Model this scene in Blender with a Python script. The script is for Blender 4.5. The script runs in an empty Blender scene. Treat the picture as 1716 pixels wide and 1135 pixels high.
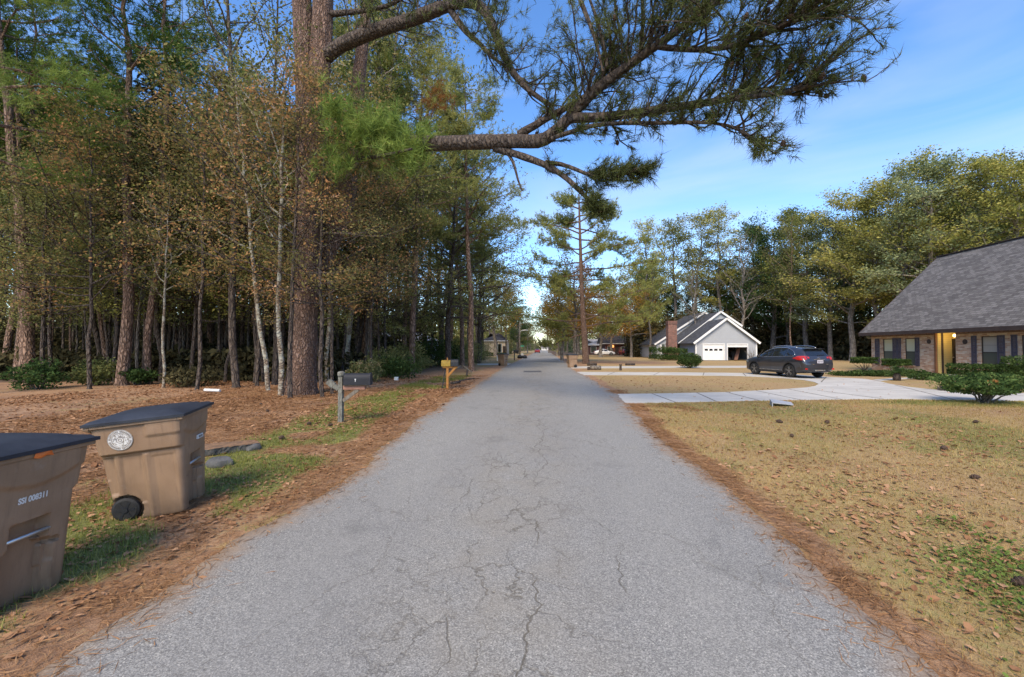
import bpy, bmesh, math, random
import numpy as np
from mathutils import Vector, Matrix

R = math.radians
scene = bpy.context.scene
COL = scene.collection
random.seed(7)
rng0 = np.random.default_rng(7)

# ------------------------------------------------------------------ camera
CAM_H = 1.85
F = 700.0
YAW = math.atan(52 / F)
PITCH = math.atan(16.5 / F)
fw = Vector((-math.sin(YAW) * math.cos(PITCH), math.cos(YAW) * math.cos(PITCH), math.sin(PITCH)))
rt = Vector((math.cos(YAW), math.sin(YAW), 0))
up = rt.cross(fw)
cam = bpy.data.cameras.new("camera")
cam.sensor_width = 36
cam.lens = F / 1716 * 36
cam.clip_start = 0.05
cam.clip_end = 3000
cam_o = bpy.data.objects.new("camera", cam)
cam_o.location = (0, 0, CAM_H)
cam_o.rotation_euler = Matrix((rt, up, -fw)).transposed().to_euler()
COL.objects.link(cam_o)
scene.camera = cam_o
CP = Vector((0, 0, CAM_H))


def sstep(t):
    t = np.clip(t, 0, 1)
    return t * t * (3 - 2 * t)


def gz(y):
    return 0.27 * float(sstep((y - 0.5) / 11.5))


def gz_arr(y):
    return 0.27 * sstep((y - 0.5) / 11.5)


def ray(px, py):
    return fw * F + rt * (px - 858) + up * (567.5 - py)


def G(px, py):
    """ground point under a viewing direction"""
    d = ray(px, py)
    z = 0.27
    for _ in range(30):
        t = (z - CAM_H) / d.z
        p = CP + d * t
        z = 0.5 * z + 0.5 * gz(p.y)
    return Vector((p.x, p.y, gz(p.y)))


def P(px, py, Y):
    d = ray(px, py)
    return CP + d * (Y / d.y)


def onX(px, py, X):
    d = ray(px, py)
    return CP + d * (X / d.x)


# ------------------------------------------------------------------ mesh building
class MB:
    def __init__(self):
        self.v = []
        self.f3 = []
        self.f4 = []
        self.m3 = []
        self.m4 = []
        self.ng = []
        self.n = 0

    def add(self, verts, quads=None, tris=None, ngons=None, mi=0):
        verts = np.asarray(verts, dtype=np.float32).reshape(-1, 3)
        o = self.n
        self.v.append(verts)
        self.n += len(verts)
        if quads is not None and len(quads):
            q = np.asarray(quads, dtype=np.int32).reshape(-1, 4) + o
            self.f4.append(q)
            self.m4.append(np.full(len(q), mi, np.int32))
        if tris is not None and len(tris):
            q = np.asarray(tris, dtype=np.int32).reshape(-1, 3) + o
            self.f3.append(q)
            self.m3.append(np.full(len(q), mi, np.int32))
        for g in ngons or ():
            self.ng.append(([i + o for i in g], mi))
        return self

    def box(self, c, s, rz=0, mi=0, taper=1.0):
        x, y, z = s[0] / 2, s[1] / 2, s[2] / 2
        v = []
        for dz, k in ((-z, 1.0), (z, taper)):
            for dx, dy in ((-x, -y), (x, -y), (x, y), (-x, y)):
                v.append((dx * k, dy * k, dz))
        v = np.array(v)
        if rz:
            ca, sa = math.cos(rz), math.sin(rz)
            v[:, :2] = np.stack([v[:, 0] * ca - v[:, 1] * sa, v[:, 0] * sa + v[:, 1] * ca], 1)
        v += np.array(c)
        return self.add(v, quads=[(0, 3, 2, 1), (4, 5, 6, 7), (0, 1, 5, 4), (1, 2, 6, 5), (2, 3, 7, 6), (3, 0, 4, 7)], mi=mi)

    def box2(self, a, b, mi=0):
        a = np.minimum(a, b) if False else np.array(a, float)
        b = np.array(b, float)
        lo, hi = np.minimum(a, b), np.maximum(a, b)
        return self.box((lo + hi) / 2, hi - lo, mi=mi)

    def bar(self, p0, p1, w, h, mi=0, upv=(0, 0, 1)):
        p0, p1 = np.array(p0, float), np.array(p1, float)
        d = p1 - p0
        d /= np.linalg.norm(d)
        u = np.array(upv, float)
        s = np.cross(d, u)
        if np.linalg.norm(s) < 1e-4:
            s = np.cross(d, (1, 0, 0))
        s /= np.linalg.norm(s)
        u = np.cross(s, d)
        v = []
        for p in (p0, p1):
            for a, b in ((-1, -1), (1, -1), (1, 1), (-1, 1)):
                v.append(p + s * a * w / 2 + u * b * h / 2)
        return self.add(v, quads=[(0, 1, 2, 3), (7, 6, 5, 4), (4, 5, 1, 0), (5, 6, 2, 1), (6, 7, 3, 2), (7, 4, 0, 3)], mi=mi)

    def tube(self, pts, rad, sides=6, cap=True, mi=0, ridge=None):
        pts = np.asarray(pts, float)
        n = len(pts)
        rad = np.broadcast_to(np.asarray(rad, float), (n,))
        tang = np.gradient(pts, axis=0)
        tang /= np.linalg.norm(tang, axis=1)[:, None] + 1e-9
        ref = np.array((1.0, 0, 0)) if abs(tang[0][0]) < 0.9 else np.array((0, 1.0, 0))
        us = []
        u = np.cross(tang[0], ref)
        for i in range(n):
            u = u - tang[i] * np.dot(u, tang[i])
            u /= np.linalg.norm(u) + 1e-9
            us.append(u.copy())
        us = np.array(us)
        ws = np.cross(tang, us)
        a = np.arange(sides) / sides * 2 * np.pi
        ca, sa = np.cos(a), np.sin(a)
        rr = rad[:, None] * np.ones((1, sides))
        if ridge is not None:
            rr = rr * ridge
        v = pts[:, None, :] + (us[:, None, :] * ca[None, :, None] + ws[:, None, :] * sa[None, :, None]) * rr[:, :, None]
        i = np.arange(n - 1)[:, None] * sides
        j = np.arange(sides)[None, :]
        k = (j + 1) % sides
        q = np.stack([i + j, i + k, i + sides + k, i + sides + j], -1).reshape(-1, 4)
        ng = [list(range(sides))[::-1], [(n - 1) * sides + t for t in range(sides)]] if cap else None
        return self.add(v.reshape(-1, 3), quads=q, ngons=ng, mi=mi)

    def lathe(self, prof, sides=16, c=(0, 0, 0), axis='z', mi=0):
        prof = np.array(prof, float)
        a = np.arange(sides) / sides * 2 * np.pi
        x = prof[:, 0][:, None] * np.cos(a)
        y = prof[:, 0][:, None] * np.sin(a)
        z = prof[:, 1][:, None] * np.ones(sides)
        v = np.stack([x, y, z], -1)
        if axis == 'x':
            v = v[..., [2, 0, 1]]
        elif axis == 'y':
            v = v[..., [1, 2, 0]]
        v = v.reshape(-1, 3) + np.array(c)
        n = len(prof)
        i = np.arange(n - 1)[:, None] * sides
        j = np.arange(sides)[None, :]
        k = (j + 1) % sides
        q = np.stack([i + j, i + k, i + sides + k, i + sides + j], -1).reshape(-1, 4)
        return self.add(v, quads=q, ngons=[list(range(sides))[::-1], [(n - 1) * sides + t for t in range(sides)]], mi=mi)

    def prism(self, poly, vec, mi=0):
        """polygon of 3D points extruded along vec"""
        p = np.array(poly, float)
        n = len(p)
        v = np.concatenate([p, p + np.array(vec, float)])
        q = [(i, (i + 1) % n, n + (i + 1) % n, n + i) for i in range(n)]
        return self.add(v, quads=q, ngons=[list(range(n))[::-1], list(range(n, 2 * n))], mi=mi)

    def grid(self, V, mi=0, flip=False):
        V = np.asarray(V, float)
        a, b = V.shape[:2]
        i = np.arange(a - 1)[:, None] * b
        j = np.arange(b - 1)[None, :]
        q = np.stack([i + j, i + j + 1, i + b + j + 1, i + b + j], -1).reshape(-1, 4)
        if flip:
            q = q[:, ::-1]
        return self.add(V.reshape(-1, 3), quads=q, mi=mi)

    def build(self, name, mats, parent=None, origin=None, smooth=False, attr=None):
        me = bpy.data.meshes.new(name)
        v = np.concatenate(self.v) if self.v else np.zeros((0, 3), np.float32)
        if origin is not None:
            v = v - np.array(origin, np.float32)
        fs, ms, tot = [], [], []
        if self.f4:
            f = np.concatenate(self.f4)
            fs.append(f.ravel()); ms.append(np.concatenate(self.m4)); tot.append(np.full(len(f), 4, np.int32))
        if self.f3:
            f = np.concatenate(self.f3)
            fs.append(f.ravel()); ms.append(np.concatenate(self.m3)); tot.append(np.full(len(f), 3, np.int32))
        for g, mi in self.ng:
            fs.append(np.array(g, np.int32)); ms.append(np.array([mi], np.int32)); tot.append(np.array([len(g)], np.int32))
        li = np.concatenate(fs).astype(np.int32)
        tot = np.concatenate(tot)
        mi = np.concatenate(ms)
        me.vertices.add(len(v))
        me.vertices.foreach_set('co', v.ravel().astype(np.float32))
        me.loops.add(len(li))
        me.loops.foreach_set('vertex_index', li)
        me.polygons.add(len(tot))
        st = np.concatenate([[0], np.cumsum(tot)[:-1]]).astype(np.int32)
        me.polygons.foreach_set('loop_start', st)
        me.polygons.foreach_set('material_index', mi)
        me.polygons.foreach_set('use_smooth', np.full(len(tot), bool(smooth)))
        me.update(calc_edges=True)
        if attr:
            for an, data in attr.items():
                at = me.attributes.new(an, 'FLOAT_COLOR', 'POINT')
                at.data.foreach_set('color', np.asarray(data, np.float32).ravel())
        if not isinstance(mats, (list, tuple)):
            mats = [mats]
        for m in mats:
            me.materials.append(m)
        o = bpy.data.objects.new(name, me)
        COL.objects.link(o)
        if parent is not None:
            o.parent = parent
        return o


def smooth_angle(o, ang=40):
    me = o.data
    me.polygons.foreach_set('use_smooth', np.ones(len(me.polygons), bool))
    try:
        me.set_sharp_from_angle(angle=R(ang))
    except Exception:
        pass
    return o


def tag(o, label=None, cat=None, group=None, kind=None):
    if label: o['label'] = label
    if cat: o['category'] = cat
    if group: o['group'] = group
    if kind: o['kind'] = kind
    return o


def thing(name, label, cat, loc=(0, 0, 0), rz=0, group=None, scale=1):
    o = bpy.data.objects.new(name, None)
    o.empty_display_size = 0.2
    COL.objects.link(o)
    o.location = loc
    o.rotation_euler = (0, 0, rz)
    o.scale = (scale,) * 3 if not hasattr(scale, '__len__') else scale
    return tag(o, label, cat, group)


def dup(root, loc=None, rz=None, label=None, group=None, scale=None):
    def cp(o, par):
        c = o.copy()
        COL.objects.link(c)
        c.parent = par
        for ch in list(o.children):
            cp(ch, c)
        return c
    c = cp(root, root.parent)
    if loc is not None: c.location = loc
    if rz is not None: c.rotation_euler = (0, 0, rz)
    if scale is not None: c.scale = (scale,) * 3 if not hasattr(scale, '__len__') else scale
    if label: c['label'] = label
    if group: c['group'] = group
    return c


def text_arrays(s, size=0.1, bold=0.0):
    cu = bpy.data.curves.new('text', 'FONT')
    cu.body = s
    cu.size = size
    cu.align_x = 'CENTER'
    cu.align_y = 'CENTER'
    cu.offset = bold
    o = bpy.data.objects.new('text', cu)
    COL.objects.link(o)
    dg = bpy.context.evaluated_depsgraph_get()
    me = bpy.data.meshes.new_from_object(o.evaluated_get(dg))
    v = np.array([x.co[:] for x in me.vertices])
    f = [list(p.vertices) for p in me.polygons]
    bpy.data.objects.remove(o)
    bpy.data.curves.remove(cu)
    bpy.data.meshes.remove(me)
    return v, f


# ------------------------------------------------------------------ materials
class NT:
    def __init__(self, name):
        self.m = bpy.data.materials.new(name)
        self.m.use_nodes = True
        self.t = self.m.node_tree
        self.t.nodes.clear()
        self.out = self.t.nodes.new('ShaderNodeOutputMaterial')

    def n(self, typ, ins=None, **kw):
        nd = self.t.nodes.new('ShaderNode' + typ)
        for k, v in kw.items():
            setattr(nd, k, v)
        for k, v in (ins or {}).items():
            s = nd.inputs[k]
            if isinstance(v, bpy.types.NodeSocket):
                self.t.links.new(v, s)
            elif isinstance(v, (tuple, list)) and len(v) == 3 and s.type == 'RGBA':
                s.default_value = (*v, 1)
            else:
                s.default_value = v
        return nd

    def pos(self):
        return self.n('NewGeometry').outputs['Position']

    def obj(self):
        return self.n('TexCoord').outputs['Object']

    def scaled(self, vec, s):
        return self.n('VectorMath', {0: vec, 1: s}, operation='MULTIPLY').outputs[0]

    def noise(self, vec, scale, detail=3, rough=0.55, dist=0.0):
        return self.n('TexNoise', {'Vector': vec, 'Scale': scale, 'Detail': detail, 'Roughness': rough, 'Distortion': dist}).outputs['Fac']

    def math(self, op, a, b=0.0, c=0.0, clamp=False):
        nd = self.n('Math', {0: a, 1: b, 2: c}, operation=op)
        nd.use_clamp = clamp
        return nd.outputs[0]

    def rng(self, v, a, b, c=0.0, d=1.0):
        return self.n('MapRange', {'Value': v, 'From Min': a, 'From Max': b, 'To Min': c, 'To Max': d}).outputs[0]

    def mix(self, f, a, b, bt='MIX'):
        nd = self.n('Mix', data_type='RGBA', blend_type=bt)
        for i, v in ((0, f), (6, a), (7, b)):
            s = nd.inputs[i]
            if isinstance(v, bpy.types.NodeSocket):
                self.t.links.new(v, s)
            elif isinstance(v, (tuple, list)):
                s.default_value = (*v, 1) if len(v) == 3 else v
            else:
                s.default_value = v
        return nd.outputs[2]

    def ramp(self, f, stops, interp='LINEAR'):
        nd = self.n('ValToRGB', {'Fac': f})
        cr = nd.color_ramp
        cr.interpolation = interp
        while len(cr.elements) < len(stops):
            cr.elements.new(0.5)
        for e, (p, c) in zip(cr.elements, stops):
            e.position = p
            e.color = (*c, 1)
        return nd.outputs[0]

    def bump(self, h, strength=0.5, dist=0.01):
        return self.n('Bump', {'Height': h, 'Strength': strength, 'Distance': dist}).outputs[0]

    def bsdf(self, col, rough=0.8, normal=None, **kw):
        ins = {'Base Color': col, 'Roughness': rough}
        if normal is not None:
            ins['Normal'] = normal
        for k, v in kw.items():
            ins[k] = v
        b = self.n('BsdfPrincipled', ins)
        self.t.links.new(b.outputs[0], self.out.inputs[0])
        return self.m


def noisy(name, c1, c2, scale=5, rough=0.8, bump=0.2, stretch=(1, 1, 1), bdist=0.01, fine=6.0, **kw):
    t = NT(name)
    v = t.scaled(t.obj(), stretch)
    a = t.noise(v, scale, 4)
    b = t.noise(v, scale * fine, 3)
    f = t.math('ADD', t.math('MULTIPLY', a, 0.65), t.math('MULTIPLY', b, 0.35))
    col = t.ramp(f, [(0.35, c1), (0.65, c2)])
    nrm = t.bump(b, bump, bdist) if bump else None
    return t.bsdf(col, rough, nrm, **kw)


LEAF_GAIN = 1.55


def leafmat(name, stops, transl=0.35, clump=0.35, clump_scale=0.6, gloss=False, oshift=0.25):
    bo = LEAF_GAIN if 'lit' not in name else 1.0
    stops = [(p, tuple(min(0.6, c * bo) for c in cc)) for p, cc in stops]
    t = NT(name)
    g = t.n('NewGeometry')
    oi = t.n('ObjectInfo')
    isl = g.outputs['Random Per Island']
    nz = t.noise(g.outputs['Position'], clump_scale, 2)
    f = t.math('ADD', t.math('MULTIPLY', isl, 0.5), t.math('MULTIPLY', t.rng(nz, 0.32, 0.68), clump))
    f = t.math('ADD', f, t.math('MULTIPLY', t.math('SUBTRACT', oi.outputs['Random'], 0.5), oshift))
    col = t.ramp(f, stops)
    d = t.n('BsdfDiffuse', {'Color': col})
    tr = t.n('BsdfTranslucent', {'Color': col})
    mx = t.n('MixShader', {0: transl, 1: d.outputs[0], 2: tr.outputs[0]})
    sh = mx.outputs[0]
    if gloss:
        gl = t.n('BsdfGlossy', {'Color': (0.25, 0.25, 0.23), 'Roughness': 0.4})
        fr = t.n('Fresnel', {'IOR': 1.35})
        sh = t.n('MixShader', {0: fr.outputs[0], 1: sh, 2: gl.outputs[0]}).outputs[0]
    t.t.links.new(sh, t.out.inputs[0])
    return t.m


M = {}
M['white_paint'] = noisy('white_paint', (0.66, 0.66, 0.65), (0.76, 0.76, 0.74), 2, 0.6, 0.05)
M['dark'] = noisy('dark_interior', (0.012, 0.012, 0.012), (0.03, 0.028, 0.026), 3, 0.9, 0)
M['black_metal'] = noisy('black_metal', (0.008, 0.009, 0.012), (0.017, 0.019, 0.024), 8, 0.6, 0.05)
M['rubber'] = noisy('black_rubber', (0.01, 0.01, 0.01), (0.022, 0.022, 0.022), 20, 0.75, 0.1)
M['steel'] = noisy('galvanised_steel', (0.42, 0.43, 0.44), (0.6, 0.61, 0.62), 12, 0.4, 0.05, Metallic=0.8)
M['grey_wood'] = noisy('weathered_wood', (0.10, 0.085, 0.065), (0.23, 0.20, 0.16), 6, 0.9, 0.6, (4, 4, 0.6))
M['lichen_wood'] = noisy('lichen_wood', (0.06, 0.052, 0.04), (0.24, 0.24, 0.205), 9, 0.95, 0.6, (2, 2, 1))
M['red_wood'] = noisy('red_stained_wood', (0.20, 0.09, 0.06), (0.34, 0.19, 0.14), 8, 0.85, 0.4, (1, 4, 4))
M['yellow_wood'] = noisy('ochre_painted_wood', (0.30, 0.125, 0.025), (0.42, 0.19, 0.04), 8, 0.75, 0.3)
M['yellow_metal'] = noisy('yellow_painted_metal', (0.24, 0.15, 0.018), (0.42, 0.28, 0.035), 7, 0.65, 0.1)
M['concrete_slab'] = noisy('weathered_concrete', (0.03, 0.03, 0.028), (0.12, 0.117, 0.11), 5, 0.95, 0.5)
M['rock'] = noisy('grey_rock', (0.05, 0.052, 0.053), (0.13, 0.13, 0.126), 5, 0.95, 0.6)


def bark_mat(name, c1, c2, c3, zs=0.35, scale=9.0, bump=1.0, dist=0.05, lichen=0.0, warp=0.2):
    kb = 1.45 if ('red' not in name and 'pale' not in name and 'lichen' not in name) else 1.1
    c1, c2, c3 = [tuple(q * kb for q in c) for c in (c1, c2, c3)]
    t = NT(name)
    p = t.obj()
    v = t.scaled(p, (1, 1, zs))
    wn = t.n('TexNoise', {'Vector': t.scaled(p, (1, 1, 0.6)), 'Scale': 4.0, 'Detail': 3.0}).outputs['Color']
    v = t.n('VectorMath', {0: v, 1: t.n('VectorMath', {0: wn, 'Scale': warp}, operation='SCALE').outputs[0]}, operation='ADD').outputs[0]
    w = t.n('TexVoronoi', {'Vector': v, 'Scale': scale, 'Randomness': 1.0}, feature='DISTANCE_TO_EDGE').outputs['Distance']
    nz = t.noise(v, scale * 1.7, 4)
    nl = t.noise(p, 0.9, 3)
    h = t.math('ADD', t.rng(w, 0.0, 0.28), t.math('MULTIPLY', nz, 1.0))
    col = t.ramp(t.math('MULTIPLY', h, 0.55), [(0.12, c1), (0.45, c2), (0.8, c3)])
    col = t.mix(t.rng(nl, 0.4, 0.7, 0, 0.5), col, c1)
    if lichen:
        ln = t.noise(t.scaled(p, (1, 1, 0.8)), 3.5, 4)
        col = t.mix(t.rng(ln, 0.48, 0.58, 0, lichen), col, (0.36, 0.36, 0.30))
    return t.bsdf(col, 0.95, t.bump(h, bump, dist))


M['pine_bark'] = bark_mat('pine_bark', (0.035, 0.022, 0.016), (0.13, 0.08, 0.055), (0.25, 0.165, 0.12))
M['pine_bark_red'] = bark_mat('reddish_pine_bark', (0.045, 0.027, 0.019), (0.15, 0.088, 0.062), (0.25, 0.165, 0.125), zs=0.22, scale=13, warp=0.35)
M['grey_bark'] = bark_mat('grey_bark', (0.03, 0.027, 0.024), (0.085, 0.072, 0.06), (0.16, 0.14, 0.12), scale=7)
M['dark_bark'] = bark_mat('dark_bark', (0.02, 0.015, 0.012), (0.05, 0.037, 0.03), (0.09, 0.07, 0.055), scale=8)
M['lichen_bark'] = bark_mat('lichen_patched_bark', (0.05, 0.038, 0.028), (0.16, 0.12, 0.085), (0.30, 0.25, 0.19), zs=1.6, scale=6, bump=0.5, lichen=0.85)
M['pale_bark'] = bark_mat('pale_bark', (0.06, 0.05, 0.042), (0.15, 0.128, 0.105), (0.26, 0.23, 0.19), scale=5, bump=0.5)
M['dead_wood'] = bark_mat('orange_brown_bark', (0.10, 0.04, 0.018), (0.26, 0.105, 0.045), (0.32, 0.16, 0.09), scale=6, bump=0.5)

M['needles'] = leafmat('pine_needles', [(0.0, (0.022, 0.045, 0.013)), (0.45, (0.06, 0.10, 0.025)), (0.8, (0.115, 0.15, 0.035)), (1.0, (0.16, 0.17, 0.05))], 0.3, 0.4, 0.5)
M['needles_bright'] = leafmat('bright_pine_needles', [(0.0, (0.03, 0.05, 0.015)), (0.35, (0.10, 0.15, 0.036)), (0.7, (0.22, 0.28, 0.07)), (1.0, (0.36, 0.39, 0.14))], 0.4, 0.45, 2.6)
M['needles_gold'] = leafmat('olive_gold_needles', [(0.0, (0.06, 0.075, 0.028)), (0.4, (0.19, 0.205, 0.065)), (0.8, (0.32, 0.30, 0.10)), (1.0, (0.38, 0.33, 0.14))], 0.5, 0.4, 0.8)
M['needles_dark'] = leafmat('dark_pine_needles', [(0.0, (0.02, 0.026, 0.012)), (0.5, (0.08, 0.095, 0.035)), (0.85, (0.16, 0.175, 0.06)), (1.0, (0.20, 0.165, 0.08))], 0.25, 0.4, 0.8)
M['leaf_olive'] = leafmat('olive_leaves', [(0.0, (0.03, 0.038, 0.014)), (0.35, (0.115, 0.125, 0.034)), (0.7, (0.25, 0.24, 0.062)), (1.0, (0.36, 0.31, 0.10))], 0.35, 0.5, 0.75, oshift=0.35)
M['leaf_russet'] = leafmat('russet_leaves', [(0.0, (0.055, 0.06, 0.024)), (0.35, (0.13, 0.12, 0.045)), (0.58, (0.22, 0.145, 0.06)), (0.8, (0.34, 0.17, 0.075)), (1.0, (0.42, 0.29, 0.20))], 0.4, 0.4, 0.7)
M['leaf_gold'] = leafmat('yellow_olive_leaves', [(0.0, (0.045, 0.05, 0.017)), (0.35, (0.15, 0.15, 0.04)), (0.7, (0.29, 0.27, 0.075)), (1.0, (0.38, 0.32, 0.11))], 0.35, 0.5, 0.9, oshift=0.3)
M['leaf_sage'] = leafmat('grey_green_leaves', [(0.0, (0.03, 0.042, 0.022)), (0.4, (0.095, 0.12, 0.058)), (0.75, (0.19, 0.21, 0.10)), (1.0, (0.27, 0.28, 0.14))], 0.35, 0.5, 0.6, oshift=0.3)
M['leaf_tawny'] = leafmat('tawny_leaves', [(0.0, (0.05, 0.045, 0.02)), (0.4, (0.15, 0.12, 0.045)), (0.75, (0.27, 0.19, 0.075)), (1.0, (0.36, 0.25, 0.12))], 0.35, 0.5, 0.7, oshift=0.3)
M['leaf_green'] = leafmat('deep_green_leaves', [(0.0, (0.015, 0.03, 0.012)), (0.5, (0.04, 0.07, 0.025)), (1.0, (0.10, 0.13, 0.04))], 0.3, 0.4, 0.3)
M['leaf_autumn'] = leafmat('autumn_leaves', [(0.0, (0.05, 0.06, 0.015)), (0.35, (0.12, 0.11, 0.025)), (0.6, (0.24, 0.14, 0.03)), (0.85, (0.33, 0.16, 0.04)), (1.0, (0.30, 0.10, 0.03))], 0.35, 0.45, 0.35)
M['leaf_rust'] = leafmat('rust_brown_leaves', [(0.0, (0.055, 0.07, 0.03)), (0.4, (0.125, 0.14, 0.055)), (0.6, (0.19, 0.175, 0.075)), (0.76, (0.28, 0.20, 0.11)), (0.9, (0.37, 0.27, 0.19)), (1.0, (0.44, 0.36, 0.30))], 0.35, 0.4, 0.5)
M['leaf_mixed'] = leafmat('mixed_olive_brown_leaves', [(0.0, (0.036, 0.048, 0.02)), (0.35, (0.105, 0.12, 0.042)), (0.7, (0.20, 0.195, 0.072)), (0.9, (0.26, 0.20, 0.09)), (1.0, (0.35, 0.27, 0.16))], 0.35, 0.45, 0.4)
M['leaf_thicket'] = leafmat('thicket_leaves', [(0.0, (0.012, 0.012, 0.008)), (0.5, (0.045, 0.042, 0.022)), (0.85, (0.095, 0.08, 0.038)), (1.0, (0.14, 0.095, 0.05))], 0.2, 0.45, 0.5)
M['leaf_hedge'] = leafmat('hedge_leaves', [(0.0, (0.012, 0.022, 0.008)), (0.5, (0.035, 0.058, 0.018)), (1.0, (0.085, 0.115, 0.035))], 0.2, 0.4, 2.0, oshift=0.1)
M['leaf_camellia'] = leafmat('camellia_leaves', [(0.0, (0.014, 0.026, 0.012)), (0.5, (0.04, 0.07, 0.022)), (1.0, (0.12, 0.15, 0.045))], 0.2, 0.4, 2.5, oshift=0.1)
M['leaf_far'] = leafmat('far_haze_leaves', [(0.0, (0.05, 0.06, 0.03)), (0.5, (0.11, 0.12, 0.055)), (1.0, (0.22, 0.19, 0.09))], 0.35, 0.45, 0.25)
M['leaf_amber'] = leafmat('rust_tuft', [(0.0, (0.12, 0.055, 0.02)), (1.0, (0.24, 0.115, 0.04))], 0.3, 0.3, 2.0)
# ------------------------------------------------------------------ value noise for layout
def vnoise(x, y, seed=0):
    x = np.asarray(x, float); y = np.asarray(y, float)
    xi, yi = np.floor(x).astype(np.int64), np.floor(y).astype(np.int64)
    xf, yf = sstep(x - xi), sstep(y - yi)

    def h(a, b):
        n = (a * 374761393 + b * 668265263 + seed * 1442695041) & 0xFFFFFFFF
        n = ((n ^ (n >> 13)) * 1274126177) & 0xFFFFFFFF
        return ((n ^ (n >> 16)) & 0xFFFF) / 65535.0
    a = h(xi, yi) * (1 - xf) + h(xi + 1, yi) * xf
    b = h(xi, yi + 1) * (1 - xf) + h(xi + 1, yi + 1) * xf
    return a * (1 - yf) + b * yf


def fnoise(x, y, seed=0, oct=3):
    s, a, t = 0, 1.0, 0
    for k in range(oct):
        s = s + a * vnoise(x * 2 ** k, y * 2 ** k, seed + k * 17)
        t += a
        a *= 0.5
    return s / t


# ------------------------------------------------------------------ road edges
LP = [G(*p) for p in ((75, 1135), (190, 1055), (335, 955), (405, 908), (570, 815), (650, 745), (722, 690), (800, 645), (845, 615))]
RP = [G(*p) for p in ((1580, 1135), (1490, 1058), (1380, 960), (1250, 850), (1120, 745), (1060, 690), (1030, 660), (985, 632), (962, 621))]
_ly, _lx = [-40] + [p.y for p in LP] + [48, 700], [LP[0].x] + [p.x for p in LP] + [-3.25, -3.3]
_ry, _rx = [-40] + [p.y for p in RP] + [48, 700], [RP[0].x] + [p.x for p in RP] + [2.6, 2.6]


def Ledge(y):
    y = np.asarray(y, float)
    return np.interp(y, _ly, _lx) + (fnoise(y * 1.3, y * 0 + 3.1, 5, 4) - 0.5) * 0.34 + (vnoise(y * 9, y * 0, 8) - 0.5) * 0.05


def Redge(y):
    y = np.asarray(y, float)
    return np.interp(y, _ry, _rx) + (fnoise(y * 1.1, y * 0 + 9.7, 15, 4) - 0.5) * 0.30 + (vnoise(y * 9, y * 0, 18) - 0.5) * 0.05


def zones(x, y):
    """straw, green, forest floor, leaf weights"""
    L, Rr = Ledge(y), Redge(y)
    n1 = fnoise(x * 0.9, y * 0.9, 31, 3)
    n2 = fnoise(x * 0.35, y * 0.35, 41, 3)
    n3 = fnoise(x * 2.2, y * 2.2, 51, 3)
    dl, dr = L - x, x - Rr
    left, right = dl > 0, dr > 0
    straw = np.zeros_like(x); green = np.zeros_like(x); forest = np.zeros_like(x)
    # right verge
    wst = 0.02 + 0.24 * n1 + np.where(y > 9, 0.1, 0)
    straw = np.where(right, 1 - sstep((dr - wst) / 0.35), straw)
    g = sstep((n2 - 0.40) / 0.2) * 0.5 + sstep((n1 - 0.42) / 0.2) * 0.35
    band = np.exp(-((dr - 1.15 - 0.1 * y) / 0.55) ** 2) * sstep((6 - y) / 3) * sstep((n3 - 0.3) / 0.2)
    g = np.maximum(g * (0.75 - 0.35 * sstep((y - 9) / 6)), band * 1.3)
    cm = np.exp(-(((x - CAM_BUSH.x + 0.5) / 3.2) ** 2 + ((y - CAM_BUSH.y + 0.35) / 0.75) ** 2))
    g = np.maximum(g, cm * 1.2)
    green = np.where(right, g * (1 - straw), green)
    bare = np.exp(-((y - 11.2) / 0.9) ** 2) * sstep((n1 - 0.35) / 0.2) * 0.8
    straw = np.where(right & (y < 14), np.maximum(straw, bare * 0.7), straw)
    pine = np.exp(-(((x - 8) / 8) ** 2 + ((y - 47) / 6) ** 2))
    straw = np.where(right & (y > 30), np.maximum(straw, pine * 1.1), straw)
    straw = np.where(right & (y > 30), np.maximum(straw, (1 - sstep((dr - 1.2) / 1.2)) * 0.9), straw)
    # left verge and lot
    gs = 0.55 + 0.045 * np.clip(y, 0, 15)
    strip = sstep((dl - gs + 0.25) / 0.3) * (1 - sstep((dl - gs - 1.1 - 0.5 * n2) / 0.8))
    gl = strip * sstep((n1 - 0.27) / 0.2) * (1 - sstep((y - 18) / 8) * 0.6)
    gl = np.maximum(gl, sstep((n2 - 0.58) / 0.1) * 0.35 * sstep((n3 - 0.45) / 0.2))
    nb = np.exp(-(((x + 4.3) / 1.3) ** 2 + ((y - 4.6) / 2.0) ** 2)) * sstep((n1 - 0.25) / 0.2)
    gl = np.maximum(gl, nb * 0.6)
    far = sstep((y - 36) / 8) * (1 - sstep((-x - 26) / 6))
    gl = np.maximum(gl, far * sstep((n2 - 0.4) / 0.2) * 0.6)
    green = np.where(left, gl, green)
    straw = np.where(left, (1 - gl) * (1 - far * sstep((dl - 1.3) / 0.8)), straw)
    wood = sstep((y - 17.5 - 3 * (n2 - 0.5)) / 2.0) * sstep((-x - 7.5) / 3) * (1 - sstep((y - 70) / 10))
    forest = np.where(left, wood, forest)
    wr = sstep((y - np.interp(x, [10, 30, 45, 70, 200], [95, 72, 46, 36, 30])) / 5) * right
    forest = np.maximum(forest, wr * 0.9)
    return np.clip(straw, 0, 1), np.clip(green, 0, 1), np.clip(forest, 0, 1)


CAM_BUSH = G(1650, 674)


def axis_coords(lo_far, lo, hi, hi_far, step, grow=1.12):
    c = list(np.arange(lo, hi + 1e-6, step))
    s, x = step, hi
    while x < hi_far:
        s *= grow
        x += s
        c.append(x)
    s, x = step, lo
    while x > lo_far:
        s *= grow
        x -= s
        c.insert(0, x)
    return np.array(c)


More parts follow.
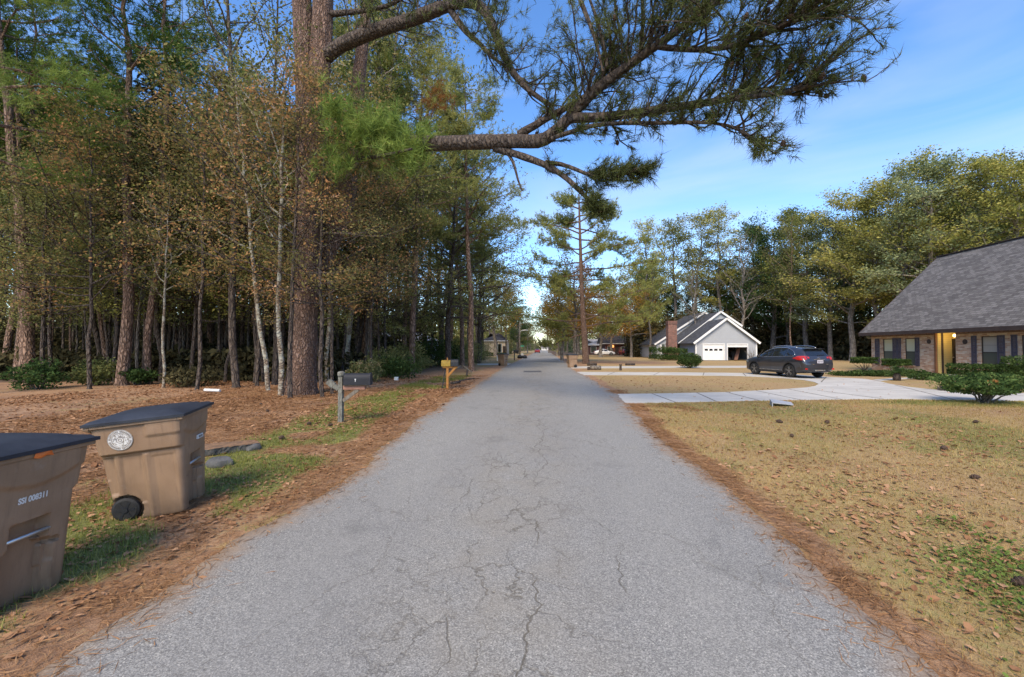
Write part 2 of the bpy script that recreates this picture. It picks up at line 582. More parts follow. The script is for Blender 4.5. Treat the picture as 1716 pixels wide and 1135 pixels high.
xs = axis_coords(-900, -16, 24, 900, 0.16, 1.07)
ys = axis_coords(-60, 0.5, 26, 1400, 0.16, 1.06)
X, Y = np.meshgrid(xs, ys)
st, gr, fo = zones(X, Y)
rough_z = (fnoise(X * 1.5, Y * 1.5, 77, 3) - 0.5) * 0.05
off = np.maximum(Ledge(Y) - X, X - Redge(Y))
rough_z *= sstep((off - 0.1) / 0.6) * (1 - sstep((Y - 16) / 8))
rough_z = np.where((X > 2) & (Y > 11), 0, rough_z)
Z = gz_arr(Y) + rough_z - 0.012 * (off < 0.0)
mb = MB()
mb.grid(np.stack([X, Y, Z], -1))
zone_attr = np.stack([st, gr, fo, np.ones_like(st)], -1).reshape(-1, 4)

t = NT('ground_cover')
pos = t.pos()
at = t.n('Attribute', attribute_name='zone')
sep = t.n('SeparateColor', {0: at.outputs['Color']})
w_st, w_gr, w_fo = sep.outputs[0], sep.outputs[1], sep.outputs[2]
nf = t.noise(pos, 38, 3, 0.65)
nm = t.noise(pos, 7, 4, 0.6)
nl = t.noise(pos, 0.7, 3)
nv = t.noise(t.scaled(pos, (1, 1, 1)), 130, 2, 0.6)
mixn = t.math('ADD', t.math('MULTIPLY', nf, 0.5), t.math('MULTIPLY', nm, 0.5))
tan = t.ramp(mixn, [(0.30, (0.155, 0.10, 0.04)), (0.45, (0.315, 0.215, 0.085)), (0.58, (0.425, 0.295, 0.12)), (0.7, (0.52, 0.38, 0.18))])
tan = t.mix(t.rng(nl, 0.42, 0.62, 0, 0.55), tan, (0.36, 0.225, 0.115))
grn = t.ramp(mixn, [(0.32, (0.075, 0.075, 0.02)), (0.5, (0.165, 0.17, 0.042)), (0.66, (0.31, 0.27, 0.09))])
straw_c = t.ramp(mixn, [(0.28, (0.125, 0.064, 0.034)), (0.42, (0.27, 0.145, 0.07)), (0.56, (0.40, 0.235, 0.12)), (0.72, (0.53, 0.365, 0.22))])
straw_c = t.mix(t.rng(nl, 0.42, 0.62, 0, 0.55), straw_c, (0.19, 0.105, 0.06))
straw_c = t.mix(t.rng(t.noise(pos, 2.4, 4, 0.65), 0.5, 0.68, 0, 0.6), straw_c, (0.38, 0.24, 0.145))
frs = t.ramp(mixn, [(0.3, (0.02, 0.014, 0.008)), (0.5, (0.07, 0.042, 0.022)), (0.7, (0.14, 0.08, 0.042))])  # woodland floor, shade under the trees put into the dark colour
brk = t.math('MULTIPLY', t.math('SUBTRACT', mixn, 0.5), 2.2)
f_g = t.rng(t.math('ADD', w_gr, brk), 0.25, 0.75)
f_s = t.rng(t.math('ADD', w_st, t.math('MULTIPLY', brk, 0.7)), 0.3, 0.7)
col = t.mix(f_s, tan, straw_c)
col = t.mix(f_g, col, grn)
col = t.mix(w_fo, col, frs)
spk = t.rng(nv, 0.3, 0.7, 0.72, 1.25)
col = t.mix(1.0, col, t.n('CombineColor', {0: spk, 1: spk, 2: spk}).outputs[0], 'MULTIPLY')
M['ground'] = t.bsdf(col, 1.0, t.bump(t.math('ADD', nf, nv), 0.6, 0.02))
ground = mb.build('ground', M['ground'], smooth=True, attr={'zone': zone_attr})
tag(ground, 'wide yard ground of tan lawn, rusty pine straw and green patches', kind='structure')

# ------------------------------------------------------------------ asphalt road
t = NT('worn_asphalt')
pos = t.pos()
sx = t.n('SeparateXYZ', {0: pos})
agg = t.n('TexVoronoi', {'Vector': pos, 'Scale': 140.0}, feature='F1')
agc = t.n('SeparateColor', {0: agg.outputs['Color']}).outputs[0]
fine = t.noise(pos, 210, 3, 0.7)
med = t.noise(pos, 2.3, 4, 0.6)
big = t.noise(t.scaled(pos, (1, 0.35, 1)), 0.55, 3)
v = t.math('ADD', t.math('MULTIPLY', agc, 0.5), t.math('MULTIPLY', fine, 0.5))
col = t.ramp(v, [(0.2, (0.09, 0.088, 0.087)), (0.45, (0.20, 0.197, 0.194)), (0.62, (0.285, 0.281, 0.276)), (0.80, (0.43, 0.42, 0.40))])
stone = t.n('TexVoronoi', {'Vector': pos, 'Scale': 42.0}, feature='F1')
stc = t.n('SeparateColor', {0: stone.outputs['Color']})
isst = t.math('MULTIPLY', t.math('GREATER_THAN', stc.outputs[1], 0.86), t.math('LESS_THAN', stone.outputs['Distance'], 0.22))
col = t.mix(t.math('MULTIPLY', isst, 0.75), col, (0.60, 0.58, 0.54))
col = t.mix(t.rng(big, 0.35, 0.65, 0.0, 0.30), col, (0.15, 0.15, 0.16))
# warm wear along the middle of the road
xm = t.math('ADD', sx.outputs[0], 0.35)
ctr = t.math('POWER', 2.718, t.math('MULTIPLY', t.math('MULTIPLY', xm, xm), -1.6))
col = t.mix(t.math('MULTIPLY', ctr, t.rng(med, 0.35, 0.65, 0.05, 0.45)), col, (0.24, 0.215, 0.18))
# paler polished wheel tracks and a tan dusty margin
trk = None
for xc_ in (-1.75, 1.15):
    dx_ = t.math('SUBTRACT', sx.outputs[0], xc_)
    g_ = t.math('POWER', 2.718, t.math('MULTIPLY', t.math('MULTIPLY', dx_, dx_), -5.0))
    trk = g_ if trk is None else t.math('ADD', trk, g_)
col = t.mix(t.math('MULTIPLY', trk, t.rng(med, 0.3, 0.7, 0.05, 0.30)), col, (0.27, 0.265, 0.255))
blot = t.noise(pos, 0.9, 5, 0.65)
col = t.mix(t.rng(blot, 0.58, 0.72, 0, 0.45), col, (0.085, 0.085, 0.088))
col = t.mix(t.rng(blot, 0.25, 0.38, 0.35, 0), col, (0.30, 0.285, 0.255))
eatt = t.n('Attribute', attribute_name='edge')
esep = t.n('SeparateColor', {0: eatt.outputs['Color']}).outputs[0]
ef = t.rng(t.math('ADD', esep, t.math('MULTIPLY', t.math('SUBTRACT', med, 0.5), 0.9)), 0.55, 1.05, 0, 0.75)
col = t.mix(ef, col, (0.27, 0.185, 0.12))
# cracks: wandering crocodile cracks near the crown, sparse ones elsewhere
warp = t.n('TexNoise', {'Vector': pos, 'Scale': 3.0, 'Detail': 4.0, 'Roughness': 0.6}).outputs['Color']
wp = t.n('VectorMath', {0: pos, 1: t.n('VectorMath', {0: warp, 'Scale': 0.55}, operation='SCALE').outputs[0]}, operation='ADD').outputs[0]
cr1 = t.n('TexVoronoi', {'Vector': t.scaled(wp, (1.2, 0.75, 1)), 'Scale': 2.1}, feature='DISTANCE_TO_EDGE').outputs['Distance']
cr2 = t.n('TexVoronoi', {'Vector': t.scaled(wp, (1.0, 0.6, 1)), 'Scale': 0.62}, feature='DISTANCE_TO_EDGE').outputs['Distance']
m1 = t.math('MULTIPLY', t.rng(cr1, 0.0, 0.030, 1, 0), t.math('MULTIPLY', ctr, t.rng(t.noise(pos, 1.1, 3), 0.42, 0.52)))
m2 = t.math('MULTIPLY', t.rng(cr2, 0.0, 0.008, 1, 0), t.rng(t.noise(pos, 0.8, 3), 0.42, 0.55))
def long_crack(x0, s1, a1, s2, a2, w, thr, seed):
    yv = t.n('CombineXYZ', {0: float(seed), 1: sx.outputs[1], 2: 0.0}).outputs[0]
    n1_ = t.math('MULTIPLY', t.math('SUBTRACT', t.noise(yv, s1, 2), 0.5), a1)
    n2_ = t.math('MULTIPLY', t.math('SUBTRACT', t.noise(yv, s2, 3), 0.5), a2)
    dx__ = t.math('ABSOLUTE', t.math('SUBTRACT', t.math('SUBTRACT', sx.outputs[0], x0), t.math('ADD', n1_, n2_)))
    wd = t.math('MULTIPLY', t.rng(t.noise(yv, 2.3, 2), 0.3, 0.7, 0.35, 1.5), w)
    ln = t.math('SUBTRACT', 1.0, t.math('DIVIDE', dx__, wd), clamp=True)
    return t.math('MULTIPLY', t.math('MULTIPLY', ln, 2.0, clamp=True), t.rng(t.noise(yv, 0.7, 2), thr, thr + 0.06))
lc = t.math('MAXIMUM', long_crack(-0.12, 0.5, 1.0, 3.5, 0.30, 0.009, 0.36, 3.3), t.math('MULTIPLY', long_crack(0.55, 0.6, 1.1, 3.0, 0.35, 0.008, 0.50, 9.1), 0.9))
lc = t.math('MAXIMUM', lc, t.math('MULTIPLY', long_crack(-0.75, 0.6, 1.0, 3.0, 0.3, 0.008, 0.50, 15.7), 0.9))
crack = t.math('MAXIMUM', t.math('MAXIMUM', m1, lc), t.math('MULTIPLY', m2, 0.6), clamp=True)
ccol = t.mix(t.noise(pos, 4, 2), (0.035, 0.035, 0.035), (0.11, 0.085, 0.05))
col = t.mix(t.math('MULTIPLY', crack, 0.66), col, ccol)
col = t.mix(1.0, col, (1.06, 1.04, 0.95), 'MULTIPLY')
hgt = t.math('SUBTRACT', v, t.math('MULTIPLY', crack, 1.5))
M['asphalt'] = t.bsdf(col, 0.88, t.bump(hgt, 0.55, 0.006))

ry = axis_coords(-60, 0.5, 30, 1200, 0.07, 1.05)
Lx, Rx = Ledge(ry), Redge(ry)
fr = np.array([0, 0.03, 0.07, 0.13, 0.22, 0.36, 0.5, 0.64, 0.78, 0.87, 0.93, 0.97, 1.0])
V = np.zeros((len(ry), 15, 3))
V[:, 1:14, 0] = Lx[:, None] + (Rx - Lx)[:, None] * fr
V[:, 1:14, 1] = ry[:, None]
V[:, 1:14, 2] = gz_arr(ry)[:, None] + 0.014 + 0.02 * (1 - (2 * fr - 1) ** 2)[None, :]
V[:, 0] = V[:, 1]; V[:, 14] = V[:, 13]
V[:, 0, 2] -= 0.06; V[:, 14, 2] -= 0.06
V[:, 0, 0] -= 0.03; V[:, 14, 0] += 0.03
ea = np.ones((len(ry), 15))
ea[:, 1:14] = np.exp(-np.minimum(fr, 1 - fr)[None, :] * 9.0)
ea4 = np.stack([ea, ea, ea, np.ones_like(ea)], -1).reshape(-1, 4)
road = MB().grid(V).build('road', M['asphalt'], smooth=True, attr={'edge': ea4})
tag(road, 'straight worn grey asphalt road with cracked crown and ragged edges', kind='structure')

# dark patch repair across the road further on
pp = [G(878, 622.5), G(906, 622.2), G(908, 624.6), G(877, 625)]
mbp = MB()
mbp.prism([(p.x, p.y, p.z + 0.036) for p in pp], (0, 0, 0.004))
M['patch'] = noisy('dark_tar_patch', (0.05, 0.05, 0.052), (0.11, 0.11, 0.112), 8, 0.9, 0.4)
tag(mbp.build('road_patch', M['patch']), 'small dark tar patch in the middle of the road', kind='structure')

# ------------------------------------------------------------------ concrete drives
t = NT('drive_concrete')
pos = t.pos()
a = t.noise(pos, 1.2, 4); b = t.noise(pos, 30, 3)
col = t.ramp(t.math('ADD', t.math('MULTIPLY', a, 0.6), t.math('MULTIPLY', b, 0.4)), [(0.3, (0.40, 0.38, 0.335)), (0.7, (0.56, 0.535, 0.475))])
stn = t.noise(pos, 0.55, 5, 0.65)
col = t.mix(t.rng(stn, 0.5, 0.75, 0, 0.5), col, (0.30, 0.28, 0.25))
col = t.mix(t.rng(t.noise(t.scaled(pos, (0.35, 2.2, 1)), 1.4, 3), 0.55, 0.7, 0, 0.3), col, (0.27, 0.26, 0.245))
M['concrete'] = t.bsdf(col, 0.9, t.bump(b, 0.3, 0.004))
M['joint'] = noisy('joint_dirt', (0.12, 0.11, 0.09), (0.20, 0.18, 0.15), 5, 0.95, 0)


def drive(name, pix, label):
    pts = [G(*p) for p in pix]
    v = [(p.x, p.y, p.z + 0.012) for p in pts]
    m = MB()
    n = len(v)
    low = [(a, b, c - 0.05) for a, b, c in v]
    m.add(v + low, quads=[(i, n + i, n + (i + 1) % n, (i + 1) % n) for i in range(n)], ngons=[list(range(n))])
    o = m.build(name, M['concrete'])
    return tag(o, label, kind='structure')


DRIVE = [(1046, 676.5), (1100, 675.5), (1200, 673.5), (1300, 671.5), (1440, 669.5), (1520, 669.5), (1600, 671), (1716, 672.5), (2100, 678),
         (2100, 667), (1800, 661.5), (1716, 659.5), (1640, 658), (1590, 655.5), (1555, 652.5), (1520, 648.5), (1490, 643.5), (1472, 639), (1450, 635.5), (1391, 632.3), (1330, 627.5), (1259, 625.5), (1140, 624.5), (1040, 624), (958, 623.5),
         (962, 629), (1040, 629), (1140, 629.3), (1240, 630.5), (1310, 634), (1345, 637), (1364, 640.5), (1372, 644), (1366, 647.5), (1350, 650), (1300, 653.5), (1215, 657.8), (1110, 660), (1016, 661)]
drive('driveway', DRIVE, 'pale concrete horseshoe driveway in front of the brick house')
drive('driveway', [(950, 617.6), (950, 614.4), (1100, 613.7), (1290, 613.2), (1340, 613.0), (1340, 615.5), (1260, 616.4), (1100, 617.2)], 'narrow pale concrete driveway leading across the lawn to the garage')
drive('driveway', [(800, 611.8), (800, 609.8), (872, 609.3), (866, 611.8)], 'short pale driveway crossing the left verge by the far bin')
drive('path', [(1462, 636.6), (1500, 634.2), (1575, 631.5), (1580, 632.5), (1510, 635.6), (1476, 639)], 'thin pale front walk curving to the lit porch')
# sawn joints across the drive
mj = MB()
for a, b in (((1093, 660.5), (1132, 675)), ((1217, 657.8), (1272, 672)), ((1370, 655), (1480, 669)), ((1105, 624.4), (1095, 629)), ((1440, 652), (1716, 664)), ((1168, 659), (1200, 673.5)), ((1268, 655.5), (1342, 671)), ((1320, 652.5), (1410, 670)), ((1500, 646), (1600, 671)), ((1180, 624.8), (1178, 629.6)), ((1385, 632), (1376, 641)), ((1030, 624.1), (1018, 629)), ((1245, 625.6), (1250, 630.8))):
    p, q = G(*a), G(*b)
    n = 6
    for i in range(n):
        s, e = p.lerp(q, i / n), p.lerp(q, (i + 1) / n)
        mj.bar((s.x, s.y, s.z + 0.0125), (e.x, e.y, e.z + 0.0125), 0.05, 0.006)
tag(mj.build('driveway_joints', M['joint']), 'dark sawn joints across the concrete driveway', kind='structure')

# ------------------------------------------------------------------ ground litter (uncountable)
def in_poly(x, y, poly):
    c = np.zeros(len(x), bool)
    n = len(poly)
    for i in range(n):
        x1, y1 = poly[i]; x2, y2 = poly[(i + 1) % n]
        cond = ((y1 > y) != (y2 > y)) & (x < (x2 - x1) * (y - y1) / (y2 - y1 + 1e-9) + x1)
        c ^= cond
    return c


DP = [(G(*p).x, G(*p).y) for p in DRIVE]


def scatter(n, seed, xr, yr, dens, ypow=1.0, inside=0.0):
    r = np.random.default_rng(seed)
    x = r.uniform(*xr, n)
    y = yr[0] + (yr[1] - yr[0]) * r.random(n) ** ypow
    keep = r.random(n) < dens(x, y)
    keep &= ~in_poly(x, y, DP) | (r.random(n) < inside)
    x, y = x[keep], y[keep]
    return r, x, y, gz_arr(y) + np.where(x < 2, 1, 0) * 0


def ground_h(x, y):
    o = np.maximum(Ledge(y) - x, x - Redge(y))
    rz_ = (fnoise(x * 1.5, y * 1.5, 77, 3) - 0.5) * 0.05 * sstep((o - 0.1) / 0.6) * (1 - sstep((y - 16) / 8))
    rz_ = np.where((x > 2) & (y > 11), 0, rz_)
    return gz_arr(y) + rz_


def flat_cards(r, x, y, z, size, asp, lift=0.5):
    n = len(x)
    a = r.uniform(0, 2 * np.pi, n)
    tilt = r.normal(0, lift, n)
    A = np.stack([np.cos(a), np.sin(a), tilt], -1)
    B = np.stack([-np.sin(a), np.cos(a), r.normal(0, lift, n)], -1)
    c = np.stack([x, y, z], -1)
    A = A * size[:, None]; B = B * (size * asp)[:, None]
    # a leaf: 6 points folded along its midrib
    up_ = np.array((0, 0, 1.0)) * (size * r.uniform(0.02, 0.3, n))[:, None]
    v = np.stack([c - A, c - A * 0.3 + B + up_, c + A * 0.45 + B * 0.8 + up_, c + A, c + A * 0.45 - B * 0.8 + up_ * 0.8, c - A * 0.3 - B + up_ * 0.9], 1)
    i = np.arange(n)[:, None] * 6
    q = np.concatenate([i + np.array([[0, 1, 2, 3]]), i + np.array([[0, 3, 4, 5]])])
    return v.reshape(-1, 3), q


def blades(r, x, y, z, h, w, lean=0.5):
    n = len(x)
    a = r.uniform(0, 2 * np.pi, n)
    d = np.stack([np.cos(a), np.sin(a), np.zeros(n)], -1)
    s = np.stack([-np.sin(a), np.cos(a), np.zeros(n)], -1) * (w / 2)[:, None]
    c = np.stack([x, y, z], -1)
    le = np.abs(r.normal(0, lean, n))
    tip = c + d * (h * le)[:, None] + np.array((0, 0, 1.0)) * (h / np.sqrt(1 + le ** 2))[:, None]
    v = np.stack([c - s, c + s, tip], 1)
    return v.reshape(-1, 3), np.arange(3 * n).reshape(-1, 3)


def straws(r, x, y, z, ln, w):
    n = len(x)
    a = r.uniform(0, 2 * np.pi, n)
    d = np.stack([np.cos(a), np.sin(a), r.normal(0.02, 0.10, n)], -1) * (ln / 2)[:, None]
    s = np.stack([-np.sin(a), np.cos(a), r.normal(0, 0.4, n)], -1) * (w / 2)[:, None]
    c = np.stack([x, y, z], -1)
    b = np.stack([r.normal(0, 0.12, n), r.normal(0, 0.12, n), np.zeros(n)], -1) * ln[:, None]
    v = np.stack([c - d, c + b + s, c + d, c + b - s], 1)
    return v.reshape(-1, 3), np.arange(4 * n).reshape(-1, 4)


LEAF_GAIN = 1.1
M['litter_leaf'] = leafmat('fallen_leaf', [(0.0, (0.12, 0.06, 0.035)), (0.3, (0.27, 0.14, 0.07)), (0.65, (0.42, 0.255, 0.15)), (0.9, (0.5, 0.35, 0.25)), (1.0, (0.56, 0.46, 0.38))], 0.1, 0.2, 1.0, oshift=0)
M['litter_straw'] = leafmat('pine_straw', [(0.0, (0.12, 0.06, 0.03)), (0.5, (0.30, 0.165, 0.08)), (1.0, (0.47, 0.31, 0.175))], 0.1, 0.3, 1.0, oshift=0)
M['grass_green'] = leafmat('green_grass', [(0.0, (0.09, 0.10, 0.025)), (0.45, (0.20, 0.225, 0.05)), (0.75, (0.34, 0.31, 0.11)), (1.0, (0.48, 0.37, 0.19))], 0.3, 0.35, 1.2, oshift=0)
M['grass_dry'] = leafmat('dry_lawn_grass', [(0.0, (0.18, 0.12, 0.045)), (0.4, (0.34, 0.235, 0.09)), (0.7, (0.47, 0.335, 0.145)), (0.85, (0.52, 0.39, 0.20)), (1.0, (0.24, 0.235, 0.07))], 0.25, 0.35, 0.8, oshift=0)
M['clover'] = leafmat('ground_weeds', [(0.0, (0.07, 0.10, 0.025)), (0.5, (0.13, 0.19, 0.045)), (1.0, (0.25, 0.29, 0.09))], 0.3, 0.3, 1.5, oshift=0)


def leaf_dens(x, y):
    L, Rr = Ledge(y), Redge(y)
    dl, dr = L - x, x - Rr
    c = fnoise(x * 0.8, y * 0.8, 91, 3)
    d = np.where(dl > 0.25, 0.25 + 0.75 * sstep((c - 0.38) / 0.25), 0)
    d *= np.where(dl > 0, 0.75 + 0.25 * sstep((y - 7.5) / 4), 1)
    rr = np.exp(-((dr - 1.7) / 1.3) ** 2) * sstep((c - 0.3) / 0.25) * sstep((8.5 - y) / 4)
    d = np.where(dr > 0.3, np.maximum(rr, 0.05 + 0.16 * sstep((c - 0.50) / 0.12) * sstep((13 - y) / 6)), d)
    d = np.where((dl < 0) & (dr < 0), 0.10 * np.exp(-np.minimum(-dl, -dr) / 0.12), d)
    return d


r, x, y, z = scatter(190000, 3, (-17, 9), (0.6, 24), leaf_dens, 1.25)
sz = np.clip(r.lognormal(-3.9, 0.38, len(x)), 0.009, 0.045) * (1 + 0.35 * (y > 7))
mb = MB()
v, q = flat_cards(r, x, y, ground_h(x, y) + 0.015, sz, r.uniform(0.45, 0.8, len(x)), 0.25)
mb.add(v, quads=q)
r, x, y, z = scatter(9000, 5, (2, 20), (3, 22), lambda x, y: np.where(x - Redge(y) > 0.3, 0.12, 0), 1.2, 0.35)
v, q = flat_cards(r, x, y, ground_h(x, y) + 0.022, r.uniform(0.015, 0.04, len(x)), r.uniform(0.45, 0.8, len(x)), 0.3)
mb.add(v, quads=q)
tag(mb.build('fallen_leaves', M['litter_leaf']), 'brown fallen leaves scattered over both verges', kind='stuff')


def straw_dens(x, y):
    s, g, f = zones(x, y)
    o = np.maximum(Ledge(y) - x, x - Redge(y))
    n = fnoise(x * 1.7, y * 1.7, 63, 3)
    edge = np.where(o > -0.08, 1.0, np.exp((o + 0.08) / 0.14) * 0.6)
    s = np.where(o > 0, s, 1.0)
    return np.where(o > -0.7, edge * s * (0.35 + 0.65 * sstep((n - 0.35) / 0.2)), 0) * (1 - 0.3 * sstep((-x - 8) / 4))


mb = MB()
r, x, y, z = scatter(240000, 11, (-12, -2.0), (0.8, 16), straw_dens, 1.35)
v, q = straws(r, x, y, ground_h(x, y) + r.uniform(0.005, 0.03, len(x)), r.uniform(0.08, 0.2, len(x)), r.uniform(0.003, 0.006, len(x)) * (1 + 0.06 * y))
mb.add(v, quads=q)
r, x, y, z = scatter(90000, 12, (1.7, 4.0), (0.8, 16), straw_dens, 1.35)
v, q = straws(r, x, y, ground_h(x, y) + r.uniform(0.005, 0.025, len(x)), r.uniform(0.08, 0.2, len(x)), r.uniform(0.003, 0.006, len(x)) * (1 + 0.06 * y))
mb.add(v, quads=q)
tag(mb.build('pine_straw', M['litter_straw']), 'rust brown pine straw lying along the road edges', kind='stuff')


def green_dens(x, y):
    s, g, f = zones(x, y)
    return sstep((g - 0.2) / 0.5) * (1 - f)


mb = MB()
r, x, y, z = scatter(240000, 21, (-9, -2.3), (0.8, 24), green_dens, 1.3)
n = fnoise(x * 2, y * 2, 71, 2)
v, f3 = blades(r, x, y, ground_h(x, y) - 0.005, r.uniform(0.02, 0.10, len(x)) * (0.3 + 1.2 * n), r.uniform(0.004, 0.008, len(x)) * (1 + 0.05 * y), 0.8)
mb.add(v, tris=f3)
r, x, y, z = scatter(200000, 22, (2.0, 24), (0.8, 14), green_dens, 1.2)
n = fnoise(x * 2, y * 2, 71, 2)
v, f3 = blades(r, x, y, ground_h(x, y) - 0.005, r.uniform(0.025, 0.065, len(x)) * (0.5 + n), r.uniform(0.004, 0.008, len(x)) * (1 + 0.05 * y), 0.9)
mb.add(v, tris=f3)
tag(mb.build('green_grass', M['grass_green']), 'tufts of green grass along the verges', kind='stuff')


def dry_dens(x, y):
    s, g, f = zones(x, y)
    return np.where(x > Redge(y) + 0.15, (1 - s) * (0.9 - 0.5 * np.clip(g, 0, 1)), 0)


mb = MB()
r, x, y, z = scatter(420000, 23, (2.0, 18), (0.8, 14), dry_dens, 1.5)
v, f3 = blades(r, x, y, ground_h(x, y) - 0.004, r.uniform(0.02, 0.06, len(x)), r.uniform(0.003, 0.006, len(x)) * (1 + 0.10 * y), 1.2)
mb.add(v, tris=f3)
tag(mb.build('dry_lawn', M['grass_dry']), 'short dry tan winter lawn right of the road', kind='stuff')

r, x, y, z = scatter(60000, 24, (2.2, 8), (0.8, 7), lambda x, y: np.exp(-((x - Redge(y) - 1.15 - 0.1 * y) / 0.5) ** 2) * sstep((fnoise(x * 1.4, y * 1.4, 95, 3) - 0.44) / 0.12) * sstep((6 - y) / 3), 1.2)
mb = MB()
v, q = flat_cards(r, x, y, ground_h(x, y) + r.uniform(0.01, 0.035, len(x)), r.uniform(0.008, 0.018, len(x)), r.uniform(0.6, 0.9, len(x)), 0.5)
mb.add(v, quads=q)
tag(mb.build('green_weeds', M['clover']), 'bright green low weeds in the near right lawn', kind='stuff')
# ------------------------------------------------------------------ vegetation generators
def unit(v):
    return v / (np.linalg.norm(v, axis=-1, keepdims=True) + 1e-9)


def leaf_quads(mb, r, c, size, asp=0.5, flat=0.0, mi=0):
    n = len(c)
    A = unit(r.normal(0, 1, (n, 3)) * np.array((1, 1, 1 - flat)))
    B = unit(np.cross(A, r.normal(0, 1, (n, 3))))
    s = (size * np.clip(r.lognormal(-0.06, 0.3, n), 0.45, 1.7))[:, None]
    v = np.stack([c - A * s, c + B * s * asp, c + A * s, c - B * s * asp], 1).reshape(-1, 3)
    mb.add(v, quads=np.arange(4 * n).reshape(-1, 4), mi=mi)


def needle_tufts(mb, r, c, d, n_per, ln, w, spread=0.9, mi=0):
    """bursts of needles: c centres, d shoot directions"""
    n = len(c)
    C = np.repeat(c, n_per, 0)
    D = np.repeat(unit(d), n_per, 0)
    m = n * n_per
    C = C - D * (r.random(m)[:, None] * ln * 0.9)
    N = unit(D * 0.75 + r.normal(0, spread, (m, 3)) * 0.75 + np.array((0, 0, -0.10)))
    L = (ln * r.uniform(0.65, 1.15, m))[:, None]
    S = unit(np.cross(N, r.normal(0, 1, (m, 3)))) * (w / 2)
    tip = C + N * L
    v = np.stack([C - S, C + S, tip], 1).reshape(-1, 3)
    mb.add(v, tris=np.arange(3 * m).reshape(-1, 3), mi=mi)


def wander(r, p, d, L, n, jit, lift=0.0):
    """a limb path: start, direction, length"""
    pts = [np.array(p, float)]
    d = unit(np.array(d, float))
    for i in range(n):
        d = unit(d + r.normal(0, jit, 3) + np.array((0, 0, lift)))
        pts.append(pts[-1] + d * L / n)
    return np.array(pts), d


def trunk_path(r, H, lean=(0, 0), wob=0.02, n=10):
    z = np.linspace(0, 1, n)
    wx = np.cumsum(r.normal(0, wob, n)) * H / n * 3
    wy = np.cumsum(r.normal(0, wob, n)) * H / n * 3
    wx -= wx[0]; wy -= wy[0]
    return np.stack([lean[0] * H * z + wx, lean[1] * H * z + wy, z * H], -1)


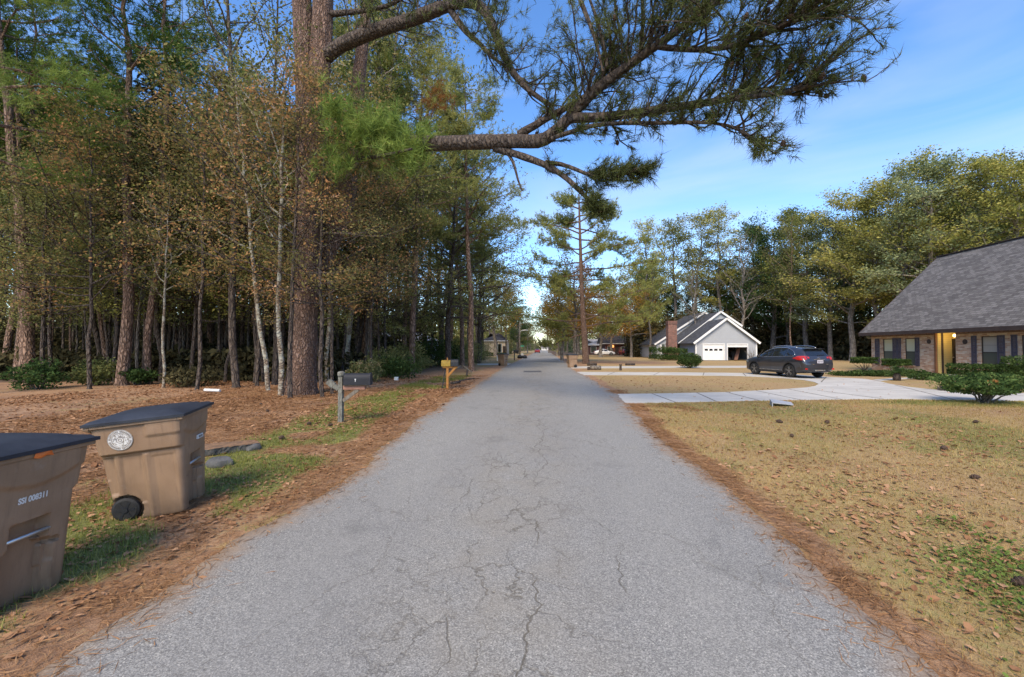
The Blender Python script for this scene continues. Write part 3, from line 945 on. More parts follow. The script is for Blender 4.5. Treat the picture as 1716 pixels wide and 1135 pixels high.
def gen_tree(seed, H=18, r0=0.22, crown0=0.5, limbs=22, Lmax=3.2, prof='pine', elev=(0.1, 0.5), lift=0.05, nsub=4, subL=0.4,
             leaf='quad', nleaf=12, lsize=0.09, spread=0.3, asp=0.5, lean=(0, 0), wob=0.02, sides=8, flat=0.3, path=None, jit=0.14,
             fork=0, needle=(10, 0.22, 0.02), bare=0.0, top=True, ncl=3, rpow=0.9):
    r = np.random.default_rng(seed)
    wood, crown = MB(), MB()
    tp = path if path is not None else trunk_path(r, H, lean, wob, 12)
    zz = np.linspace(0, 1, len(tp))
    rad = r0 * (1 - zz) ** rpow * 0.97 + 0.012 + r0 * 0.28 * np.exp(-zz * H / 0.5)
    # extra rings at the flare
    base = tp[0] + (tp[1] - tp[0]) * 0.06
    tp2 = np.vstack([tp[0] - (0, 0, 0.15), tp[0], base, tp[1:]])
    rad2 = np.concatenate([[rad[0] * 1.1, rad[0], r0 * 1.08], rad[1:]])
    wood.tube(tp2, rad2, sides, cap=True)
    cl, cd = [], []

    def at(t):
        return np.array([np.interp(t, zz, tp[:, k]) for k in range(3)])
    for i in range(limbs):
        t = crown0 + (0.97 - crown0) * (i + r.random()) / limbs
        u = (t - crown0) / (1 - crown0)
        az = i * 2.4 + r.normal(0, 0.4)
        if prof == 'pine':
            L = Lmax * (0.25 + 0.9 * (1 - u) ** 0.7) * r.uniform(0.65, 1.15) * (0.6 + 0.4 * min(1, u * 5))
        elif prof == 'round':
            L = Lmax * (0.35 + 0.75 * math.sin(math.pi * min(1, 0.18 + 0.8 * u))) * r.uniform(0.5, 1.3)
        else:
            L = Lmax * (0.55 + 0.5 * r.random()) * (1 - 0.4 * u)
        e = r.uniform(*elev) + (0.35 * u if prof != 'flat' else 0.1 * u)
        d = np.array((math.cos(az) * math.cos(e), math.sin(az) * math.cos(e), math.sin(e)))
        p0 = at(t)
        pts, dl = wander(r, p0, d, L, 5, jit, lift)
        rb = min(0.55 * np.interp(t, zz, rad), 0.012 + L * 0.018)
        wood.tube(pts, np.linspace(rb, 0.006 + rb * 0.12, 6), 5, cap=False)
        if r.random() < bare:
            continue
        for j in range(nsub):
            f = 0.3 + 0.7 * (j + r.random()) / nsub
            k = f * 5
            q0 = np.array([np.interp(k, range(6), pts[:, a]) for a in range(3)])
            tang = unit(pts[min(5, int(k) + 1)] - pts[int(min(k, 4.99))])
            side = unit(np.cross(tang, (0, 0, 1))) * (1 if j % 2 else -1)
            dd = unit(tang * 0.7 + side * r.uniform(0.4, 1.1) + np.array((0, 0, r.uniform(-0.15, 0.45))))
            sl = L * subL * (1.25 - 0.6 * f) * r.uniform(0.6, 1.3)
            sp, _ = wander(r, q0, dd, sl, 3, jit * 1.3, lift)
            wood.tube(sp, np.linspace(0.4 * rb * (1.1 - 0.6 * f) + 0.004, 0.003, 4), 3, cap=False)
            for c in range(ncl):
                g = (c + 1) / ncl * 3
                cl.append([np.interp(g, range(4), sp[:, a]) for a in range(3)])
                cd.append(dd)
        cl.append(pts[-1]); cd.append(dl)
    if top:
        for _ in range(4):
            cl.append(tp[-1] + r.normal(0, 0.25, 3)); cd.append(np.array((0, 0, 1.0)))
    cl, cd = np.array(cl), np.array(cd)
    if leaf == 'quad':
        C = np.repeat(cl, nleaf, 0) + r.normal(0, 1, (len(cl) * nleaf, 3)) * np.array((spread, spread, spread * (1 - flat)))
        leaf_quads(crown, r, C, np.full(len(C), lsize), asp, flat)
    elif leaf == 'needle':
        C = np.repeat(cl, nleaf, 0) + r.normal(0, 1, (len(cl) * nleaf, 3)) * np.array((spread, spread, spread * (1 - flat)))
        D = np.repeat(cd, nleaf, 0) + r.normal(0, 0.5, (len(C), 3)) + np.array((0, 0, 0.25))
        needle_tufts(crown, r, C, D, *needle)
    return wood, crown


PROTO = {}
COUNT = {}


def proto(key, name, bark, leafm, cat='tree', **kw):
    PROTO[key] = dict(name=name, bark=bark, leafm=leafm, kw=kw, root=None, cat=cat)


def plant(key, loc, label, group=None, rz=None, scale=1.0, tilt=None, leaf=None):
    pr = PROTO[key]
    loc = (loc[0], loc[1], gz(loc[1]) if len(loc) < 3 else loc[2])
    rz = random.uniform(0, 6.28) if rz is None else rz
    if pr['root'] is None:
        wood, crown = gen_tree(**pr['kw'])
        root = thing(pr['name'], label, pr['cat'], loc, rz, group, scale)
        smooth_angle(wood.build('trunk', M[pr['bark']], root), 60)
        if crown.n:
            crown.build('crown', M[pr['leafm']], root)
        pr['root'] = root
        o = root
    else:
        o = dup(pr['root'], loc, rz, label, None, scale)
        if 'group' in o and not group:
            del o['group']
        if group:
            o['group'] = group
        o['category'] = pr['cat']
    o.rotation_euler = (0, 0, rz)
    if leaf:
        for ch in o.children:
            if ch.name.startswith('crown'):
                ch.material_slots[0].link = 'OBJECT'
                ch.material_slots[0].material = M[leaf]
    if tilt:
        # lean in world axes: (towards +X, towards +Y)
        o.rotation_euler = (Matrix.Rotation(tilt[0], 3, 'Y') @ Matrix.Rotation(-tilt[1], 3, 'X') @ Matrix.Rotation(rz, 3, 'Z')).to_euler()
    return o


# tall forest pines
for k, (sd, H, r0, c0) in enumerate(((11, 21, 0.24, 0.50), (12, 24, 0.27, 0.55), (13, 19, 0.18, 0.48), (14, 22, 0.14, 0.6))):
    proto(f'fpine{k}', 'pine_tree', 'pine_bark' if k != 2 else 'grey_bark', 'needles', seed=sd, H=H, r0=r0, crown0=c0, limbs=26, Lmax=3.6,
          nsub=4, leaf='needle', nleaf=5, spread=0.26, flat=0.35, needle=(12, 0.26, 0.03), elev=(-0.05, 0.45), lift=0.06, lean=((k % 3 - 1) * 0.02, 0.01), rpow=0.7)
# thin bare-stemmed forest hardwoods
for k, (sd, H, r0) in enumerate(((21, 14, 0.08), (22, 12, 0.06), (23, 16, 0.10))):
    proto(f'thin{k}', 'slender_tree', ('grey_bark', 'pine_bark', 'dark_bark')[k], 'leaf_mixed', seed=sd, H=H, r0=r0, crown0=0.35, limbs=26, Lmax=2.6, prof='round',
          nsub=4, leaf='quad', nleaf=11, lsize=0.055, spread=0.28, elev=(0.2, 0.8), wob=0.015, lift=0.05, rpow=0.8)
proto('sapling', 'slender_tree', 'lichen_bark', 'leaf_mixed', seed=24, H=12, r0=0.075, crown0=0.4, limbs=22, Lmax=2.2, prof='round', nsub=4, leaf='quad', nleaf=9, lsize=0.05, spread=0.25, elev=(0.2, 0.8), wob=0.018, rpow=0.7)
# understory oaks with rusty leaves, near
for k, (sd, H) in enumerate(((31, 10.5), (32, 9.0), (33, 12.0))):
    proto(f'under{k}', 'understory_oak', 'dark_bark', 'leaf_rust' if k != 1 else 'leaf_mixed', seed=sd, H=H, r0=0.07, crown0=0.30, limbs=34, Lmax=3.3, prof='round',
          nsub=8, leaf='quad', nleaf=10, lsize=0.046, spread=0.20, elev=(-0.15, 0.6), wob=0.02, lift=0.02, subL=0.42, asp=0.55)
for k, (sd, H, lm) in enumerate(((35, 11.0, 'leaf_mixed'), (36, 12.5, 'leaf_olive'))):
    proto(f'dense{k}', 'understory_tree', 'dark_bark', lm, seed=sd, H=H, r0=0.075, crown0=0.24, limbs=40, Lmax=3.2, prof='round',
          nsub=8, leaf='quad', nleaf=11, lsize=0.05, spread=0.22, elev=(-0.2, 0.5), wob=0.018, lift=0.0, subL=0.42, asp=0.5)
proto('bough_pine', 'pine_tree', 'pine_bark', 'needles_bright', seed=37, H=19, r0=0.2, crown0=0.42, limbs=26, Lmax=4.6, nsub=6, leaf='needle', nleaf=6, spread=0.2, flat=0.3,
      needle=(22, 0.30, 0.014), elev=(-0.15, 0.3), lift=0.03, rpow=0.7)
# broad olive crowns of the right-hand wood
for k, (sd, H, c0, lm) in enumerate(((41, 22, 0.24, 'leaf_olive'), (42, 20, 0.22, 'leaf_olive'), (43, 24, 0.28, 'leaf_olive'), (44, 17, 0.15, 'leaf_green'))):
    proto(f'broad{k}', 'broad_oak', 'pale_bark' if k < 3 else 'grey_bark', lm, seed=sd, H=H, r0=0.36, crown0=c0, limbs=38, Lmax=5.8, prof='round',
          nsub=6, leaf='quad', nleaf=26, lsize=0.12, spread=0.46, flat=0.45, elev=(0.05, 0.6), wob=0.03, lift=0.04, subL=0.42, rpow=0.8)
# looser crowns: sky shows through
for k, (sd, H, lm) in enumerate(((51, 21, 'leaf_mixed'), (52, 19, 'leaf_olive'), (53, 23, 'leaf_olive'))):
    proto(f'loose{k}', 'tall_oak', 'grey_bark', lm, seed=sd, H=H, r0=0.28, crown0=0.36, limbs=30, Lmax=4.2, prof='round',
          nsub=5, leaf='quad', nleaf=18, lsize=0.115, spread=0.42, flat=0.45, elev=(0.15, 0.75), wob=0.04, lift=0.04, rpow=0.8)
# bare winter tree
proto('bare0', 'bare_tree', 'pale_bark', 'leaf_mixed', seed=61, H=17, r0=0.22, crown0=0.28, limbs=36, Lmax=4.2, prof='round', nsub=8, leaf='quad', nleaf=1, lsize=0.05,
      spread=0.2, elev=(0.3, 0.9), wob=0.05, lift=0.06, ncl=2, rpow=0.8)
# autumn yard oaks
for k, (sd, H) in enumerate(((71, 11.5), (72, 9.5))):
    proto(f'autumn{k}', 'autumn_oak', 'pale_bark', 'leaf_autumn', seed=sd, H=H, r0=0.26, crown0=0.28, limbs=28, Lmax=4.4, prof='round', nsub=6, leaf='quad', nleaf=20,
          lsize=0.09, spread=0.42, flat=0.35, elev=(0.0, 0.5), wob=0.04, lift=0.02, rpow=0.8)
# wide roadside oak, small sparse leaves on level boughs
for k, sd in enumerate((81, 82)):
    proto(f'level{k}', 'roadside_oak', 'dark_bark', 'leaf_mixed', seed=sd, H=16, r0=0.24, crown0=0.24, limbs=40, Lmax=5.6, prof='round', nsub=7, leaf='quad', nleaf=16,
          lsize=0.075, spread=0.32, flat=0.6, elev=(-0.05, 0.35), wob=0.03, lift=0.02, subL=0.4, rpow=0.8)
# far trees, fewer faces
for k, (sd, lm) in enumerate(((91, 'leaf_far'), (92, 'leaf_olive'), (93, 'leaf_far'))):
    proto(f'far{k}', 'distant_tree', 'grey_bark', lm, seed=sd, H=17, r0=0.25, crown0=0.25, limbs=24, Lmax=4.6, prof='round', nsub=5, leaf='quad', nleaf=10,
          lsize=0.17, spread=0.55, flat=0.4, elev=(0.1, 0.7), wob=0.03, rpow=0.8)
proto('dark_thin', 'thin_forest_tree', 'dark_bark', 'leaf_thicket', seed=95, H=15, r0=0.11, crown0=0.45, limbs=18, Lmax=2.6, prof='round', nsub=4, leaf='quad', nleaf=9, lsize=0.12,
      spread=0.4, elev=(0.1, 0.6), wob=0.03, rpow=0.6)


# ------------------------------------------------------------------ the big twin-stemmed pine
def pth(pix):
    """polyline of real points given as (px, py, Y)"""
    return np.array([P(*p)[:] for p in pix])


def smooth_path(p, n):
    p = np.asarray(p)
    t = np.linspace(0, 1, len(p))
    tt = np.linspace(0, 1, n)
    out = np.stack([np.interp(tt, t, p[:, k]) for k in range(3)], -1)
    for _ in range(2):
        out[1:-1] = (out[:-2] + 2 * out[1:-1] + out[2:]) / 4
    return out


def big_pine():
    b = G(504, 661)
    Yb = b.y
    root = thing('pine_tree', 'huge rough barked pine with forked stems and long boughs over the road', 'tree', b)
    r = np.random.default_rng(5)
    base = np.array(b)
    k = Yb / F

    def stem(name, pix, radii, n, mat='pine_bark_red'):
        p = smooth_path(pth(pix), n)
        rad = np.interp(np.linspace(0, 1, n), np.linspace(0, 1, len(radii)), radii)
        m = MB()
        sd = 26
        ridge = 1 + 0.05 * np.sin(np.arange(sd) * 2.4)[None, :] + r.normal(0, 0.025, (n, sd))
        m.tube(p, rad, sd, ridge=ridge)
        smooth_angle(m.build(name, M[mat], root, base), 70)
        return p
    gy = Yb
    stem('trunk', [(503, 668, gy), (504, 650, gy), (506, 620, gy), (509, 560, gy), (512, 480, gy), (515, 400, gy), (516, 320, gy), (516, 240, gy), (514, 140, gy), (509, 60, gy), (502, -60, gy), (497, -220, gy), (495, -400, gy)],
         [0.62, 0.52, 0.44, 0.40, 0.385, 0.38, 0.375, 0.37, 0.35, 0.32, 0.28, 0.2, 0.08], 60)
    stem('stem', [(520, 300, gy), (525, 240, gy), (532, 160, gy), (538, 90, gy), (541, 20, gy), (543, -80, gy), (548, -220, gy), (550, -380, gy)],
         [0.30, 0.36, 0.36, 0.34, 0.33, 0.28, 0.2, 0.07], 34)
    stem('stem', [(520, 470, gy + 0.6), (548, 420, gy + 0.8), (566, 372, gy + 1.0), (580, 322, gy + 1.2), (590, 250, gy + 1.4), (597, 170, gy + 1.5), (606, 90, gy + 1.6), (618, -20, gy + 1.7), (625, -160, gy + 1.8)],
         [0.26, 0.34, 0.36, 0.35, 0.30, 0.26, 0.22, 0.16, 0.05], 36)
    wood = MB()
    fol_d, fol_dd = [], []   # tufts along boughs, their shade painted in as a darker needle colour
    fol_b, fol_bd = [], []   # sunlit clump, its sunlight painted in as a brighter needle colour
    cones = []

    def bough(pix, r0, r1, n=16, jit=0.0):
        p = smooth_path(pth(pix), n)
        rad = np.linspace(r0, r1, n)
        m = MB()
        m.tube(p, rad, 10, ridge=1 + r.normal(0, 0.06, (n, 10)))
        smooth_angle(m.build('bough', M['dark_bark'], root, base), 70)
        return p

    def twigs(p, f0, f1, cnt, L, up_, tuft=1, side=None, tl=3, cone=0.0, dirbias=(0, 0, 0)):
        n = len(p)
        for i in range(cnt):
            f = f0 + (f1 - f0) * (i + r.random()) / cnt
            kk = f * (n - 1)
            q = np.array([np.interp(kk, range(n), p[:, a]) for a in range(3)])
            tg = unit(p[min(n - 1, int(kk) + 1)] - p[max(0, int(kk) - 1)])
            sd = unit(np.cross(tg, (0, 0, 1))) * r.choice((-1, 1))
            d = unit(tg * r.uniform(0.3, 0.9) + sd * r.uniform(0.1, 0.9) + np.array((0, 0, r.normal(up_, 0.4))) + np.array(dirbias))
            tp, dd = wander(r, q, d, L * r.uniform(0.5, 1.25), 5, 0.17, 0.03)
            wood.tube(tp, np.linspace(0.026, 0.008, 6), 4, cap=False)
            for j in range(tl):
                e = tp[r.integers(2, 6)]
                t2, d2 = wander(r, e, unit(dd + r.normal(0, 0.55, 3) + np.array((0, 0, 0.2))), L * 0.42 * r.uniform(0.5, 1.3), 3, 0.2, 0.04)
                wood.tube(t2, np.linspace(0.011, 0.006, 4), 3, cap=False)
                for _ in range(tuft):
                    fol_d.append(t2[-1] + r.normal(0, 0.05, 3)); fol_dd.append(d2)
                fol_d.append(t2[2] + r.normal(0, 0.04, 3)); fol_dd.append(d2)
                if r.random() < cone:
                    cones.append(t2[2] + np.array((0, 0, -0.05)))
            fol_d.append(tp[-1]); fol_dd.append(dd)
    # upper bough rising from the fork, dropping again over the road
    b1 = bough([(545, 95, gy), (575, 72, gy - 0.5), (625, 52, gy - 1.1), (690, 35, gy - 1.8), (740, 12, gy - 2.4), (790, -4, gy - 2.9), (815, 18, gy - 3.2), (836, 70, gy - 3.3), (850, 110, gy - 3.4), (880, 150, gy - 3.5), (925, 178, gy - 3.6)], 0.24, 0.05, 26)
    b1b = bough([(755, 18, gy - 2.5), (780, 55, gy - 2.8), (805, 72, gy - 3.0), (825, 98, gy - 3.1), (860, 120, gy - 3.2)], 0.09, 0.03, 12)
    b1c = bough([(552, 24, gy), (600, 20, gy - 0.4), (648, 12, gy - 0.8), (690, -10, gy - 1.2)], 0.10, 0.04, 10)
    # main lower bough reaching out over the road
    b2 = bough([(540, 210, gy - 0.2), (600, 222, gy - 0.9), (660, 236, gy - 1.6), (735, 242, gy - 2.4), (800, 238, gy - 3.0), (860, 236, gy - 3.5), (908, 240, gy - 3.9), (930, 222, gy - 4.1), (962, 190, gy - 4.3), (985, 160, gy - 4.5), (1040, 118, gy - 4.9), (1100, 78, gy - 5.3), (1170, 25, gy - 5.7), (1235, -20, gy - 6.0)], 0.25, 0.05, 34)
    b3 = bough([(955, 198, gy - 4.3), (1020, 197, gy - 4.6), (1090, 186, gy - 5.0), (1160, 176, gy - 5.3), (1235, 164, gy - 5.7), (1300, 158, gy - 6.0), (1350, 146, gy - 6.2)], 0.11, 0.03, 18)
    b4 = bough([(870, 226, gy - 3.6), (905, 205, gy - 3.9), (950, 180, gy - 4.2), (1000, 150, gy - 4.5), (1030, 128, gy - 4.7)], 0.10, 0.04, 12)
    b5 = bough([(830, 248, gy - 3.2), (870, 260, gy - 3.6), (915, 276, gy - 3.9), (950, 297, gy - 4.2), (975, 325, gy - 4.4), (1000, 346, gy - 4.5)], 0.10, 0.035, 14)
    b5b = bough([(915, 272, gy - 3.9), (950, 276, gy - 4.2), (985, 295, gy - 4.4), (1030, 296, gy - 4.7), (1070, 284, gy - 5.0)], 0.055, 0.02, 12)
    b5c = bough([(848, 254, gy - 3.4), (862, 272, gy - 3.5), (866, 298, gy - 3.55), (875, 320, gy - 3.6)], 0.045, 0.02, 8)
    b6 = bough([(925, 232, gy - 4.1), (970, 216, gy - 4.4), (1020, 204, gy - 4.7), (1090, 208, gy - 5.1), (1160, 204, gy - 5.4), (1220, 206, gy - 5.7), (1250, 225, gy - 5.9), (1275, 238, gy - 6.0)], 0.055, 0.018, 16)
    b7 = bough([(1100, 78, gy - 5.3), (1150, 84, gy - 5.6), (1200, 84, gy - 5.9), (1260, 70, gy - 6.2), (1320, 40, gy - 6.5), (1370, 10, gy - 6.7)], 0.06, 0.02, 14)
    for (a, c, e, ln) in ((1018, 115, 985, -10), (1075, 75, 1072, -30), (972, 0, 1010, 120)):
        bough([(a, c, gy - 4.8), ((a + e) / 2 + 6, (c + ln) / 2, gy - 4.9), (e, ln, gy - 5.0)], 0.05, 0.025, 7)
    twigs(b1, 0.12, 0.55, 30, 1.3, 0.45, 2, tl=4)
    twigs(b1, 0.45, 0.98, 26, 1.0, 0.15, 1, tl=4)
    twigs(b1c, 0.3, 1.0, 14, 1.1, 0.3, 2, tl=4)
    twigs(b1b, 0.2, 1.0, 14, 0.9, 0.0, 1, tl=4)
    twigs(b2, 0.62, 1.0, 64, 1.55, 0.75, 2, tl=5, cone=0.03)
    twigs(b2, 0.45, 0.68, 14, 0.8, 0.3, 1, tl=3)
    twigs(b3, 0.12, 0.65, 28, 0.9, 0.35, 1, tl=4, cone=0.05)
    twigs(b3, 0.55, 1.0, 32, 1.05, 0.4, 1, tl=5, cone=0.10, dirbias=(0.35, -0.1, 0.2))
    twigs(b4, 0.1, 1.0, 14, 0.8, 0.5, 1, tl=4, cone=0.03)
    twigs(b5, 0.35, 1.0, 8, 0.45, 0.0, 1, tl=3)
    twigs(b5b, 0.4, 1.0, 24, 0.5, 0.0, 2, tl=4, dirbias=(0.4, 0, 0))
    twigs(b5, 0.85, 1.0, 12, 0.4, -0.1, 2, tl=3)
    twigs(b6, 0.1, 1.0, 40, 0.6, 0.1, 1, tl=4, cone=0.04)
    twigs(b7, 0.05, 0.6, 22, 1.0, 0.3, 1, tl=5, cone=0.10)
    twigs(b7, 0.5, 1.0, 32, 1.1, 0.15, 1, tl=5, cone=0.12, dirbias=(0.35, -0.1, 0.0))
    # foliage above the frame's top edge, between the boughs
    for px0, py0, cnt in ((640, -30, 30), (720, -25, 30), (800, -40, 30), (860, 10, 26), (940, 15, 34), (900, -20, 26), (1020, 20, 46), (1130, -30, 40), (1270, -30, 36), (1000, -60, 30)):
        c = np.array(P(px0, py0, gy - 4.0 - (px0 - 600) / 350)[:])
        for _ in range(cnt):
            fol_d.append(c + r.normal(0, 0.75, 3) * np.array((1.2, 0.9, 0.7))); fol_dd.append(unit(r.normal(0, 0.5, 3) + np.array((0.2, 0, 0.9))))
    # the bright clump by the trunk (own short bough)
    bb = bough([(548, 262, gy - 0.4), (590, 268, gy - 1.3), (640, 262, gy - 2.2), (690, 250, gy - 2.9)], 0.09, 0.03, 10)
    for (x0, y0, sx_, sy_, cnt) in ((600, 205, 46, 30, 80), (650, 230, 54, 34, 105), (692, 245, 28, 26, 55), (566, 178, 30, 24, 50), (556, 265, 28, 22, 30), (640, 200, 26, 18, 26)):
        for _ in range(cnt):
            x1, y1 = x0 + r.normal(0, 0.62) * sx_, y0 + r.normal(0, 0.62) * sy_
            q = np.array(P(x1, y1, gy - 2.1 + r.normal(0, 0.45))[:])
            fol_b.append(q); fol_bd.append(unit(r.normal(0, 0.5, 3) + np.array((0.25, -0.6, 0.75))))
    for _ in range(90):
        q = np.array(P(625 + r.normal(0, 42), 287 + r.normal(0, 9), gy - 1.7 + r.normal(0, 0.3))[:])
        fol_d.append(q); fol_dd.append(unit(r.normal(0, 0.6, 3) + np.array((0, 0, -0.5))))  # darker needles paint the shaded underside of the clump
    smooth_angle(wood.build('twig', M['dark_bark'], root, base), 70)
    root.children[-1]['kind'] = 'stuff'
    f = MB()
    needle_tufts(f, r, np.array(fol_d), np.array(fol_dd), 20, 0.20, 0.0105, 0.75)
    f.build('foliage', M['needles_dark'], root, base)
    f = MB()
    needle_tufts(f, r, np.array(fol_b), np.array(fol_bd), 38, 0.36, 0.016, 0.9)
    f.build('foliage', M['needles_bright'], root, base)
    # dead rusty tuft
    f = MB()
    c = [np.array(P(738 + r.normal(0, 14), 160 + r.normal(0, 13), gy + 1.0 + r.normal(0, 0.3))[:]) for _ in range(45)]
    needle_tufts(f, r, np.array(c), r.normal(0, 1, (45, 3)), 26, 0.26, 0.012, 0.8)
    o = f.build('dead_foliage', M['leaf_amber'], root, base)
    o['label'] = 'rusty dead needles'
    # cones
    m = MB()
    prof = [(0.004, -0.055), (0.022, -0.045), (0.016, -0.035), (0.034, -0.025), (0.026, -0.012), (0.038, -0.002), (0.028, 0.012), (0.032, 0.022), (0.02, 0.034), (0.018, 0.042), (0.003, 0.055)]
    m.lathe(prof, 8)
    M['cone'] = noisy('pine_cone_scales', (0.03, 0.018, 0.012), (0.10, 0.06, 0.038), 60, 0.9, 0.5)
    c0 = m.build('cone', M['cone'], root)
    r.shuffle(cones)
    for i, q in enumerate(cones[:60]):
        c = c0 if i == 0 else c0.copy()
        if i:
            COL.objects.link(c)
        c.location = q - base
        c.rotation_euler = (r.normal(0, 0.5), r.normal(0, 0.5), 0)
        c.scale = (1.2,) * 3
    global CONE_MESH
    CONE_MESH = c0.data
    return root


big_pine()
# a fallen-cone scatter on the lawn: each one its own object
r = np.random.default_rng(77)
first = None
for i in range(26):
    if i < 19:
        x, y = r.uniform(2.9, 11), r.uniform(3.2, 11)
        if x < 2.9 + 0.1 * y:
            x += 1
    else:
        x, y = -r.uniform(4.2, 8.0), r.uniform(6.5, 12)
    z = ground_h(np.array([x]), np.array([y]))[0] + 0.035
    o = bpy.data.objects.new('pine_cone', CONE_MESH)
    COL.objects.link(o)
    o.location = (x, y, z)
    o.rotation_euler = (1.4, r.uniform(-0.3, 0.3), r.uniform(0, 6.28))
    o.scale = (r.uniform(0.9, 1.3),) * 3
    if i < 19:
        tag(o, 'small dark pine cone lying on the tan lawn', 'pine cone', 'pine cones on the right lawn')
    else:
        tag(o, 'small dark pine cone lying on the rusty pine straw', 'pine cone', 'pine cones on the left lot')

# ------------------------------------------------------------------ left wood, its front trunks one by one
def gp(px, py):
    p = G(px, py)
    return (p.x, p.y)


plant('fpine1', gp(47, 641), 'thick leaning pine trunk at the left edge with a green bush at its foot', tilt=(-0.07, 0), scale=1.0)
plant('fpine0', gp(30, 637), 'darker pine trunk just left behind the thick leaning pine at the left edge', tilt=(-0.02, 0), scale=0.85)
plant('fpine3', gp(5, 634), 'grey pine trunk cut by the left edge of the picture', scale=1.05)
plant('fpine0', gp(204, 646), 'stout brown pine trunk standing straight above the right near bin', scale=0.95, tilt=(0.0, 0))
plant('fpine3', gp(248, 643), 'dark slim pine trunk just right of the stout brown pine', scale=1.0, tilt=(-0.01, 0))
plant('sapling', gp(274, 650), 'thin pale mottled sapling trunk above the right near bin', scale=0.7, tilt=(0.0, 0))
plant('thin1', gp(118, 632), 'thin yellowish sapling between the left edge pines and the stout pine', scale=0.85)
plant('thin2', gp(396, 650), 'dark leaning trunk left of the two mottled saplings', scale=1.3, tilt=(-0.05, 0))
plant('sapling', gp(449, 655), 'mottled pale sapling leaning left, beside the huge forked pine', scale=1.05, tilt=(-0.13, 0.02), rz=1.0)
plant('sapling', gp(470, 664), 'straight mottled pale sapling touching the left side of the huge forked pine', scale=1.0, tilt=(-0.01, 0), rz=2.2)
plant('thin2', gp(460, 645), 'dark straight trunk behind the two mottled saplings', scale=1.2)
plant('sapling', gp(548, 640), 'mottled trunk just right of the huge forked pine', scale=1.2, rz=4.0)
plant('sapling', gp(582, 634), 'thick lichen patched trunk behind the near mailbox post', scale=1.75, tilt=(0.03, 0), rz=5.1)
plant('thin2', gp(600, 626), 'dark trunk between the lichen patched trunk and the leaning grey trunk', scale=1.5)
plant('thin0', gp(608, 632), 'smooth grey trunk leaning right above the near mailbox', scale=1.55, tilt=(0.10, 0), rz=0.6)
plant('fpine2', gp(634, 615), 'slim grey trunk in front of the blue roofed house', scale=0.95)
plant('fpine2', gp(667, 612), 'straight grey trunk at the right end of the blue roofed house', scale=1.15)
plant('fpine2', gp(684, 610), 'dark straight trunk right of the blue roofed house', scale=1.2, tilt=(-0.01, 0))
plant('thin0', gp(692, 617), 'bent brown trunk in front of the thick dark trunks near the road', scale=1.9, tilt=(0.05, 0), rz=3.3)
plant('fpine1', gp(710, 608), 'thickest dark trunk right of the bent brown trunk', scale=1.0, tilt=(0.01, 0))
plant('fpine2', gp(741, 606), 'dark pine trunk leaning right behind the yellow mailbox', scale=1.3, tilt=(0.06, 0))
proto('gold_pine', 'pine_tree', 'pine_bark', 'needles_gold', seed=38, H=20, r0=0.2, crown0=0.42, limbs=34, Lmax=4.4, nsub=5, leaf='needle', nleaf=7, spread=0.26, flat=0.3,
      needle=(11, 0.28, 0.032), elev=(-0.1, 0.4), lift=0.04, rpow=0.7)
q = P(690, 590, 25.5); plant('gold_pine', (q.x, 25.5), 'yellow green pine behind the long overhanging bough', rz=0.4)
q = P(610, 590, 24.0); plant('gold_pine', (q.x, 24.0), 'yellow green pine right behind the bright needle clump of the huge pine', rz=2.1, scale=1.05)
q = P(790, 590, 29.0); plant('gold_pine', (q.x, 29.0), 'yellow green pine showing its crown between the two long boughs', rz=5.2, scale=1.02)
q = P(775, 590, 36.0); plant('gold_pine', (q.x, 36.0), 'yellow green pine near the road below the long overhanging bough', rz=4.0, scale=1.0)
plant('level0', (-7.2, 31.0), 'wide oak with level dark boughs reaching towards the road behind the huge pine', scale=0.95, rz=0.3)
plant('level1', (-6.8, 44.0), 'second wide oak with level boughs, beyond the yellow mailbox', scale=1.0, rz=1.9)
plant('level0', (-9.5, 38.0), 'leafy oak set back in the wood behind the yellow mailbox', scale=1.05, rz=2.6)
plant('level1', (-8.0, 56.0), 'leafy oak overhanging the left verge before the beige house', scale=0.9, rz=4.2)

# crooked tree with the orange dead bough
def crooked():
    b = G(592, 630)
    base = np.array(b)
    Yc = b.y
    path = smooth_path(pth([(592, 632, Yc), (598, 590, Yc), (604, 545, Yc), (618, 500, Yc), (640, 455, Yc), (660, 420, Yc), (668, 404, Yc), (684, 396, Yc), (700, 380, Yc), (708, 350, Yc), (712, 310, Yc)]), 14) - base
    wood, crown = gen_tree(404, H=12, r0=0.17, crown0=0.5, limbs=20, Lmax=3.4, prof='round', nsub=5, leaf='quad', nleaf=9, lsize=0.055, spread=0.25, path=path, elev=(0, 0.6))
    root = thing('crooked_tree', 'crooked dark tree whose broken orange brown bough points up left', 'tree', b)
    smooth_angle(wood.build('trunk', M['dark_bark'], root), 60)
    crown.build('crown', M['leaf_mixed'], root)
    m = MB()
    m.tube(smooth_path(pth([(668, 405, Yc), (648, 385, Yc), (630, 366, Yc), (612, 348, Yc), (596, 334, Yc)]), 10), np.linspace(0.13, 0.07, 10), 8)
    o = m.build('dead_bough', M['dead_wood'], root, base, smooth=True)
    o['label'] = 'broken orange brown bough'


crooked()

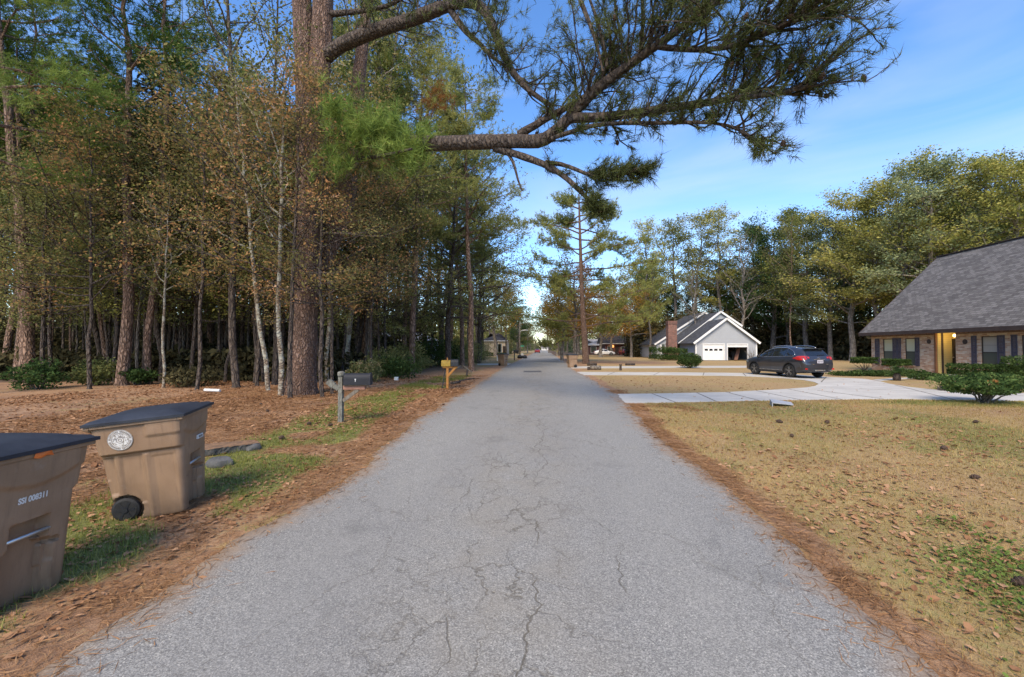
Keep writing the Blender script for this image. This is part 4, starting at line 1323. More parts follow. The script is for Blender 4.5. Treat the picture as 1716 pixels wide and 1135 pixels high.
# rusty understory along the front of the wood
UL = [
    (486, 668, 0, 'rust leaved sapling in front of the left flank of the huge forked pine'),
    (556, 660, 0, 'rust leaved young oak just right of the huge forked pine'),
    (540, 666, 2, 'orange leaved sapling hiding part of the huge forked pine trunk'),
    (150, 652, 0, 'rusty leaved understory oak left of the stout brown pine'),
    (330, 654, 2, 'rusty leaved understory oak between the stout pine and the mottled saplings'),
    (430, 648, 0, 'orange brown leaved oak crowding the left side of the huge forked pine'),
    (500, 640, 2, 'rust leaved sapling behind the foot of the huge forked pine'),
    (70, 646, 1, 'olive leaved understory tree hanging over the left edge pines'),
    (240, 640, 1, 'olive leaved understory tree behind the stout brown pine'),
]
for i, (px, py, k, lab) in enumerate(UL):
    plant(f'under{k}', gp(px, py), lab, leaf='leaf_russet' if ('huge forked' in lab) else None, scale=(0.95, 0.8, 0.85, 1.0, 0.95, 1.05, 0.85, 1.05, 1.0)[i])
for i, (x, y, k) in enumerate(((-13.5, 20.5, 0), (-18, 19.5, 1), (-22, 21, 2), (-26, 20, 1), (-15.5, 24, 2), (-20, 25, 0), (-11.5, 22.5, 2), (-25, 26, 0), (-30, 24, 1), (-9.5, 24.5, 0), (-8.8, 20.8, 2))):
    plant(f'under{k}', (x, y), 'slender rusty or olive leaved understory tree among the shaded pines', 'understory trees in the left wood', scale=random.uniform(0.85, 1.15))

DL = ((-10.5, 19.0, 0, 'olive brown understory tree between the stout brown pine and the dark leaning trunk'),
      (-13.2, 18.3, 1, 'olive leaved understory tree right of the stout brown pine'),
      (-16.6, 18.6, 0, 'brown olive understory tree left of the stout brown pine'),
      (-19.8, 18.0, 1, 'olive leaved understory tree right of the left edge pines'),
      (-22.8, 17.8, 0, 'brown olive understory tree overhanging the left edge of the picture'))
for x, y, k, lab in DL:
    plant(f'dense{k}', (x, y), lab, scale=random.uniform(0.95, 1.1))
plant('bough_pine', (P(-70, 590, 12.6).x, 12.6), 'pine just outside the left edge whose bright boughs hang into the upper left corner', rz=0.8)
for i, (x, y, k) in enumerate(((-9.0, 22.5, 0), (-12, 24.5, 1), (-17.5, 22.5, 0), (-21, 23, 1), (-24.5, 22, 0), (-28, 21.5, 1), (-14.5, 27, 1), (-10.5, 29, 0), (-19, 29, 0), (-25, 30, 1), (-9.2, 34, 1), (-12.5, 36, 0), (-31, 28, 0), (-8.6, 27.5, 0))):
    plant(f'dense{k}', (x, y), 'leafy olive and brown understory tree filling in behind the front trunks', 'leafy understory trees in the left wood', scale=random.uniform(0.9, 1.15))
# shaded trunks deeper in
r = np.random.default_rng(99)
pts = []
tries = 0
while len(pts) < 135 and tries < 8000:
    tries += 1
    y = r.uniform(19.5, 62)
    x = -8.5 - r.random() ** 0.9 * (10 + y * 0.95)
    if all((x - a) ** 2 + (y - b) ** 2 > 1.5 for a, b in pts):
        if (x + 19) ** 2 / 60 + (y - 55) ** 2 / 80 < 1:
            continue
        pts.append((x, y))
for i, (x, y) in enumerate(pts):
    c = r.random()
    if c < 0.50:
        plant(f'fpine{r.integers(0, 4)}', (x, y), 'tall bare pine trunk deep in the shaded left wood', 'pines deep in the left wood', scale=r.uniform(0.75, 1.1), rz=r.uniform(0, 6))
    elif c < 0.8:
        plant('dark_thin', (x, y), 'thin dark tree stem deep in the shaded left wood', 'thin dark stems in the left wood', scale=r.uniform(0.75, 1.2), rz=r.uniform(0, 6))
    else:
        plant(f'thin{r.integers(0, 3)}', (x, y), 'slender grey tree stem deep in the shaded left wood', 'slender stems in the left wood', scale=r.uniform(0.8, 1.2), rz=r.uniform(0, 6))


k_ = 0
while k_ < 42:
    y = r.uniform(18.2, 24.5); x = -9.0 - r.random() * 19
    if all((x - a) ** 2 + (y - b) ** 2 > 0.5 for a, b in pts):
        pts.append((x, y)); k_ += 1
        plant(('dark_thin', 'thin2', 'thin0')[k_ % 3], (x, y), 'slim dark stem crowding the front edge of the left wood', 'slim stems along the front of the left wood', scale=r.uniform(0.6, 0.95), rz=r.uniform(0, 6), tilt=(r.normal(0, 0.04), 0))


# the mass of undergrowth behind the trunks
def thicket(name, label, seed, boxes, size, mat):
    r = np.random.default_rng(seed)
    m = MB()
    for (x0, x1, y0, y1, z0, z1, n) in boxes:
        x, y = r.uniform(x0, x1, n), r.uniform(y0, y1, n)
        hcap = z0 + (z1 - z0) * (0.35 + 0.65 * fnoise(x * 0.35, y * 0.35, seed, 2))
        z = z0 + (hcap - z0) * r.random(n) ** 1.2
        z += gz_arr(y)
        leaf_quads(m, r, np.stack([x, y, z], -1), size * r.uniform(0.6, 1.4, n), 0.5)
        for _ in range(n // 130):
            px, py = r.uniform(x0, x1), r.uniform(y0, y1)
            p, _d = wander(r, (px, py, gz(py)), (r.normal(0, 0.3), r.normal(0, 0.3), 1), r.uniform(1.2, max(1.5, z1)), 4, 0.2)
            m.tube(p, np.linspace(0.02, 0.006, 5), 3, cap=False)
    o = m.build(name, M[mat])
    return tag(o, label, kind='stuff')


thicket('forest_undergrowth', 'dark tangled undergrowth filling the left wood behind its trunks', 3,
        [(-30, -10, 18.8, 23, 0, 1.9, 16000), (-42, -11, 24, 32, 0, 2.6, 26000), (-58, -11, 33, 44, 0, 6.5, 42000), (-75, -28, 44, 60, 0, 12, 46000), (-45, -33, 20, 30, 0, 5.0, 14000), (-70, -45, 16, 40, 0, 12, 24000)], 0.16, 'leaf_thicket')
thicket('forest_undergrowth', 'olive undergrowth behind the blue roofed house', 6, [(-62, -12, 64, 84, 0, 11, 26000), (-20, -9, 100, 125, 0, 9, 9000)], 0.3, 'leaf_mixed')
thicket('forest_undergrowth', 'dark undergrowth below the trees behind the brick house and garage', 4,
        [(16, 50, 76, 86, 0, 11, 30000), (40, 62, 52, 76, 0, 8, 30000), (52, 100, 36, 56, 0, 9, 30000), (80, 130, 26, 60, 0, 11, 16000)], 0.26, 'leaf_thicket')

# ------------------------------------------------------------------ shrubs and hedges
def gen_shrub(seed, rx, ry_, h, n, size, mat_leaf, shape='dome', stem_h=0.3, stems=7, asp=0.5, flatten=0.0, lump=0.25):
    r = np.random.default_rng(seed)
    wood, crown = MB(), MB()
    for i in range(stems):
        a = r.uniform(0, 6.28)
        p, _ = wander(r, (r.normal(0, 0.07), r.normal(0, 0.07), -0.05), (math.cos(a) * 0.6, math.sin(a) * 0.6, 1), stem_h + h * 0.45, 4, 0.15)
        wood.tube(p, np.linspace(0.035, 0.012, 5), 5, cap=False)
    # points near the shell and some inside
    th = r.uniform(0, 2 * np.pi, n)
    cz = r.uniform(-1, 1, n)
    if shape == 'flat':
        cz = np.clip(r.normal(0.45, 0.5, n), -1, 1)
    s = np.sqrt(1 - cz ** 2)
    if shape == 'box':
        s = np.clip(s * 1.8, 0, 1); cz = np.sign(cz) * np.abs(cz) ** 0.6
    rad = 1 - r.random(n) ** 2.2 * 0.55
    lu = 1 + lump * (vnoise(th * 2.2, cz * 2.5, seed) - 0.5) * 2 + lump * 0.6 * (vnoise(th * 5, cz * 6, seed + 3) - 0.5)
    c = np.stack([np.cos(th) * s * rx, np.sin(th) * s * ry_, cz * h / 2], -1) * (rad * lu)[:, None]
    c[:, 2] += stem_h + h / 2
    leaf_quads(crown, r, c, np.full(n, size), asp)
    return wood, crown


def shrub(name, label, loc, seed, rx, ry_, h, n, size, leafm, cat='shrub', group=None, bark='grey_bark', rz=0, **kw):
    wood, crown = gen_shrub(seed, rx, ry_, h, n, size, leafm, **kw)
    z = gz(loc[1])
    root = thing(name, label, cat, (loc[0], loc[1], z), rz, group)
    wood.build('stem', M[bark], root, smooth=True)
    crown.build('foliage', M[leafm], root)
    return root


def gxy(px, py):
    p = G(px, py)
    return (p.x, p.y)


# undergrowth shrubs at the wood's edge (each its own)
for i, (px, py, rx, h, lm, lab) in enumerate((
        (62, 652, 0.75, 1.0, 'leaf_camellia', 'green leafy bush at the foot of the leaning left edge pine'),
        (160, 646, 0.8, 1.0, 'leaf_mixed', 'low brownish bush between the left edge pines and the stout pine'),
        (232, 645, 0.6, 0.7, 'leaf_hedge', 'small green bush at the foot of the stout brown pine'),
        (318, 648, 0.9, 0.8, 'leaf_thicket', 'low dark bramble left of the mottled saplings'),
        (640, 632, 1.1, 1.5, 'leaf_mixed', 'brown leaved bush right behind the near mailbox'),
        (668, 634, 1.0, 1.0, 'leaf_hedge', 'greenish low bush between the near mailbox and the bent trunk'),
        (684, 626, 1.1, 1.8, 'leaf_mixed', 'tall mixed bush at the foot of the bent brown trunk'),
        (722, 616, 1.6, 2.4, 'leaf_hedge', 'big dark green bush left of the yellow mailbox'),
        (745, 613, 1.5, 2.2, 'leaf_hedge', 'dark green bush directly behind the yellow mailbox'),
        (772, 612, 1.9, 2.3, 'leaf_mixed', 'brown twiggy bush right of the yellow mailbox'),
        (796, 608, 2.0, 2.2, 'leaf_mixed', 'straggly brown bush at the end of the left wood'),
        (702, 622, 1.0, 1.0, 'leaf_mixed', 'low olive bush below the thick dark trunk'),
        (612, 640, 0.7, 0.9, 'leaf_rust', 'rusty leaved low bush behind the near mailbox post'))):
    shrub('wild_bush', lab, gxy(px, py), 200 + i, rx, rx, h, int(1500 + 700 * rx * h), 0.06, lm, 'bush', stem_h=0.05, lump=0.55, stems=9)

cb = G(1650, 675)
shrub('camellia_bush', 'spreading glossy green bush on bare stems right of the driveway', (cb.x, cb.y), 300, 1.02, 0.95, 0.56, 6000, 0.042, 'leaf_camellia', 'bush', stem_h=0.26, stems=14, shape='dome', lump=0.3)
m = MB()
rr = np.random.default_rng(301)
pc = np.array(P(1667, 639, cb.y - 0.8)[:])
leaf_quads(m, rr, pc + rr.normal(0, 0.04, (16, 3)), np.full(16, 0.035), 0.5)
camel = [o for o in bpy.data.objects if o.name == 'camellia_bush'][0]
o = m.build('dead_spray', M['leaf_amber'], camel, (cb.x, cb.y, gz(cb.y)))
o['label'] = 'rusty dead leaves'
rb_ = G(1156, 617)
shrub('round_bush', 'rounded dark bush alone on the lawn before the white garage', (rb_.x, rb_.y), 310, 0.95, 0.95, 1.08, 5000, 0.05, 'leaf_hedge', 'bush', stem_h=0.1, lump=0.2)
# ------------------------------------------------------------------ wheeled bins
t = NT('tan_bin_plastic')
_p = t.obj()
_z = t.n('SeparateXYZ', {0: _p}).outputs[2]
_a = t.noise(_p, 3, 4); _b = t.noise(_p, 120, 2); _c = t.noise(t.scaled(_p, (9, 9, 1.3)), 2.2, 4, 0.65); _d = t.noise(t.scaled(_p, (1, 1, 1)), 9, 5, 0.7)
_col = t.ramp(_a, [(0.3, (0.235, 0.150, 0.090)), (0.7, (0.315, 0.208, 0.130))])
_col = t.mix(t.rng(_c, 0.5, 0.72, 0, 0.45), _col, (0.155, 0.102, 0.066))
_col = t.mix(t.rng(_d, 0.60, 0.72, 0, 0.35), _col, (0.33, 0.26, 0.20))
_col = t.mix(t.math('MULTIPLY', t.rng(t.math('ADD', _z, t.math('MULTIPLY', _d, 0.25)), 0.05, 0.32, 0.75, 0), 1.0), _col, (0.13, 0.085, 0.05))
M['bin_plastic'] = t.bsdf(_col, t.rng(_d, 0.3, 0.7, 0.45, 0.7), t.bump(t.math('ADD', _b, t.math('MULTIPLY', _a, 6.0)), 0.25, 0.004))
M['bin_lid'] = noisy('charcoal_lid_plastic', (0.012, 0.015, 0.023), (0.026, 0.031, 0.043), 4, 0.6, 0.06)
M['label_white'] = noisy('white_print', (0.62, 0.62, 0.60), (0.74, 0.74, 0.72), 9, 0.6, 0)
M['orange'] = noisy('orange_plastic', (0.62, 0.13, 0.02), (0.75, 0.20, 0.04), 9, 0.5, 0.1)
M['seal_ink'] = noisy('brown_seal_ink', (0.16, 0.11, 0.075), (0.24, 0.18, 0.13), 12, 0.7, 0)


def bin_section(h):
    """half width, half depth at height h"""
    zs_ = [0.0, 0.02, 0.70, 0.725, 0.98, 1.02]
    wx = [0.272, 0.277, 0.295, 0.328, 0.346, 0.35]
    wy = [0.30, 0.305, 0.362, 0.365, 0.395, 0.40]
    return np.interp(h, zs_, wx), np.interp(h, zs_, wy)


def bin_body_mesh():
    N = 176
    hs = np.concatenate([np.linspace(0, 0.69, 56), np.linspace(0.70, 0.735, 5), np.linspace(0.75, 1.02, 18)])
    V = []
    for h in hs:
        wx, wy = bin_section(h)
        rc = 0.055
        # rounded rectangle by even parameter
        pts = []
        per = [2 * (wx - rc), math.pi / 2 * rc, 2 * (wy - rc), math.pi / 2 * rc] * 2
        tot = 4 * (wx - rc) + 4 * (wy - rc) + 2 * math.pi * rc
        s = np.arange(N) / N
        for q in s:
            d = q * tot
            k = 0
            while d > per[k] and k < 7:
                d -= per[k]; k += 1
            if k == 0: p, n = (-wx + rc + d, -wy), (0, -1)
            elif k == 1:
                a = -math.pi / 2 + d / rc; p, n = (wx - rc + rc * math.cos(a), -wy + rc + rc * math.sin(a)), (math.cos(a), math.sin(a))
            elif k == 2: p, n = (wx, -wy + rc + d), (1, 0)
            elif k == 3:
                a = d / rc; p, n = (wx - rc + rc * math.cos(a), wy - rc + rc * math.sin(a)), (math.cos(a), math.sin(a))
            elif k == 4: p, n = (wx - rc - d, wy), (0, 1)
            elif k == 5:
                a = math.pi / 2 + d / rc; p, n = (-wx + rc + rc * math.cos(a), wy - rc + rc * math.sin(a)), (math.cos(a), math.sin(a))
            elif k == 6: p, n = (-wx, wy - rc - d), (-1, 0)
            else:
                a = math.pi + d / rc; p, n = (-wx + rc + rc * math.cos(a), -wy + rc + rc * math.sin(a)), (math.cos(a), math.sin(a))
            x, y = p
            dd = 0.0
            if n[1] < -0.7:   # front: lifting pocket and scoop line
                pw = 0.125 if h > 0.40 else 0.165
                pw = pw + (0.04 * float(sstep((0.42 - h) / 0.05)) if h > 0.36 and h < 0.42 else 0)
                m_ = float(sstep((pw - abs(x)) / 0.018)) * float(sstep((0.575 + 0.05 * x - h) / 0.02))
                dd -= 0.075 * m_
                if m_ > 0.5 and abs(x) > pw - 0.05 and h < 0.42: dd += 0.03
                line = 0.80 + 0.10 * (x / 0.33) ** 2
                dd += 0.018 * float(sstep((h - line) / 0.015)) * float(sstep((0.30 - abs(x)) / 0.03))
            if abs(n[0]) > 0.7:   # sides: ribs, panel, wheel housing
                yy = y
                dw = math.hypot(yy - 0.205, (h - 0.115) * 1.0)
                dd -= 0.085 * float(sstep((0.155 - dw) / 0.012)) if (h < 0.30) else 0
                if h < 0.68:
                    dd -= 0.013 * float(sstep((0.10 - abs(yy - 0.10)) / 0.015)) * float(sstep((h - 0.16) / 0.02))
                    dd += 0.012 * float(sstep((0.022 - abs(yy + 0.035)) / 0.01))
                    dd -= 0.020 * float(sstep((yy - 0.235) / 0.015)) * float(sstep((h - 0.28) / 0.02))
                    dd -= 0.010 * float(sstep((0.11 - abs(yy + 0.18)) / 0.02)) * float(sstep((0.66 - h) / 0.02))
                line = 0.68 - 0.06 * float(sstep((yy + 0.02) / 0.2)) + 0.0
                if h > 0.735: dd += 0.014 * float(sstep((-yy - 0.06) / 0.03)) * float(sstep((h - 0.86) / 0.012))
            pts.append((x + n[0] * dd, y + n[1] * dd, h))
        V.append(pts)
    return np.array(V)


def ring_wall(mb_, wx, wy, z0, z1, t_):
    mb_.box2((-wx, -wy, z0), (wx, -wy + t_, z1)); mb_.box2((-wx, wy - t_, z0), (wx, wy, z1))
    mb_.box2((-wx, -wy + t_, z0), (-wx + t_, wy - t_, z1)); mb_.box2((wx - t_, -wy + t_, z0), (wx, wy - t_, z1))


def place_text(name, s, size, loc, rot, mat, parent, ext=0.002, bold=0.0):
    v, f = text_arrays(s, size, bold)
    m = MB()
    Rm = np.array(rot)
    v = v * (0.80, 1.05, 1)
    v = v @ Rm.T + np.array(loc)
    m.add(v, ngons=f)
    return m.build(name, M[mat], parent)


def make_bin(label, loc, rz, kind):
    t = thing('wheeled_bin', label, 'bin', loc, rz, None)
    V = bin_body_mesh()
    m = MB()
    Vc = np.concatenate([V, V[:, :1]], 1)
    m.grid(Vc)
    m.add(V[0], ngons=[list(range(V.shape[1]))[::-1]])
    m.add(V[-1] - (0, 0, 0.02), ngons=[list(range(V.shape[1]))])
    body = m.build('body', M['bin_plastic'], t)
    smooth_angle(body, 50)
    m = MB()
    ring_wall(m, 0.372, 0.425, 1.005, 1.035, 0.05)
    rim = m.build('rim', M['bin_plastic'], t)
    bv = rim.modifiers.new('bevel', 'BEVEL'); bv.width = 0.006; bv.segments = 2
    # lid: shallow dome with raised panel and lip
    m = MB()
    n = 21
    gx, gy = np.meshgrid(np.linspace(-1, 1, n), np.linspace(-1, 1, n))
    edge = np.minimum(1 - np.abs(gx), 1 - np.abs(gy))
    z = 1.062 + 0.020 * sstep(edge / 0.12) + 0.022 * sstep((edge - 0.22) / 0.12) + 0.02 * (1 - gx ** 2) * (1 - gy ** 2)
    m.grid(np.stack([gx * 0.386, gy * 0.44 - 0.005, z], -1))
    for sgn in (-1, 1):
        m.box2((-0.386, sgn * 0.44 - 0.005, 1.036), (0.386, sgn * 0.425 - 0.005, 1.061))
        m.box2((sgn * 0.386, -0.43, 1.036), (sgn * 0.371, 0.42, 1.061))
    lid = m.build('lid', M['bin_lid'], t)
    smooth_angle(lid, 35)
    m = MB()
    m.tube([(-0.30, 0.39, 0.98), (-0.30, 0.46, 1.01), (0.30, 0.46, 1.01), (0.30, 0.39, 0.98)], 0.018, 8)
    m.build('handle', M['bin_plastic'], t, smooth=True)
    for s in (-1, 1):
        w = MB()
        w.lathe([(0.03, -0.03), (0.10, -0.03), (0.122, -0.018), (0.122, 0.018), (0.10, 0.03), (0.085, 0.022), (0.03, 0.022)], 24, (s * 0.262, 0.205, 0.122), 'x')
        wheel = w.build('wheel', M['rubber'], t, smooth=False)
        h = MB()
        for k in range(6):
            a = k / 6 * 2 * math.pi
            h.bar((s * 0.289, 0.205, 0.122), (s * 0.289, 0.205 + 0.085 * math.cos(a), 0.122 + 0.085 * math.sin(a)), 0.012, 0.022)
        h.lathe([(0.001, -0.01), (0.028, -0.01), (0.028, 0.008), (0.001, 0.012)], 12, (s * 0.292, 0.205, 0.122), 'x')
        h.build('hub', M['black_metal'], wheel)
    m = MB()
    m.tube([(-0.13, -0.335, 0.47), (0.13, -0.335, 0.47)], 0.0125, 10)
    m.build('catch_bar', M['steel'], t, smooth=True)
    wx, wy = bin_section(0.66)
    slope = math.atan((0.335 - 0.28) / 0.68)
    # front text: faces -Y, reads upright
    rotf = np.array(((1, 0, 0), (0, math.sin(slope), -math.cos(slope) * 0 - 1), (0, math.cos(slope), 0)))
    ph = math.atan(0.10 / 1.02)
    rotf = np.array(((1, 0, 0), (0, -math.sin(ph), -math.cos(ph)), (0, math.cos(ph), -math.sin(ph))))
    rots = np.array(((0, 0, -1), (-1, 0, 0), (0, 1, 0)))
    if kind == 'number':
        for i, ch in enumerate('SSI 008311'):
            if ch == ' ':
                continue
            place_text('number', 'SSI 008311', 0.052, (0.0, -0.3675, 0.722), rotf, 'label_white', t, bold=0.0022)
            break
        m = MB()
        gx, gy = np.meshgrid(np.linspace(-1, 1, 9), np.linspace(-1, 1, 7))
        m.grid(np.stack([gx * 0.055 * (1 - 0.15 * gy) + 0.0, -0.432 - 0.012 * (1 - gx ** 2) * (1 - gy ** 2) + 0 * gx, 1.022 + gy * 0.022 + 0.006 * np.sin(gx * 4)], -1))
        m.grid(np.stack([gx * 0.05, -0.432 + (gy + 1) * 0.012, 1.044 + 0.003 * (1 - gx ** 2)], -1))
        m.build('clip', M['orange'], t, smooth=True)
    if kind == 'seal':
        m = MB()
        m.box((0.10, -0.371, 0.722), (0.13, 0.02, 0.042))
        lb = m.build('number_plate', M['label_white'], t)
        m = MB()
        for k in range(7):
            m.box((0.055 + k * 0.0145, -0.3818, 0.722), (0.0075, 0.002, 0.020 + 0.006 * (k % 3)))
        m.build('number', M['grey_bark'], lb)
        # round seal on the left side, facing -X
        c = np.array((-0.3395, 0.145, 0.865))
        tilt = math.atan((0.346 - 0.328) / 0.255)
        disc = MB()
        Ux = np.array((0, -1.0, 0)); Uz = np.array((-math.sin(tilt), 0, math.cos(tilt))); N_ = np.array((-math.cos(tilt), 0, -math.sin(tilt)))

        def at(u, v, d=0.0):
            return c + Ux * u + Uz * v + N_ * d

        def ann(r0, r1, d, mm, a0=0, a1=2 * math.pi, k=48):
            a = np.linspace(a0, a1, k)
            Vv = np.array([[at(rr_ * math.sin(x_), rr_ * math.cos(x_), d) for rr_ in (r0, r1)] for x_ in a])
            mm.grid(Vv, flip=False)
        ann(0.001, 0.108, 0.004, disc)
        seal = disc.build('seal', M['label_white'], t)
        ink = MB()
        ann(0.103, 0.106, 0.006, ink)
        ann(0.070, 0.073, 0.006, ink)
        ann(0.028, 0.032, 0.006, ink)
        ann(0.012, 0.016, 0.006, ink)
        rr3 = np.random.default_rng(12)
        for k in range(70):
            a = rr3.uniform(0, 6.28); q = rr3.uniform(0.034, 0.066)
            a2 = a + rr3.normal(0, 0.18); q2 = q + rr3.uniform(-0.012, 0.016)
            q2 = min(q2, 0.067)
            ink.bar(at(q * math.sin(a), q * math.cos(a), 0.0065), at(q2 * math.sin(a2), q2 * math.cos(a2), 0.0065), 0.0022, 0.001, upv=tuple(N_))
        ink.build('seal_drawing', M['seal_ink'], seal)
        # ring lettering, worn beyond reading: short upright strokes in letter groups
        ring = MB()
        for k in range(44):
            a = k / 44 * 2 * math.pi
            if k % 11 in (0,):
                continue
            for dk in (-0.028, 0.028):
                ring.bar(at(0.080 * math.sin(a + dk), 0.080 * math.cos(a + dk), 0.0065), at(0.097 * math.sin(a + dk * 0.7), 0.097 * math.cos(a + dk * 0.7), 0.0065), 0.0022, 0.001, upv=tuple(N_))
            zz_ = (0.080, 0.0885, 0.097)[k % 3]
            ring.bar(at(zz_ * math.sin(a - 0.028), zz_ * math.cos(a - 0.028), 0.0065), at(zz_ * math.sin(a + 0.028), zz_ * math.cos(a + 0.028), 0.0065), 0.0022, 0.001, upv=tuple(N_))
        ring.build('seal_lettering', M['seal_ink'], seal)
    return t


# the two near bins face the road
BW = G(214, 872)
make_bin('tan wheeled bin cut by the left edge with an orange clip and white number', (-4.0, 2.72, gz(2.7) + 0.0), R(90 + 4), 'number')
bpy.data.objects['wheeled_bin'].scale = (1.02, 1.02, 1.05)
make_bin('tan wheeled bin with a round white seal, tilted beside the concrete slab', (BW.x + 0.09, BW.y + 0.33, gz(5.0) - 0.01), R(90 + 20), 'seal')
_b = bpy.data.objects['wheeled_bin.001']
_b.rotation_euler = (Matrix.Rotation(R(6), 3, Vector((0.69, -0.72, 0))) @ Matrix.Rotation(R(110), 3, 'Z')).to_euler()
p = G(952, 616.5)
make_bin('tan wheeled bin standing at the right road edge before the tall pine', (p.x + 0.35, p.y + 0.3, p.z), R(-75), 'plain')
p = G(846, 613.5)
make_bin('tan wheeled bin standing on the far left verge by the short driveway', (p.x - 0.2, p.y + 0.3, p.z), R(60), 'plain')

# ------------------------------------------------------------------ mailboxes
def mailbox_shell(m, c, L, w, h, rz, rear=True):
    """arched box: axis along local +X from c"""
    k = 10
    prof = [(-w / 2, 0), (w / 2, 0)] + [(w / 2 * math.cos(a), h - w / 2 + w / 2 * math.sin(a)) for a in np.linspace(0, math.pi, k)]
    ca, sa = math.cos(rz), math.sin(rz)
    poly = [(c[0] - y * sa, c[1] + y * ca, c[2] + z) for y, z in prof]
    m.prism(poly, (L * ca, L * sa, 0))


def mailbox_a():
    b = G(571, 709)
    t = thing('mailbox', 'dark navy mailbox on a lichen covered wooden post with a knee brace', 'mailbox', b, 0, None, (0.92, 0.92, 0.93))
    dx = np.array((0.985, 0.17, 0.0))
    m = MB()
    m.box((0, 0, 0.50), (0.10, 0.10, 1.19))
    m.lathe([(0.075, 1.10), (0.088, 1.13), (0.088, 1.17), (0.07, 1.20), (0.02, 1.215)], 12)
    m.build('post', M['lichen_wood'], t)
    m = MB()
    m.bar(-dx * 0.05 + (0, 0, 0.80), -dx * 0.20 + (0, 0, 0.90), 0.10, 0.10)
    m.bar(-dx * 0.17 + (0, 0, 0.88), -dx * 0.30 + (0, 0, 0.98), 0.11, 0.13)
    m.build('tail_arm', M['lichen_wood'], t)
    m = MB()
    m.bar(dx * 0.06 + (0, 0, 0.83), dx * 0.56 + (0, 0, 0.83), 0.11, 0.09)
    m.build('arm', M['red_wood'], t)
    m = MB()
    m.bar(dx * 0.05 + (0, 0, 0.52), dx * 0.40 + (0, 0, 0.78), 0.08, 0.08)
    m.build('brace', M['grey_wood'], t)
    m = MB()
    m.bar(dx * 0.08 + (0, 0, 0.885), dx * 0.66 + (0, 0, 0.885), 0.16, 0.018)
    m.build('shelf', M['grey_wood'], t)
    m = MB()
    rz = math.atan2(dx[1], dx[0])
    mailbox_shell(m, dx * 0.085 + (0, 0, 0.897), 0.58, 0.24, 0.27, rz)
    M['navy_metal'] = noisy('dark_navy_metal', (0.005, 0.006, 0.010), (0.010, 0.012, 0.019), 6, 0.7, 0.06)
    bx = m.build('box', M['navy_metal'], t)
    m = MB()
    mailbox_shell(m, dx * 0.666 + (0, 0, 0.888), 0.035, 0.265, 0.295, rz)
    m.build('door', M['navy_metal'], bx)
    m = MB()
    nrm = np.array((dx[1], -dx[0], 0))
    m.box(dx * 0.36 + nrm * 0.122 + np.array((0, 0, 1.0)), (0.012, 0.012, 0.05))
    m.box(dx * 0.36 + nrm * 0.124 + np.array((0, 0, 1.03)), (0.03, 0.012, 0.018))
    m.build('flag_stub', M['label_white'], bx)


mailbox_a()


def mailbox_b():
    b = G(750, 652)
    t = thing('mailbox', 'yellow mailbox and black mailbox side by side on an ochre post', 'mailbox', b, 0, None, (0.88, 0.88, 0.88))
    s = 1.0
    dx = np.array((1.0, 0.05, 0))
    m = MB()
    m.box((0, 0, 0.42), (0.10, 0.10, 1.0))
    m.build('post', M['yellow_wood'], t)
    m = MB()
    m.bar((0, 0, 0.55), (0.36, 0.0, 0.96), 0.09, 0.09)
    m.bar((-0.22, 0, 0.96), (0.44, 0, 0.96), 0.10, 0.08)
    m.build('arm', M['yellow_wood'], t)
    m = MB()
    mailbox_shell(m, (-0.26, -0.02, 1.005), 0.40, 0.24, 0.27, 0.05)
    yb = m.build('box', M['yellow_metal'], t)
    yb['label'] = 'yellow box'
    m = MB()
    m.box((0.02, -0.14, 1.32), (0.04, 0.012, 0.14))
    m.build('flag', M['yellow_wood'], yb)
    m = MB()
    mailbox_shell(m, (0.16, 0.0, 1.005), 0.32, 0.27, 0.31, 0.05)
    bb = m.build('box', M['black_metal'], t)
    bb['label'] = 'black box'
    m = MB()
    m.bar((-0.27, 0.05, -0.1), (-0.10, 0.05, 1.0), 0.035, 0.035)
    m.build('stake', M['black_metal'], t)


mailbox_b()
p = G(862, 604)
t = thing('mailbox', 'small black mailbox on a dark post beside the far left bin', 'mailbox', p)
m = MB(); m.box((0, 0, 0.5), (0.12, 0.12, 1.1)); m.bar((-0.2, 0, 1.0), (0.5, 0, 1.0), 0.1, 0.1); m.build('post', M['black_metal'], t)
m = MB(); mailbox_shell(m, (-0.1, 0, 1.06), 0.65, 0.26, 0.32, 0.0); m.build('box', M['black_metal'], t)
p = G(833.5, 605)
m = MB(); m.box((p.x, p.y, p.z + 0.3), (0.13, 0.13, 0.66), taper=0.9); m.lathe([(0.10, 0.62), (0.11, 0.66), (0.05, 0.74), (0.005, 0.75)], 10, p)
o = m.build('short_post', M['white_paint']); tag(o, 'short white marker post on the far left lawn', 'post')
p = G(875, 601)
m = MB()
t = thing('trash_bag', 'black bags heaped with a pale one on top at the far left road edge', 'rubbish pile', p)
rr = np.random.default_rng(8)
def blob(mb_, c, rx, rz_, seed):
    th = np.linspace(0, 2 * np.pi, 13); ph = np.linspace(0.05, math.pi - 0.05, 9)
    T_, P_ = np.meshgrid(th, ph)
    k = 1 + 0.28 * (vnoise(np.cos(T_) * 2 + 5, P_ * 2 + np.sin(T_) * 2, seed) - 0.5) * 2
    mb_.grid(np.stack([c[0] + rx * np.sin(P_) * np.cos(T_) * k, c[1] + rx * np.sin(P_) * np.sin(T_) * k, c[2] + rz_ * np.cos(P_) * k], -1))
m = MB(); blob(m, (-0.3, 0, 0.25), 0.42, 0.32, 3); blob(m, (0.35, 0.1, 0.22), 0.4, 0.28, 5); m.build('bags', M['black_metal'], t, smooth=True)
m = MB(); blob(m, (-0.02, 0.05, 0.55), 0.28, 0.22, 6); m.build('pale_bag', M['concrete'], t, smooth=True)

